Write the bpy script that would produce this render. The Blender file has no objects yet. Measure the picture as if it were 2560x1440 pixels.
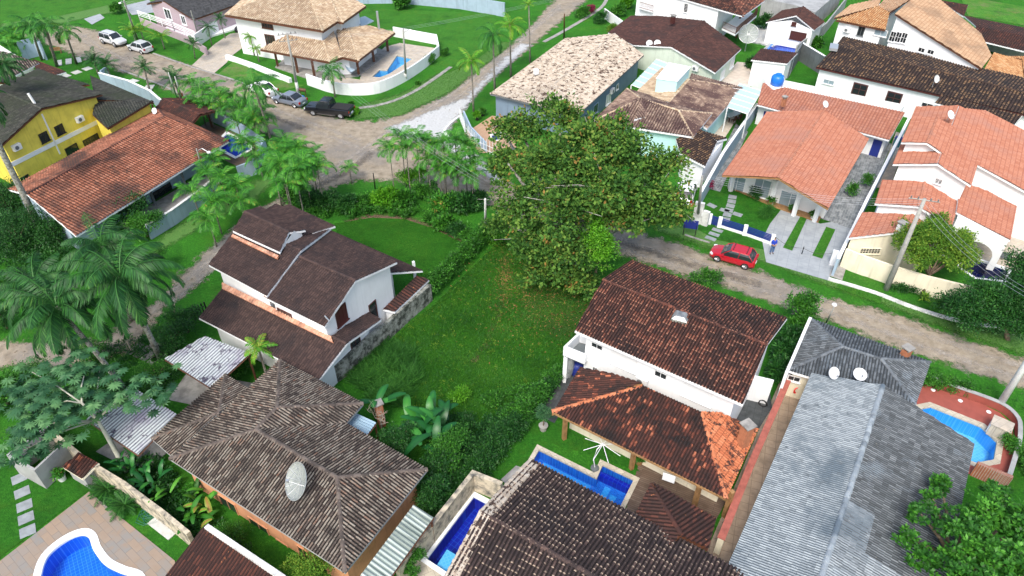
import bpy, bmesh, math, random
import numpy as np
from mathutils import Vector, Matrix
from mathutils.geometry import tessellate_polygon
R_ = math.radians
random.seed(7); rng = np.random.default_rng(11)
S = bpy.context.scene
# ---------------------------------------------------------------- camera
FPX, PITCH, CH = 1775.0, R_(39.0), 38.0
cam = bpy.data.cameras.new('camera'); camo = bpy.data.objects.new('camera', cam)
S.collection.objects.link(camo); S.camera = camo
camo.location = (0, 0, CH); camo.rotation_euler = (R_(90) - PITCH, 0, 0)
cam.sensor_width = 36.0; cam.lens = FPX / 2560 * 36.0; cam.clip_start = 0.5; cam.clip_end = 3000
# ---------------------------------------------------------------- world, sun, exposure
w = bpy.data.worlds.new("World"); S.world = w; w.use_nodes = True
SUN_EL, SUN_AZ = R_(52), R_(200)      # azimuth of the sun seen from the scene, clockwise from +Y
nt = w.node_tree; bg = nt.nodes['Background']
sky = nt.nodes.new('ShaderNodeTexSky'); sky.sky_type = 'NISHITA'; sky.sun_disc = False
sky.sun_elevation = SUN_EL; sky.sun_rotation = SUN_AZ; sky.air_density = 1.3; sky.dust_density = 4.0; sky.ozone_density = 1.0
nt.links.new(sky.outputs[0], bg.inputs[0]); bg.inputs[1].default_value = 0.15
sl = bpy.data.lights.new('sun', 'SUN'); sl.energy = 1.5; sl.angle = R_(18); sl.color = (1.0, 0.965, 0.91)
so = bpy.data.objects.new('sun', sl); S.collection.objects.link(so)
sd = Vector((math.sin(SUN_AZ) * math.cos(SUN_EL), math.cos(SUN_AZ) * math.cos(SUN_EL), math.sin(SUN_EL)))
so.rotation_euler = (-sd).to_track_quat('-Z', 'Y').to_euler(); so.location = sd * 200
S.view_settings.view_transform = 'Standard'; S.view_settings.look = 'None'
S.view_settings.gamma = 1.0; S.view_settings.exposure = 0.82
S.render.engine = 'CYCLES'
# ---------------------------------------------------------------- pixel -> world (photo pixels, 2560 wide)
CP, SP = math.cos(PITCH), math.sin(PITCH)
def ray(x, y):
    X, Y = x - 1280.0, 720.0 - y
    return Vector((X, FPX * CP + Y * SP, -FPX * SP + Y * CP))
def P(x, y, z=0.0):
    r = ray(x, y); k = (z - CH) / r.z
    return Vector((r.x * k, r.y * k, z))
# ---------------------------------------------------------------- objects
COL = S.collection
def tag(o, label, cat, group=None, kind=None):
    if label: o['label'] = label
    if cat: o['category'] = cat
    if group: o['group'] = group
    if kind: o['kind'] = kind
    return o
def empty(name, loc, label=None, cat=None, group=None, rz=0.0):
    o = bpy.data.objects.new(name, None); COL.objects.link(o); o.empty_display_size = .3
    o.location = loc; o.rotation_euler = (0, 0, rz)
    return tag(o, label, cat, group)
def worg(o):
    v = Vector((0, 0, 0))
    while o is not None:
        v = v + Vector(o.location); o = o.parent
    return v
def link_mesh(name, me, mats, parent=None, world=True, smooth=False):
    if not isinstance(mats, (list, tuple)): mats = [mats]
    for m in mats: me.materials.append(m)
    if smooth: me.polygons.foreach_set('use_smooth', [True] * len(me.polygons))
    o = bpy.data.objects.new(name, me); COL.objects.link(o)
    if parent is not None:
        if world: me.transform(Matrix.Translation(-worg(parent)))
        o.parent = parent
    return o
def rot2(x, y, a): return (x * math.cos(a) - y * math.sin(a), x * math.sin(a) + y * math.cos(a))
class MB:
    def __init__(s): s.V = []; s.F = []; s.M = []; s.UV = []
    def add(s, V, F, m=0, uv=None):
        b = len(s.V); s.V += [tuple(v) for v in V]
        for i, f in enumerate(F):
            s.F.append([b + k for k in f]); s.M.append(m); s.UV.append(uv[i] if uv else [(0, 0)] * len(f))
        return s
    def box(s, c, d, rz=0.0, m=0, M=None):
        x, y, z = [q / 2 for q in d]; V = []
        for sx, sy, sz in ((-1,-1,-1),(1,-1,-1),(1,1,-1),(-1,1,-1),(-1,-1,1),(1,-1,1),(1,1,1),(-1,1,1)):
            v = Vector((sx*x, sy*y, sz*z))
            if M is not None: v = M @ v
            else: v = Vector((*rot2(v.x, v.y, rz), v.z))
            V.append(v + Vector(c))
        return s.add(V, [(0,3,2,1),(4,5,6,7),(0,1,5,4),(1,2,6,5),(2,3,7,6),(3,0,4,7)], m)
    def prism(s, poly, z0, z1, m=0):
        n = len(poly)
        a = sum(poly[i][0]*poly[(i+1)%n][1]-poly[(i+1)%n][0]*poly[i][1] for i in range(n))
        if a < 0: poly = poly[::-1]
        V = [(p[0], p[1], z0) for p in poly] + [(p[0], p[1], z1) for p in poly]
        return s.add(V, [list(range(n))[::-1], list(range(n, 2*n))] + [(i, (i+1)%n, n+(i+1)%n, n+i) for i in range(n)], m)
    def tube(s, pts, r, n=6, m=0, cap=True, rs=None):
        pts = [Vector(p) for p in pts]; V = []; k = len(pts)
        for i, p in enumerate(pts):
            d = (pts[min(i+1, k-1)] - pts[max(i-1, 0)])
            if d.length < 1e-9: d = Vector((0,0,1))
            d.normalize(); a = d.cross(Vector((0,0,1)))
            if a.length < .05: a = d.cross(Vector((1,0,0)))
            a.normalize(); b = d.cross(a); rr = rs[i] if rs is not None else r
            for j in range(n):
                t = 2*math.pi*j/n; V.append(p + a*math.cos(t)*rr + b*math.sin(t)*rr)
        F = [(i*n+j, i*n+(j+1)%n, (i+1)*n+(j+1)%n, (i+1)*n+j) for i in range(k-1) for j in range(n)]
        if cap: F += [list(range(n))[::-1], list(range((k-1)*n, k*n))]
        return s.add(V, F, m)
    def lathe(s, prof, c, n=16, m=0):
        V = [(c[0]+r*math.cos(2*math.pi*j/n), c[1]+r*math.sin(2*math.pi*j/n), c[2]+z) for r, z in prof for j in range(n)]
        k = len(prof)
        F = [(i*n+j, i*n+(j+1)%n, (i+1)*n+(j+1)%n, (i+1)*n+j) for i in range(k-1) for j in range(n)]
        F += [list(range(n))[::-1], list(range((k-1)*n, k*n))]
        return s.add(V, F, m)
    def mesh(s, name):
        me = bpy.data.meshes.new(name); me.from_pydata(s.V, [], s.F); me.update()
        me.polygons.foreach_set('material_index', s.M)
        uv = me.uv_layers.new(name='UVMap')
        uv.data.foreach_set('uv', [c for f in s.UV for t in f for c in t])
        return me
    def build(s, name, mats, parent=None, world=True, smooth=False):
        return link_mesh(name, s.mesh(name), mats, parent, world, smooth)
def npmesh(name, V, F, mats, parent=None, world=True, col=None, smooth=False):
    """V (n,3), F (m,k) arrays; col (n,) per-vertex random value stored as attribute 'rnd'"""
    me = bpy.data.meshes.new(name); V = np.asarray(V, dtype=np.float32); F = np.asarray(F, dtype=np.int32)
    m, k = F.shape
    me.vertices.add(len(V)); me.vertices.foreach_set('co', V.ravel())
    me.loops.add(m*k); me.loops.foreach_set('vertex_index', F.ravel())
    me.polygons.add(m); me.polygons.foreach_set('loop_start', np.arange(0, m*k, k, dtype=np.int32))
    me.polygons.foreach_set('loop_total', np.full(m, k, dtype=np.int32))
    me.update(calc_edges=True)
    if col is not None:
        a = me.attributes.new('rnd', 'FLOAT', 'POINT'); a.data.foreach_set('value', np.asarray(col, dtype=np.float32))
    return link_mesh(name, me, mats, parent, world, smooth)
# ---------------------------------------------------------------- materials
def newmat(name):
    m = bpy.data.materials.new(name); m.use_nodes = True; t = m.node_tree
    return m, t, t.nodes['Principled BSDF']
def rgba(c): return (c[0], c[1], c[2], 1.0)
def ramp(t, stops, fac=None, interp='LINEAR'):
    n = t.nodes.new('ShaderNodeValToRGB'); e = n.color_ramp.elements; n.color_ramp.interpolation = interp
    e[0].position, e[0].color = stops[0][0], rgba(stops[0][1]); e[1].position, e[1].color = stops[-1][0], rgba(stops[-1][1])
    for p, c in stops[1:-1]:
        q = e.new(p); q.color = rgba(c)
    if fac is not None: t.links.new(fac, n.inputs[0])
    return n.outputs[0]
def noise(t, vec, scale, detail=4, rough=.6):
    n = t.nodes.new('ShaderNodeTexNoise'); n.inputs['Scale'].default_value = scale
    n.inputs['Detail'].default_value = detail; n.inputs['Roughness'].default_value = rough
    if vec is not None: t.links.new(vec, n.inputs['Vector'])
    return n.outputs['Fac']
def gpos(t):
    return t.nodes.new('ShaderNodeNewGeometry').outputs['Position']
def mixc(t, a, b, fac, mode='MIX'):
    n = t.nodes.new('ShaderNodeMix'); n.data_type = 'RGBA'; n.blend_type = mode
    for v, i in ((a, 6), (b, 7)):
        if isinstance(v, (tuple, list)): n.inputs[i].default_value = rgba(v)
        else: t.links.new(v, n.inputs[i])
    if isinstance(fac, (int, float)): n.inputs[0].default_value = fac
    else: t.links.new(fac, n.inputs[0])
    return n.outputs[2]
def stepr(t, v, lo, hi):
    n = t.nodes.new('ShaderNodeMapRange'); n.inputs['From Min'].default_value = lo; n.inputs['From Max'].default_value = hi
    t.links.new(v, n.inputs['Value']); return n.outputs[0]
def math_(t, op, a, b=0.0):
    n = t.nodes.new('ShaderNodeMath'); n.operation = op
    for v, i in ((a, 0), (b, 1)):
        if isinstance(v, (int, float)): n.inputs[i].default_value = v
        else: t.links.new(v, n.inputs[i])
    return n.outputs[0]
def bump(t, b, h, strength=.5, dist=.05):
    n = t.nodes.new('ShaderNodeBump'); n.inputs['Strength'].default_value = strength; n.inputs['Distance'].default_value = dist
    t.links.new(h, n.inputs['Height']); t.links.new(n.outputs[0], b.inputs['Normal'])
def plain(name, c, rough=.7, metal=0.0, var=.0, vs=2.0, vc=None, spec=None, bmp=0, streak=0):
    m, t, b = newmat(name); b.inputs['Roughness'].default_value = rough; b.inputs['Metallic'].default_value = metal
    if spec is not None: b.inputs['Specular IOR Level'].default_value = spec
    if var:
        g = gpos(t); f = noise(t, g, vs, 5)
        c2 = vc or tuple(x * (1 - var) for x in c)
        cc = mixc(t, c, c2, stepr(t, f, .42, .68))
        if streak:   # rain streaks: narrow, tall stains
            mp = t.nodes.new('ShaderNodeMapping'); mp.inputs['Scale'].default_value = (2.6, 2.6, .22); t.links.new(g, mp.inputs[0])
            cc = mixc(t, cc, tuple(x*.55 for x in c), math_(t, 'MULTIPLY', stepr(t, noise(t, mp.outputs[0], 1.0, 5, .65), .52, .74), streak))
        t.links.new(cc, b.inputs['Base Color'])
        if bmp: bump(t, b, noise(t, g, vs*6, 3), bmp, .03)
    else: b.inputs['Base Color'].default_value = rgba(c)
    return m
def tilemat(name, cols, stain=None, speck=None, rough=.85, run=None, pan=None, ends=None):
    """cols: colour stops over the tiles of a roof; stain/speck: (colour, scale, lo, hi) weathering; uv = tile units"""
    m, t, b = newmat(name); b.inputs['Roughness'].default_value = rough; b.inputs['Specular IOR Level'].default_value = .3
    uv = t.nodes.new('ShaderNodeUVMap').outputs[0]
    fl = t.nodes.new('ShaderNodeVectorMath'); fl.operation = 'FLOOR'; t.links.new(uv, fl.inputs[0])
    wn = t.nodes.new('ShaderNodeTexWhiteNoise'); wn.noise_dimensions = '2D'; t.links.new(fl.outputs[0], wn.inputs['Vector'])
    g = gpos(t)
    v = math_(t, 'ADD', math_(t, 'MULTIPLY', wn.outputs['Value'], .7), math_(t, 'MULTIPLY', noise(t, g, 5.0, 3), .3))
    c = ramp(t, cols, v)
    if stain:
        for sc, s_, lo, hi in (stain if isinstance(stain, list) else [stain]):
            c = mixc(t, c, sc, stepr(t, noise(t, g, s_, 6, .65), lo, hi))
    if run:      # wash marks that run down the tile columns
        mp = t.nodes.new('ShaderNodeMapping'); mp.inputs['Scale'].default_value = (run[1], run[2], 1); t.links.new(uv, mp.inputs[0])
        c = mixc(t, c, run[0], stepr(t, noise(t, mp.outputs[0], 1.0, 4), run[3], run[4]))
    if speck:
        for sc, s_, lo, hi in (speck if isinstance(speck, list) else [speck]):
            c = mixc(t, c, sc, stepr(t, noise(t, g, s_, 3, .7), lo, hi))
    if pan or ends:
        sx = t.nodes.new('ShaderNodeSeparateXYZ'); t.links.new(uv, sx.inputs[0])
    if ends:     # the exposed lower lip of each tile, worn pale, or darkened to paint in row relief shade
        fy = math_(t, 'FRACT', sx.outputs[1]); k = stepr(t, fy, ends[1], ends[1]*.5)
        k = math_(t, 'MULTIPLY', k, stepr(t, wn.outputs['Value'], ends[2], ends[2]+.3)); c = mixc(t, c, ends[0], k)
    if pan:      # channels between tile columns: mossy dirt, plus relief shade painted into the colour
        fx = math_(t, 'ABSOLUTE', math_(t, 'SUBTRACT', math_(t, 'FRACT', sx.outputs[0]), .5)); k = stepr(t, fx, pan[1], pan[1]+.10)
        c = mixc(t, c, pan[0], math_(t, 'MULTIPLY', k, pan[2]))
    t.links.new(c, b.inputs['Base Color'])
    bump(t, b, noise(t, g, 14, 3), .35, .03)
    return m
def gridmat(name, c1, c2, mortar, bw, bh, ms=.02, rough=.5, ang=0.0, var=.2, squash=0.5, spec=None, bias=0.0):
    m, t, b = newmat(name); b.inputs['Roughness'].default_value = rough
    if spec is not None: b.inputs['Specular IOR Level'].default_value = spec
    g = gpos(t); mp = t.nodes.new('ShaderNodeMapping'); mp.inputs['Rotation'].default_value = (0, 0, -ang); t.links.new(g, mp.inputs[0])
    k = t.nodes.new('ShaderNodeTexBrick'); k.offset = squash; k.inputs['Scale'].default_value = 1.0
    k.inputs['Brick Width'].default_value = bw; k.inputs['Row Height'].default_value = bh; k.inputs['Mortar Size'].default_value = ms
    k.inputs['Bias'].default_value = bias
    k.inputs['Color1'].default_value = rgba(c1); k.inputs['Color2'].default_value = rgba(c2); k.inputs['Mortar'].default_value = rgba(mortar)
    t.links.new(mp.outputs[0], k.inputs['Vector'])
    c = mixc(t, k.outputs['Color'], tuple(x*(1-var) for x in c1), stepr(t, noise(t, g, 1.5, 5), .45, .7)) if var else k.outputs['Color']
    t.links.new(c, b.inputs['Base Color']); return m
def leafmat(name, stops, trans=.25, rough=.5, spec=.3):
    m, t, b = newmat(name); b.inputs['Roughness'].default_value = rough; b.inputs['Specular IOR Level'].default_value = spec
    a = t.nodes.new('ShaderNodeAttribute'); a.attribute_name = 'rnd'
    c = ramp(t, stops, a.outputs['Fac']); t.links.new(c, b.inputs['Base Color'])
    tr = t.nodes.new('ShaderNodeBsdfTranslucent'); mx = t.nodes.new('ShaderNodeMixShader'); mx.inputs[0].default_value = trans
    t.links.new(c, tr.inputs['Color']); out = t.nodes['Material Output']
    t.links.new(b.outputs[0], mx.inputs[1]); t.links.new(tr.outputs[0], mx.inputs[2]); t.links.new(mx.outputs[0], out.inputs[0])
    return m
M = {}
M['white'] = plain('white_paint', (.82,.84,.86), .7, var=.08, vs=.5, streak=.18)
M['white_dirty'] = plain('weathered_white_paint', (.72,.73,.72), .8, var=.45, vs=1.3, streak=0.6)
M['cream'] = plain('cream_paint', (.80,.74,.58), .8, var=.15, vs=.8, streak=0.6)
M['palegreen'] = plain('pale_green_paint', (.62,.70,.60), .8, var=.12, vs=.6, streak=0.6)
M['bluegrey'] = plain('blue_grey_paint', (.17,.25,.34), .7, var=.15, vs=.8, streak=0.6)
M['bluewall'] = plain('light_blue_grey_paint', (.34,.45,.56), .7, var=.15, vs=.8, streak=0.6)
M['aqua'] = plain('aqua_paint', (.50,.80,.80), .6, var=.06, vs=.8)
M['yellow'] = plain('yellow_paint', (.80,.66,.10), .8, var=.22, vs=.8, streak=0.6)
M['lilac'] = plain('lilac_paint', (.42,.33,.37), .8, var=.1)
M['lilac_dark'] = plain('dark_mauve_paint', (.20,.14,.18), .8, var=.1)
M['orange'] = plain('peach_orange_paint', (.62,.30,.16), .8, var=.2, vs=.7, streak=0.6)
M['grey'] = plain('grey_render', (.36,.37,.37), .85, var=.3, vs=.8, streak=0.6)
M['dgrey'] = plain('dark_grey_paint', (.14,.16,.17), .85, var=.3, vs=.8, streak=0.6)
M['navy'] = plain('navy_blue_paint', (.015,.03,.22), .45)
M['wood'] = plain('brown_stained_wood', (.12,.045,.022), .6, var=.4, vs=3)
M['lightwood'] = plain('golden_wood', (.34,.19,.08), .6, var=.4, vs=3)
M['redbrown'] = plain('dark_red_brown_wood', (.07,.02,.018), .5)
M['glass'] = plain('dark_window_glass', (.02,.025,.03), .08, spec=.8)
M['glass_pale'] = plain('pale_window_glass', (.25,.33,.38), .12, spec=.7)
M['black'] = plain('matt_black', (.012,.012,.013), .6)
M['metal'] = plain('galvanised_metal', (.5,.52,.54), .4, .6)
M['brick'] = gridmat('red_brick', (.36,.12,.06), (.28,.09,.05), (.35,.30,.26), .22, .08, .012, .9, 0, .3)
M['concrete'] = plain('weathered_concrete', (.33,.32,.30), .9, var=.45, vs=1.5, bmp=.4)
M['plastic_white'] = plain('white_plastic', (.75,.76,.77), .35)
M['blue_plastic'] = plain('blue_plastic', (.01,.16,.62), .35)
M['terracotta'] = plain('terracotta', (.42,.16,.08), .8, var=.3, vs=4)
def stone_wall_mat():
    m, t, b = newmat('mossy_rendered_wall'); g = gpos(t); b.inputs['Roughness'].default_value = .95
    c = ramp(t, [(.3,(.42,.43,.40)), (.48,(.22,.23,.20)), (.56,(.05,.055,.045)), (.75,(.025,.03,.025))], noise(t, g, 1.6, 8, .72))
    t.links.new(c, b.inputs['Base Color']); bump(t, b, noise(t, g, 5, 5), .6, .08); return m
M['mossy'] = stone_wall_mat()
# roofs -- tile colours; pan and dark ends also carry painted relief shade
T = {}
T['lichen'] = tilemat('lichen_covered_clay_tiles', [(0,(.035,.028,.025)),(.3,(.085,.065,.055)),(.5,(.17,.14,.115)),(.72,(.27,.24,.20)),(.9,(.14,.06,.035)),(1,(.30,.28,.24))],
    stain=[((.05,.042,.038),.5,.50,.70), ((.30,.28,.24),1.1,.60,.80)], speck=((.40,.37,.31),9,.60,.72), pan=((.02,.017,.016),.22,.95))
T['ridge_dark'] = tilemat('mossy_dark_ridge_tiles', [(0,(.05,.042,.038)),(.6,(.10,.08,.07)),(1,(.17,.14,.12))], stain=((.03,.028,.025),1.2,.5,.7), speck=((.30,.27,.22),7,.64,.74))
T['dark_cream'] = tilemat('dark_clay_tiles_with_pale_ends', [(0,(.028,.019,.018)),(.45,(.05,.034,.032)),(.8,(.085,.055,.048)),(1,(.20,.13,.10))],
    stain=((.022,.018,.02),.4,.45,.7), speck=((.36,.27,.20),7,.63,.73), pan=((.014,.011,.012),.24,.9), ends=((.42,.32,.24),.22,.35))
T['dark_rust'] = tilemat('dark_brown_clay_tiles_with_rust', [(0,(.035,.018,.015)),(.4,(.065,.028,.022)),(.75,(.13,.045,.03)),(1,(.34,.13,.08))],
    stain=[((.022,.016,.016),.35,.48,.68)], speck=((.38,.20,.14),6,.62,.74), pan=((.016,.010,.010),.25,.9), ends=((.36,.17,.11),.25,.45))
T['patched'] = tilemat('dark_tiles_patched_with_new_orange_tiles', [(0,(.03,.018,.016)),(.62,(.07,.028,.022)),(.80,(.15,.045,.028)),(.84,(.42,.14,.075)),(1,(.52,.20,.12))],
    stain=[((.02,.015,.015),.8,.50,.62)], speck=((.42,.18,.11),6,.66,.76), pan=((.02,.012,.011),.30,.75))
T['new_orange'] = tilemat('new_orange_clay_tiles', [(0,(.34,.10,.045)),(.6,(.46,.16,.075)),(1,(.52,.21,.11))], stain=[((.07,.032,.025),1.3,.55,.60)], speck=((.05,.025,.02),2.4,.57,.61), ends=((.22,.07,.035),.16,-.5))
T['slate_blue'] = tilemat('pale_blue_grey_weathered_tiles', [(0,(.16,.19,.215)),(.5,(.26,.30,.335)),(1,(.37,.42,.45))],
    stain=[((.11,.145,.18),.22,.50,.62), ((.10,.12,.14),1.4,.58,.70)], speck=((.06,.08,.10),8,.64,.74), pan=((.05,.07,.085),.24,.8))
T['slate_dark'] = tilemat('dark_slate_grey_weathered_tiles', [(0,(.05,.058,.066)),(.5,(.10,.115,.13)),(.8,(.155,.175,.195)),(1,(.25,.28,.30))],
    stain=[((.18,.22,.26),.5,.56,.72), ((.03,.03,.035),.8,.58,.72)], speck=((.28,.27,.23),6,.66,.76), pan=((.022,.027,.03),.24,.8))
T['choc'] = tilemat('dark_chocolate_concrete_tiles', [(0,(.034,.021,.020)),(.5,(.052,.033,.030)),(1,(.085,.052,.045))],
    stain=[((.022,.018,.020),.5,.50,.70)], speck=((.12,.075,.06),4,.60,.75), pan=((.02,.013,.013),.30,.6))
T['clay_edge'] = tilemat('pinkish_clay_flashing_tiles', [(0,(.40,.20,.13)),(.5,(.52,.28,.19)),(1,(.58,.36,.26))], stain=((.16,.08,.06),1.2,.5,.7))
T['orange_old'] = tilemat('weathered_orange_clay_tiles', [(0,(.19,.07,.042)),(.5,(.29,.11,.065)),(.8,(.35,.15,.095)),(1,(.42,.21,.14))],
    stain=[((.055,.032,.028),.17,.50,.60), ((.10,.05,.035),.9,.55,.66)], speck=[((.05,.03,.025),5,.60,.72)], ends=((.13,.05,.03),.16,-.5), pan=((.06,.025,.018),.28,.85))
T['red_dark'] = tilemat('dark_red_clay_tiles', [(0,(.035,.018,.016)),(.55,(.065,.027,.021)),(.88,(.12,.042,.028)),(1,(.38,.14,.07))], stain=((.03,.02,.018),.5,.5,.66), speck=((.4,.15,.06),3,.66,.7), pan=((.02,.012,.011),.26,.85))
T['charcoal'] = tilemat('mossy_charcoal_tiles', [(0,(.026,.027,.024)),(.6,(.048,.050,.043)),(1,(.085,.085,.07))], stain=((.03,.042,.022),.4,.45,.7), speck=((.10,.10,.085),5,.62,.75), pan=((.015,.016,.013),.30,.6))
T['grey_dark'] = tilemat('dark_grey_roof_tiles', [(0,(.025,.026,.028)),(1,(.075,.078,.082))])
T['tan'] = tilemat('sand_coloured_clay_tiles', [(0,(.26,.18,.12)),(.4,(.40,.30,.20)),(.75,(.50,.40,.28)),(1,(.60,.52,.41))],
    stain=[((.30,.24,.17),.5,.55,.75)], speck=((.16,.12,.08),5,.64,.72), pan=((.16,.10,.06),.28,.7))
T['cream_lichen'] = tilemat('cream_tiles_with_black_lichen', [(0,(.30,.245,.19)),(.5,(.43,.37,.30)),(1,(.53,.48,.41))],
    speck=[((.07,.045,.035),1.6,.545,.60), ((.20,.14,.10),4,.58,.68)])
T['brown'] = tilemat('dark_brown_flat_tiles', [(0,(.035,.018,.016)),(.6,(.060,.028,.024)),(1,(.10,.045,.035))], stain=((.03,.02,.02),.4,.5,.7), speck=((.26,.17,.14),3.5,.69,.75))
T['tan_brown'] = tilemat('tan_tiles_weathered_brown', [(0,(.15,.10,.08)),(.5,(.24,.165,.13)),(1,(.42,.32,.24))], stain=[((.085,.05,.048),.45,.44,.58)], speck=((.55,.40,.26),5,.62,.72), pan=((.05,.03,.025),.26,.75))
T['coral'] = tilemat('coral_clay_tiles', [(0,(.31,.12,.075)),(.5,(.385,.165,.105)),(.9,(.415,.195,.13)),(1,(.46,.24,.17))], stain=[((.33,.17,.13),.35,.50,.70)], speck=((.20,.09,.065),4,.64,.74), ends=((.24,.085,.06),.16,-.5), pan=((.22,.075,.05),.29,.65))
T['amber_dark'] = tilemat('dark_tiles_with_amber_faces', [(0,(.028,.018,.016)),(.6,(.055,.034,.026)),(.85,(.15,.085,.045)),(1,(.28,.17,.09))], stain=((.02,.017,.018),.3,.5,.7), speck=((.25,.16,.09),7,.62,.72), pan=((.014,.011,.011),.24,.9), ends=((.30,.19,.10),.3,.5))
T['tan_big'] = tilemat('smooth_tan_clay_tiles', [(0,(.33,.20,.12)),(.6,(.40,.265,.165)),(1,(.46,.33,.22))], stain=[((.19,.13,.09),.25,.48,.68)], speck=((.22,.14,.09),6,.60,.73), ends=((.24,.15,.09),.16,-.5))
T['amber'] = tilemat('amber_clay_tiles', [(0,(.30,.14,.06)),(.5,(.44,.24,.11)),(1,(.52,.36,.20))], speck=((.16,.07,.03),4,.60,.68), pan=((.20,.08,.03),.28,.7))
T['corr_white'] = tilemat('white_fibre_cement_sheet', [(0,(.42,.46,.47)),(1,(.56,.60,.61))], stain=[((.30,.28,.36),.5,.48,.66)], speck=((.07,.055,.085),2.2,.57,.64), pan=((.10,.11,.14),.24,.85))
T['corr_blue'] = tilemat('blue_translucent_sheet', [(0,(.20,.32,.42)),(1,(.32,.45,.55))], rough=.4)
T['corr_green'] = tilemat('grey_green_corrugated_sheet', [(0,(.30,.36,.34)),(1,(.46,.52,.48))], run=((.12,.15,.13),1,.2,.5,.65), pan=((.12,.16,.15),.26,.7))
# ================================================================ roof and house builders
def newell(p):
    n = Vector((0,0,0))
    for i in range(len(p)):
        a, b = p[i], p[(i+1) % len(p)]; n += Vector(((a.y-b.y)*(a.z+b.z), (a.z-b.z)*(a.x+b.x), (a.x-b.x)*(a.y+b.y)))
    n.normalize(); return n if n.z > 0 else -n
class Plane:
    def __init__(s, pts):
        s.n = newell(pts); s.o = sum(pts, Vector()) / len(pts); s.pts = pts
    def z(s, x, y): return s.o.z - (s.n.x*(x-s.o.x) + s.n.y*(y-s.o.y)) / s.n.z
    def inside(s, x, y):
        c = False; p = s.pts; n = len(p); j = n-1
        for i in range(n):
            if (p[i].y > y) != (p[j].y > y) and x < (p[j].x-p[i].x)*(y-p[i].y)/(p[j].y-p[i].y)+p[i].x: c = not c
            j = i
        return c
BARREL = [(0,0),(.10,.0),(.20,.55),(.36,.93),(.5,1),(.64,.93),(.80,.55),(.90,0)]
BARREL_LO = [(0,0),(.15,.25),(.5,1),(.85,.25)]
WAVE = [(0,0),(.17,.25),(.33,.75),(.5,1),(.67,.75),(.83,.25)]
FLAT = [(0,1),(.12,.35),(.3,.1),(.6,.1),(.86,.35)]
STY = {'barrel': (BARREL, .10, .03), 'lo': (BARREL_LO, .08, .026), 'wave': (WAVE, .08, .004), 'flat': (FLAT, .045, .030), 'fine': (BARREL_LO, .06, .035)}
def convex_pieces(pts):
    n = newell(pts); k = len(pts); sg = []
    for i in range(k):
        a, b, c = pts[i-1], pts[i], pts[(i+1)%k]; sg.append((b-a).cross(c-b).dot(n))
    if all(x >= -1e-6 for x in sg) or all(x <= 1e-6 for x in sg): return [pts]
    return [[pts[i] for i in t] for t in tessellate_polygon([pts])]
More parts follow.
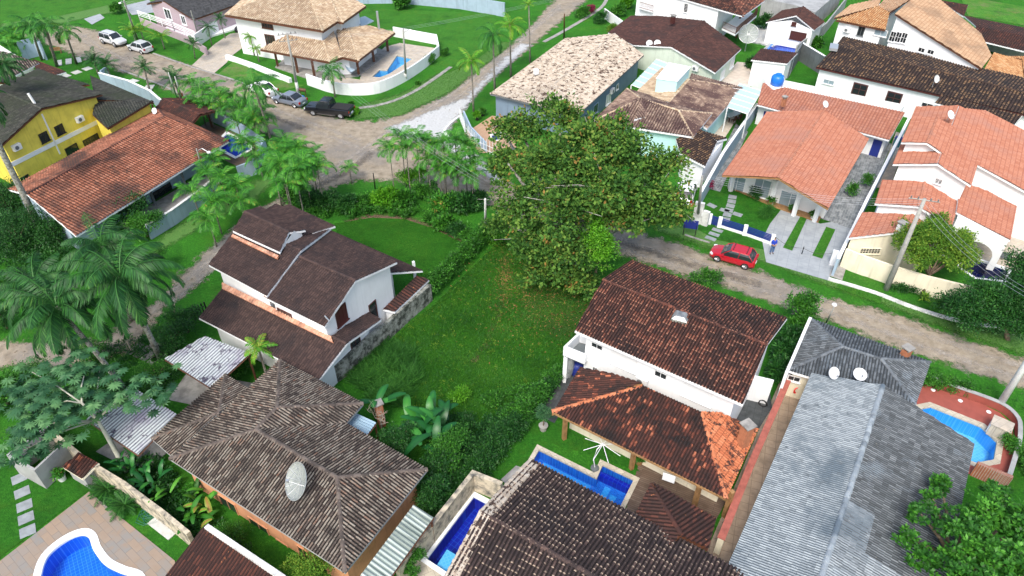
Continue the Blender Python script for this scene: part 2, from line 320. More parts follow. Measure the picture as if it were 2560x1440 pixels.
def tile_sheet(pts, tw, th, style, lift=.03, origin=None):
    """real corrugated, stepped tile surface clipped to a roof slope"""
    prof, amp, stp = STY[style]; n = newell(pts)
    s = Vector((0,0,1)) - n*n.z
    s = Vector((0,1,0)) if s.length < .02 else s.normalized()
    u = s.cross(n).normalized(); o = origin or Vector((0,0,0)); out = []; cen = sum(pts, Vector())/len(pts)
    for pc in convex_pieces(pts):
        q = [((p-o).dot(u), (p-o).dot(s)) for p in pc]; h0 = (cen-o).dot(n)
        ar = sum(q[i][0]*q[(i+1)%len(q)][1]-q[(i+1)%len(q)][0]*q[i][1] for i in range(len(q)))
        if abs(ar) < .05: continue
        if ar < 0: q = q[::-1]
        us = [a for a, _ in q]; vs = [b for _, b in q]
        cu = np.arange(math.floor(min(us)/tw), math.ceil(max(us)/tw)); cv = np.arange(math.floor(min(vs)/th), math.ceil(max(vs)/th))
        U = np.array([(c+a)*tw for c in cu for a, _ in prof] + [(cu[-1]+1)*tw]); HU = np.array([h for c in cu for _, h in prof] + [prof[0][1]])*amp
        Vv = np.array([(c+e)*th for c in cv for e in (0, .995)]); HV = np.array([e for c in cv for e in (stp, 0)])
        gu, gv = np.meshgrid(U, Vv, indexing='ij'); hh = HU[:,None] + HV[None,:]
        nu, nv = len(U), len(Vv)
        i, j = np.meshgrid(np.arange(nu-1), np.arange(nv-1), indexing='ij'); i = i.ravel(); j = j.ravel()
        c_u = (U[i]+U[i+1])/2; c_v = (Vv[j]+Vv[j+1])/2; keep = np.ones(len(i), bool); rad = max(th, tw)
        for k in range(len(q)):
            a, b = q[k], q[(k+1)%len(q)]; L = math.hypot(b[0]-a[0], b[1]-a[1])
            if L < 1e-6: continue
            d = ((b[0]-a[0])*(c_v-a[1]) - (b[1]-a[1])*(c_u-a[0]))/L; keep &= d > -rad
        i, j = i[keep], j[keep]
        X = (np.array(o)[None,None,:] + gu[...,None]*np.array(u) + gv[...,None]*np.array(s) + (hh+h0+lift)[...,None]*np.array(n)).reshape(-1,3)
        F = np.stack([i*nv+j, (i+1)*nv+j, (i+1)*nv+j+1, i*nv+j+1], 1)
        uvv = np.stack([gu.ravel()/tw, gv.ravel()/th], 1)
        used = np.unique(F); mp = -np.ones(len(X), int); mp[used] = np.arange(len(used)); F2 = mp[F]
        # UV per loop: keep the tile index of the face, not of the vertex
        luv = uvv[F]; cen_u = (c_u[keep]/tw); cen_v = (c_v[keep]/th)
        luv[...,0] = np.clip(luv[...,0], np.floor(cen_u)[:,None]+.001, np.floor(cen_u)[:,None]+.999)
        luv[...,1] = np.clip(luv[...,1], np.floor(cen_v)[:,None]+.001, np.floor(cen_v)[:,None]+.999)
        me = bpy.data.meshes.new('tmp'); me.from_pydata(X[used].tolist(), [], F2.tolist()); me.update()
        uvl = me.uv_layers.new(name='UVMap'); uvl.data.foreach_set('uv', luv.ravel())
        bm = bmesh.new(); bm.from_mesh(me); bpy.data.meshes.remove(me)
        for k in range(len(q)):
            a, b = q[k], q[(k+1)%len(q)]
            A = o + u*a[0] + s*a[1] + n*h0; B = o + u*b[0] + s*b[1] + n*h0
            if (B-A).length < 1e-5: continue
            no = (B-A).cross(n).normalized()
            bmesh.ops.bisect_plane(bm, geom=bm.verts[:]+bm.edges[:]+bm.faces[:], dist=1e-5, plane_co=A, plane_no=no, clear_outer=True)
        out.append(bm)
    return out
def join_bms(name, bms):
    me = bpy.data.meshes.new(name); V = []; F = []; UVs = []
    for bm in bms:
        bm.verts.index_update(); b = len(V); ul = bm.loops.layers.uv.active
        V += [v.co[:] for v in bm.verts]
        for f in bm.faces:
            F.append([b+v.index for v in f.verts]); UVs += [c for l in f.loops for c in l[ul].uv]
        bm.free()
    me.from_pydata(V, [], F); me.update(); uv = me.uv_layers.new(name='UVMap'); uv.data.foreach_set('uv', UVs); return me
def ridge_mb(mb, a, b, r=.13, L=.42, jit=.012):
    a, b = Vector(a), Vector(b); d = b-a; n = max(1, int(d.length/L)); d /= n
    t = d.normalized(); sx = t.cross(Vector((0,0,1))).normalized(); up = sx.cross(t)
    if up.z < 0: up = -up
    for i in range(n):
        p0 = a+d*i; p1 = a+d*(i+1.08); V = []
        o_ = sx*random.uniform(-jit, jit)+up*(.05+random.uniform(0, jit))
        for p, rr in ((p0, r*1.1), (p1, r*.86)):
            for k in range(7):
                an = math.pi*k/6; V.append(p+o_+sx*math.cos(an)*rr+up*(math.sin(an)*rr*.85-.02))
        uv = [(i*1.0+.5, 1000.5)]
        mb.add(V, [(k, k+1, 8+k, 7+k) for k in range(6)]+[(6,5,4,3,2,1,0)], 0, [[(i+.5, 900.5)]*4]*6+[[(i+.5, 900.5)]*7])
def slab(mb, pts, t=.13, lift=.0):
    n = len(pts); a = sum(pts[i].x*pts[(i+1)%n].y-pts[(i+1)%n].x*pts[i].y for i in range(n))
    p = pts if a > 0 else pts[::-1]
    V = [q+Vector((0,0,lift)) for q in p]+[q+Vector((0,0,lift-t)) for q in p]
    mb.add(V, [list(range(n)), list(range(n, 2*n))[::-1]]+[(i, n+i, n+(i+1)%n, (i+1)%n) for i in range(n)])
def inset(poly, d):
    n = len(poly); a = sum(poly[i][0]*poly[(i+1)%n][1]-poly[(i+1)%n][0]*poly[i][1] for i in range(n))
    if a < 0: poly = poly[::-1]; d = d[::-1] if isinstance(d, (list, tuple)) else d; 
    if isinstance(d, (list, tuple)) and a < 0: d = list(d[1:])+[d[0]]
    L = []
    for i in range(n):
        p, q = Vector(poly[i][:2]), Vector(poly[(i+1)%n][:2]); t = (q-p).normalized(); k = d[i] if isinstance(d, (list, tuple)) else d
        nn = Vector((-t.y, t.x)); L.append((p+nn*k, t))
    out = []
    for i in range(n):
        p, t = L[i-1]; q, s = L[i]; den = t.x*s.y-t.y*s.x
        if abs(den) < .05: out.append(((q.x), (q.y))); continue
        k = ((q.x-p.x)*s.y-(q.y-p.y)*s.x)/den; out.append((p.x+t.x*k, p.y+t.y*k))
    return out
class House:
    def __init__(s, at, label, name='house', cat='house', group=None):
        s.root = empty(name, at, label, cat, group); s.walls = []
    def roof(s, faces, mat, tw=.23, th=.40, style='barrel', ridges=(), ridge_mat=None, fascia='wood', rr=.13, name='roof', slabt=.14):
        s.planes = [Plane(f) for f in faces]; o = faces[0][0]; bms = []
        for f in faces: bms += tile_sheet(f, tw, th, style, origin=o)
        r = link_mesh(name, join_bms(name, bms), T[mat] if isinstance(mat, str) else mat, s.root)
        mb = MB()
        for f in faces:
            pl = Plane(f); slab(mb, [Vector((v.x, v.y, pl.z(v.x, v.y))) for v in f], slabt, lift=-.01)
        mb.build('eave_board', M[fascia], r)
        if ridges:
            for a, b in ridges:
                mb = MB(); ridge_mb(mb, a, b, rr); mb.build('ridge_cap', T[ridge_mat or mat] if isinstance(ridge_mat or mat, str) else mat, r)
        s.r = r; return r
    def topz(s, x, y, planes):
        zz = [p.z(x, y) for p in planes if p.inside(x, y)]
        if zz: return max(zz)
        return min(planes, key=lambda p: (p.o.x-x)**2+(p.o.y-y)**2).z(x, y)
    def wall(s, foot, wm, top=None, planes=None, z0=0.0, gap=.13, name='wall', skip=()):
        """closed wall ring; its top follows the roof above unless top is given"""
        mb = MB(); planes = planes or getattr(s, 'planes', None); n = len(foot)
        for i in range(n):
            if i in skip: continue
            a, b = Vector(foot[i][:2]), Vector(foot[(i+1)%n][:2]); L = (b-a).length; k = 1 if top is not None else max(2, int(L/.35))
            V = []; 
            for j in range(k+1):
                p = a.lerp(b, j/k); z = top if top is not None else s.topz(p.x, p.y, planes)-gap
                V += [(p.x, p.y, z0), (p.x, p.y, max(z, z0+.05))]
            mb.add(V, [(2*j, 2*j+2, 2*j+3, 2*j+1) for j in range(k)])
            s.walls.append((a, b, z0, planes, top))
        if top is not None: mb.add([(p[0], p[1], top) for p in foot], [list(range(n))])
        s.w = mb.build(name, M[wm] if isinstance(wm, str) else wm, s.root); return s.w
    def onwall(s, px, py):
        r = ray(px, py); best = None; O = Vector((0,0,CH))
        for a, b, z0, pl, top in s.walls:
            t = b-a; n = Vector((-t.y, t.x)); den = n.x*r.x+n.y*r.y
            if abs(den) < 1e-9: continue
            k = (n.x*a.x+n.y*a.y)/den; h = O+r*k; q = (Vector((h.x, h.y))-a).dot(t)/t.length_squared
            if k <= 0 or q < -.05 or q > 1.05 or h.z < z0-.3 or h.z > 12: continue
            zt = top if top is not None else s.topz(h.x, h.y, pl)
            if h.z > zt+.4: continue
            if best is None or k < best[0]:
                nn = n.normalized()
                if nn.x*r.x+nn.y*r.y > 0: nn = -nn
                best = (k, h, Vector((nn.x, nn.y, 0)))
        if best is None: print('NO WALL HIT', s.root.name, px, py); return None
        return best[1], best[2]
    def win(s, px, py, w, h, pane='glass', frame='plastic_white', fw=.07, bars=1, name='window', depth=.06, sill=True, hbars=0, label=None):
        hit = s.onwall(px, py)
        if hit is None: return
        c, n = hit; t = Vector((-n.y, n.x, 0)); up = Vector((0,0,1)); Mx = Matrix((t, n, up)).transposed()
        f = MB()
        for sx in (-1, 1): f.box(c+t*sx*(w/2)+n*depth/2, (fw, depth, h+fw), M=Mx)
        for sz in (-1, 1): f.box(c+up*sz*(h/2)+n*depth/2, (w-fw, depth*.98, fw), M=Mx)
        for i in range(1, bars+1): f.box(c+t*(w*(i/(bars+1)-.5))+n*depth*.4, (fw*.5, depth*.7, h-fw), M=Mx)
        for i in range(1, hbars+1): f.box(c+up*(h*(i/(hbars+1)-.5))+n*depth*.35, (w-fw, depth*.5, fw*.5), M=Mx)
        if sill and name == 'window': f.box(c-up*(h/2+fw*.8)+n*(depth/2+.03), (w+.2, depth+.1, .05), M=Mx)
        o = f.build(name, M[frame], s.root)
        if label: o['label'] = label
        MB().box(c+n*.012, (w-fw*.6, .016, h-fw*.6), M=Mx).build('pane' if name == 'window' else 'panel', M[pane], o)
        return o
    def ac(s, px, py):
        hit = s.onwall(px, py)
        if hit is None: return
        c, n = hit; ac_unit(c+n*.22, n)
def quad_walls(pts, ov):
    return inset([(p.x, p.y) for p in pts], ov)
def reflect(E, A, B):
    a, b, e = Vector(A[:2]), Vector(B[:2]), Vector(E[:2]); t = (b-a).normalized(); f = a+t*(e-a).dot(t); q = f*2-e
    return Vector((q.x, q.y, E.z))
def r4(H, mat, e1, e2, r1, r2, ze, zr, b1=None, b2=None, hip=(0,0), ov=.5, wm='white', z0=0.0, walls=True, zb=None, ridge=True, foot=None, **kw):
    """gable or hip roof from the photo pixels of its eave corners and ridge ends at known heights"""
    E1, E2, R1, R2 = P(*e1, ze), P(*e2, ze), P(*r1, zr), P(*r2, zr); zb = ze if zb is None else zb
    B1 = P(*b1, zb) if b1 else reflect(E1, R1, R2); B2 = P(*b2, zb) if b2 else reflect(E2, R1, R2); B1.z = B2.z = zb
    F = [[E1,E2,R2,R1],[B2,B1,R1,R2]]; rd = [(R1,R2)] if ridge else []
    if hip[0]: F.append([B1,E1,R1]); rd += [(E1,R1),(B1,R1)]
    if hip[1]: F.append([E2,B2,R2]); rd += [(E2,R2),(B2,R2)]
    H.roof(F, mat, ridges=rd, **kw)
    if walls: H.wall(foot or quad_walls([E1,E2,B2,B1], ov), wm, z0=z0)
    print('r4', H.root['label'][:30], 'len %.1f wid %.1f pitch %.2f/%.2f' % ((E1-E2).length, (E1.xy-B1.xy).length, (zr-ze)/max(.1, abs((E1.xy-R1.xy).dot(Vector((-(E2-E1).y,(E2-E1).x)).normalized()))), (zr-zb)/max(.1, abs((B1.xy-R1.xy).dot(Vector((-(B2-B1).y,(B2-B1).x)).normalized())))))
    return E1, E2, R1, R2, B1, B2
def W(l): return [P(*p) for p in l]
def pathwall(mb, pts, z0, z1, th=.15, m=0, closed=False, cap=0):
    pts = [Vector((p[0], p[1])) for p in pts]; n = len(pts)
    L, Rr = [], []
    for i, p in enumerate(pts):
        a = pts[(i-1) % n] if (closed or i > 0) else p; b = pts[(i+1) % n] if (closed or i < n-1) else p
        d1 = (p-a).normalized() if (p-a).length > 1e-6 else (b-p).normalized(); d2 = (b-p).normalized() if (b-p).length > 1e-6 else d1
        t = (d1+d2).normalized(); nn = Vector((-t.y, t.x)); c = max(.4, nn.dot(Vector((-d1.y, d1.x)))); L.append(p+nn*th/2/c); Rr.append(p-nn*th/2/c)
    V = []
    for a, b in zip(L, Rr): V += [(a.x,a.y,z0),(a.x,a.y,z1),(b.x,b.y,z1),(b.x,b.y,z0)]
    F = []; k = n if closed else n-1
    for i in range(k):
        j = (i+1) % n
        F += [(4*i+q, 4*i+(q+1)%4, 4*j+(q+1)%4, 4*j+q) for q in range(4)]
    if not closed: F += [(3,2,1,0), (4*n-4,4*n-3,4*n-2,4*n-1)]
    mb.add(V, F, m)
def garden_wall(pts, h, label, mat='white', th=.18, cap=None, world=False, name='garden_wall', cat='wall', group=None, closed=False):
    p = pts if world else W(pts); c = sum((Vector((q[0], q[1], 0)) for q in p), Vector())/len(p)
    if cap:
        r = empty(name, c, label, cat, group); mb = MB(); pathwall(mb, p, 0, h-.06, th, closed=closed); mb.build('wall', M[mat], r)
        mb = MB(); pathwall(mb, p, h-.058, h, th+.08, closed=closed); mb.build('coping', M[cap], r); return r
    mb = MB(); pathwall(mb, [Vector(q[:2])-c.xy for q in p], 0, h, th, closed=closed)
    o = mb.build(name, M[mat]); o.location = c; return tag(o, label, cat, group)
def flat_prism(name, pts, z0, z1, mat, label=None, cat=None, kind=None, group=None, world=False, parent=None):
    p = pts if world else W(pts); c = sum((Vector((q[0], q[1], 0)) for q in p), Vector())/len(p)
    if parent: return MB().prism([(q[0], q[1]) for q in p], z0, z1).build(name, mat, parent)
    o = MB().prism([(q[0]-c.x, q[1]-c.y) for q in p], z0, z1).build(name, mat); o.location = c; return tag(o, label, cat, group, kind)
# ================================================================ small fittings shared by houses
def ac_unit(c, n, label='white air conditioner outdoor unit on wall', host=None):
    t = Vector((-n.y, n.x, 0)); Mx = Matrix((t, n, Vector((0,0,1)))).transposed()
    b = MB().box(c, (.85,.34,.6), M=Mx).build('air_conditioner', M['plastic_white'], host)
    f = MB(); a = c+n*.175-t*.1
    f.add([a+t*.2*math.cos(k*math.pi/8)+Vector((0,0,.2*math.sin(k*math.pi/8))) for k in range(16)]+[a+n*.02+t*.2*math.cos(k*math.pi/8)+Vector((0,0,.2*math.sin(k*math.pi/8))) for k in range(16)],
          [list(range(16,32))]+[(k,(k+1)%16,16+(k+1)%16,16+k) for k in range(16)])
    f.build('fan_grille', M['dgrey'], b)
def hac(H, px, py):
    h = H.onwall(px, py)
    if h: ac_unit(h[0]+h[1]*.2, h[1], host=H.root)
def dish(c, r, az, tilt, label, mesh=False, group=None, mat='plastic_white', mast=1.0):
    """parabolic antenna: c = foot of its mast"""
    root = empty('satellite_dish', c, label, 'satellite dish', group)
    MB().tube([c, c+Vector((0,0,mast))], .025+r*.02, 6).build('mast', M['metal'], root)
    n = Vector((math.sin(az)*math.cos(tilt), math.cos(az)*math.cos(tilt), math.sin(tilt))); q = n.to_track_quat('Z', 'Y').to_matrix()
    top = c+Vector((0,0,mast)); V = []; K, J = 28, 6
    for th_ in (0, .012):
        for j in range(J+1):
            rr = r*j/J
            for k in range(K): V.append(top+q @ Vector((rr*math.cos(2*math.pi*k/K), rr*math.sin(2*math.pi*k/K), .30*rr*rr/r+th_+.05)))
    F = [(j*K+k, j*K+(k+1)%K, (j+1)*K+(k+1)%K, (j+1)*K+k) for j in range(J) for k in range(K)]; off = (J+1)*K
    F += [tuple(off+x for x in f) for f in F]+[(J*K+k, J*K+(k+1)%K, off+J*K+(k+1)%K, off+J*K+k) for k in range(K)]
    MB().add(V, F).build('reflector', M['mesh_dish'] if mesh else M[mat], root, smooth=True)
    mb = MB()
    if mesh:
        for k in range(12):
            a = 2*math.pi*k/12; mb.tube([top+q @ Vector((r*j/5*math.cos(a), r*j/5*math.sin(a), .30*r*(j/5)**2+.075)) for j in range(6)], .016, 4)
        mb.tube([top+q @ Vector((r*math.cos(2*math.pi*k/K), r*math.sin(2*math.pi*k/K), .30*r+.07)) for k in range(K+1)], .02, 4)
        mb.build('rib_frame', M['metal'], root); mb = MB()
        f = top+q @ Vector((0,0,r*.85))
        for k in range(3):
            a = 2*math.pi*k/3+.4; mb.tube([top+q @ Vector((r*.75*math.cos(a), r*.75*math.sin(a), .2*r)), f], .012, 4)
        mb.box(f, (.15,.15,.15)); mb.build('feed_horn', M['metal'], root)
    else:
        f = top+q @ Vector((0,-r*.45,r*1.1)); mb.tube([top+q @ Vector((0,-r*.95,.28*r)), f], .015, 4); mb.box(f, (.09,.09,.13)); mb.build('feed_arm', M['metal'], root)
    return root
def mk_mesh_dish():
    m, t, b = newmat('perforated_white_mesh'); b.inputs['Base Color'].default_value = (.42,.46,.44,1); b.inputs['Roughness'].default_value = .6
    tr = t.nodes.new('ShaderNodeBsdfTransparent'); mx = t.nodes.new('ShaderNodeMixShader'); mx.inputs[0].default_value = .5
    t.links.new(tr.outputs[0], mx.inputs[1]); t.links.new(b.outputs[0], mx.inputs[2]); t.links.new(mx.outputs[0], t.nodes['Material Output'].inputs[0]); return m
M['mesh_dish'] = mk_mesh_dish()
def chimney(H, px, py, z, h, mat='terracotta', w=.5, cap=True, parent=None):
    p = P(px, py, z); mb = MB(); mb.box(p+Vector((0,0,h/2)), (w,w,h), rz=.5)
    o = mb.build('chimney', M[mat] if mat in M else T[mat], parent or H.r)
    if cap:
        mb = MB()
        for sx in (-1,1):
            for sy in (-1,1): mb.box(p+Vector((*rot2(sx*w*.38, sy*w*.38, .5), h+.1)), (.08,.08,.2), rz=.5)
        mb.box(p+Vector((0,0,h+.24)), (w*1.35,w*1.35,.08), rz=.5); mb.build('chimney_cap', M['concrete'], H.r)
def pipe(H, a, b, r=.06, mat='plastic_white', name='drain_pipe'):
    MB().tube([a, b], r, 8).build(name, M[mat], H.root)
def posts(H, pxs, z1, w=.2, mat='wood', z0=0.0, name='post', rz=.5):
    for q in pxs:
        p = P(q[0], q[1], z0); MB().box(p+Vector((0,0,(z1-z0)/2)), (w,w,z1-z0), rz=rz).build(name, M[mat], H.root)
def hp(pl, px, py):
    r = ray(px, py); O = Vector((0,0,CH)); k = (pl.o-O).dot(pl.n)/r.dot(pl.n); return O+r*k
def hits(pl, l): return [hp(pl, *q) for q in l]
# ================================================================ HOUSES
# --- hip roofed orange house, foreground left
h = House(P(700,1180), 'single storey orange walled house under lichen covered hipped roof', 'house'); HIP = h
e, r = 3.1, 4.35
q = lambda *l: [P(*t) for t in l]
main = [q((863,1432,e),(425,1148,e),(640,1075,r),(843,1195,r)), q((1068,1175,e),(863,1432,e),(843,1195,r)), q((865,1060,e),(1068,1175,e),(843,1195,r),(640,1075,r)),
        q((425,1148,e),(700,902,e),(693,1020,r),(640,1075,r)), q((700,902,e),(908,1010,e),(693,1020,r)), q((908,1010,e),(865,1060,e),(640,1075,r),(693,1020,r))]
h.roof(main, 'lichen', tw=.19, th=.38, style='barrel', fascia='grey', rr=.14,
       ridges=[(P(640,1075,r),P(843,1195,r)),(P(863,1432,e),P(843,1195,r)),(P(1068,1175,e),P(843,1195,r)),(P(425,1148,e),P(640,1075,r)),(P(640,1075,r),P(693,1020,r)),(P(700,902,e),P(693,1020,r)),(P(908,1010,e),P(693,1020,r))], ridge_mat='ridge_dark')
h.wall(inset([P(863,1432,e),P(425,1148,e),P(700,902,e),P(908,1010,e),P(865,1060,e),P(1068,1175,e)], .55), 'orange')
for px, py, w_, hh in ((572,1262,1.5,1.2),(652,1325,1.6,1.6),(708,1362,.9,.6),(762,1388,.8,1.5),(803,1415,1.0,1.2)): h.win(px, py, w_, hh, frame='orange')
e, r = 2.55, 3.3
h.roof([q((380,1098,e),(563,938,e),(548,1033,r)), q((430,1142,e),(380,1098,e),(548,1033,r)), q((563,938,e),(632,980,e),(548,1033,r))], 'lichen', tw=.19, th=.38, fascia='grey',
       ridges=[(P(380,1098,e),P(548,1033,r)),(P(563,938,e),P(548,1033,r))], ridge_mat='ridge_dark')
h.wall(inset(q((380,1098,e),(563,938,e),(632,980,e),(430,1142,e)), .9), 'grey', top=2.5)
dish(P(760,1222,3.7), 1.05, R_(238), R_(38), 'large round mesh satellite dish on lichen covered hip roof', mesh=True, mast=.7)
# --- white gabled two storey house, centre left
h = House(P(760,780), 'two storey white house with stepped dark chocolate roofs', 'house'); CW = h
kw = dict(tw=.21, th=.32, style='fine', fascia='white', rr=.12)
r4(h, 'choc', (660,743), (812,818), (750,643), (890,702), 5.4, 6.55, (827,577), (993,657), ov=.45, wm='white', **kw)
h.roof([q((522,663,5.65),(667,741,5.65),(753,627,6.8),(598,562,6.8)), q((753,627,6.8),(598,562,6.8),(690,510,5.65),(828,572,5.65))], 'choc', ridges=[(P(753,627,6.8),P(598,562,6.8))], **kw)
h.wall(inset(q((522,663,5.65),(667,741,5.65),(828,572,5.65),(690,510,5.65)), .5), 'white')
r4(h, 'choc', (582,578), (700,632), (612,530), (723,581), 6.9, 7.45, (652,517), (764,577), ov=.25, wm='white', z0=5.0, ridge=True, **kw)
h.roof([q((670,530,6.3),(765,590,6.3),(838,565,5.8),(723,513,5.8))], 'choc', **kw)
h.wall(inset(q((670,530,6),(765,590,6),(838,565,6),(723,513,6)), .3), 'white')
lo = [q((497,795,2.7),(798,950,2.7),(867,860,3.9),(563,714,3.9)), q((867,860,3.9),(830,842,3.9),(913,777,2.8),(953,800,2.8))]
h.roof(lo, 'choc', ridges=[(P(867,860,3.9),P(830,842,3.9))], **kw)
fl = MB(); 
h.wall(inset([P(497,795,2.7),P(798,950,2.7),P(953,800,2.7),P(655,650,2.7)], .75), 'white')
h.roof([q((556,708,4.02),(828,844,4.02),(832,856,3.94),(556,722,3.84))], 'clay_edge', tw=.27, th=.36, style='fine', fascia='clay', name='clay_flashing', slabt=.04) if 'clay' in M else h.roof([q((556,706,4.05),(828,841,4.05),(834,858,3.86),(556,722,3.86))], 'clay_edge', tw=.27, th=.36, style='fine', fascia='terracotta', name='clay_flashing', slabt=.04)
h.roof([q((745,634,6.62),(752,628,6.62),(668,745,5.50),(660,741,5.5))], 'clay_edge', style='fine', fascia='terracotta', name='clay_flashing', slabt=.03)
h.roof([q((582,586,6.72),(698,640,6.72),(694,648,6.62),(578,592,6.62))], 'clay_edge', style='fine', fascia='terracotta', name='clay_flashing', slabt=.03)
h.roof([q((768,590,3.8),(968,684,3.8),(1057,677,2.7),(825,577,2.7))], 'choc', **kw)
posts(h, [(1040,715),(985,745)], 2.6, .2, 'white')
h.roof([q((957,774,2.1),(987,781,1.85),(1073,700,1.85),(1042,690,2.1))], 'red_dark', tw=.3, th=.8, style='wave', fascia='white')
h.wall(inset(q((957,774,1.9),(987,781,1.9),(1073,700,1.9),(1042,690,1.9)), .14), 'white')
h.win(853,787,1.1,1.5, pane='redbrown', frame='redbrown', bars=2, hbars=1)
h.win(712,782,1.4,.35, frame='redbrown'); h.win(888,855,1.0,.9, frame='redbrown')
h.win(933,778,.8,1.7, frame='redbrown', name='door', bars=0)
tank = P(828,802,5.9); MB().tube([P(812,790,5.9), P(824,803,5.9), P(817,812,5.9)], .05, 6).build('antenna', M['metal'], h.root)
M['dome'] = plain('weathered_acrylic_dome', (.22,.24,.25), .15, spec=.7, var=.5, vs=3)
# --- white house with skylight, centre right
h = House(P(1680,980), 'two storey white house with long brown tiled gable roof and square skylight', 'house'); SK = h
r4(h, 'dark_rust', (1437,828), (1857,1013), (1507,700), (1918,863), 5.6, 6.8, (1578,652), (1968,797), ov=.62, wm='white', tw=.20, th=.36, style='barrel', fascia='white', rr=.12)
up = h.r
for px, py, w_, hh in ((1493,865,.85,.45),(1652,937,.85,.5)): h.win(px, py, w_, hh)
for px, py in ((1560,903),(1743,985)): h.win(px, py, 1.9, 1.15, pane='plastic_white', frame='plastic_white', bars=0, label='white roller shutter window')
h.win(1488,922,.35,.35); hac(h, 1608,948)
skp = P(1700,800,6.42); k = MB(); k.box(skp+Vector((0,0,.0)), (1.1,1.1,.6), rz=-.4); sk = k.build('skylight', M['mossy'], up)
MB().add([skp+Vector((*rot2(x*.5, y*.5, -.4), .34)) for x, y in ((-1,-1),(1,-1),(1,1),(-1,1))]+[skp+Vector((*rot2(x*.3, y*.3, -.4), .52)) for x, y in ((-1,-1),(1,-1),(1,1),(-1,1))],
         [(0,1,5,4),(1,2,6,5),(2,3,7,6),(3,0,4,7),(4,5,6,7)]).build('skylight_dome', M['dome'], sk)
e, r = 2.7, 3.95
h.roof([q((1380,1030,e),(1452,925,e),(1530,930,r-.2),(1607,965,r)), q((1380,1030,e),(1815,1248,e),(1755,1032,r),(1607,965,r))], 'patched', tw=.20, th=.36, fascia='lightwood', slabt=.15,
       ridges=[(P(1380,1030,e),P(1607,965,r)),(P(1815,1248,e),P(1755,1032,r))], ridge_mat='new_orange', rr=.15)
lowr = h.r
h.roof([q((1815,1248,e),(1892,1076,e),(1800,1030,3.85),(1755,1032,r))], 'new_orange', tw=.20, th=.36, fascia='lightwood')
chimney(h, 1853,1118,2.7,1.9,'terracotta',.55)
h.wall(inset(q((1380,1030,e),(1815,1248,e),(1892,1076,e),(1452,925,e)), [1.5,.6,.4,.7]), 'cream', top=2.6)
posts(h, [(1410,1098),(1578,1172),(1735,1265),(1810,1292)], 2.6, .25, 'lightwood')
tr = P(1440,860,3.6)
ft = [P(1413,866,3.6).xy, P(1462,886,3.6).xy, P(1500,845,3.6).xy, P(1449,832,3.6).xy]
mb = MB(); pathwall(mb, ft, 2.75, 3.6, .16, closed=True); mb.build('terrace_parapet', M['white'], h.root)
mb = MB(); mb.prism(ft, 2.6, 2.745); mb.build('terrace_floor', M['dgrey'], h.root)
mb = MB(); mb.box(Vector((ft[0].x+.1, ft[0].y, 1.3)), (.22,.22,2.6)); pathwall(mb, [ft[0], ft[3]], 0, 2.6, .15); mb.build('terrace_wall', M['white'], h.root)
MB().box(P(1875,1000,0)+Vector((0,0,1.2)), (2.2,.12,2.4), rz=-.35).build('side_wall', M['white'], h.root)
# --- dark roofed house at the bottom edge
h = House(P(1480,1400), 'house at the bottom edge under dark ribbed clay roof with pale verge tiles', 'house'); BT = h
e, r = 3.0, 4.3
h.roof([q((1330,1150,e),(1990,1503,e),(1700,1565,r),(1203,1282,r)), q((1203,1282,r),(1700,1565,r),(1500,1770,e),(1062,1548,e))], 'dark_cream', tw=.22, th=.36, style='barrel', fascia='white',
       ridges=[(P(1203,1282,r),P(1700,1565,r))], rr=.15)
h.wall(inset(q((1330,1150,e),(1990,1503,e),(1500,1770,e),(1062,1548,e)), .55), 'white')
mb = MB()
for k in range(3):
    dx = .24*k
    ridge_mb(mb, P(1203,1282,r)+Vector((dx*.9,-dx*.55,.02)), P(1322,1158,e)+Vector((dx*.9,-dx*.55,.08)), .14, .4)
    ridge_mb(mb, P(1203,1282,r)+Vector((dx*.9,-dx*.55,.02)), P(1110,1457,e+.35)+Vector((dx*.9,-dx*.55,.05)), .14, .4)
mb.build('pale_verge_tiles', T['cream_lichen'], h.r)
mb = MB(); 
# --- small hipped annex next to it
h = House(P(1690,1300), 'small dark red tiled outbuilding between pool deck and terracotta coping', 'outbuilding', 'outbuilding')
h.roof([q((1628,1212,2.6),(1588,1286,2.6),(1640,1400,2.9),(1703,1337,3.4)), q((1628,1212,2.6),(1792,1293,2.6),(1768,1380,2.9),(1703,1337,3.4))], 'red_dark', tw=.24, th=.4, fascia='wood', ridges=[(P(1628,1212,2.6),P(1703,1337,3.4))])
h.wall(inset(q((1628,1212,2.6),(1792,1293,2.6),(1768,1380,2.6),(1588,1286,2.6)), .35), 'cream', top=2.5)
# --- grey roofed house bottom right
h = House(P(2150,1200), 'large grey blue tiled gable roofed house at bottom right', 'house'); GR = h
e, r = 2.9, 3.9
E1,E2,R1,R2,B1,B2 = P(1770,1530,e),P(2028,935,e),P(2025,1530,r),P(2207,965,r),P(2345,1530,e),P(2435,1110,e)
h.roof([[E1,E2,R2,R1]], 'slate_blue', tw=.155, th=.36, style='lo', fascia='white'); 
h.roof([[B2,B1,R1,R2]], 'slate_dark', tw=.155, th=.36, style='lo', fascia='white', ridges=[(R1,R2)], ridge_mat='slate_blue', rr=.17)
pl = Plane([B2,B1,R1,R2]); pt = [v+pl.n*.03 for v in hits(pl, [(2117,1252),(2185,1290),(2160,1385),(2262,1450),(2290,1530),(2027,1528)])]
h.roof([pt], 'slate_blue', tw=.155, th=.36, style='lo', fascia='white', name='pale_roof_patch', slabt=.02)
h.planes = [Plane([E1,E2,R2,R1]), Plane([B2,B1,R1,R2])]
h.wall(inset([E1,E2,B2,B1], .4), 'cream')
e, r = 2.75, 3.75
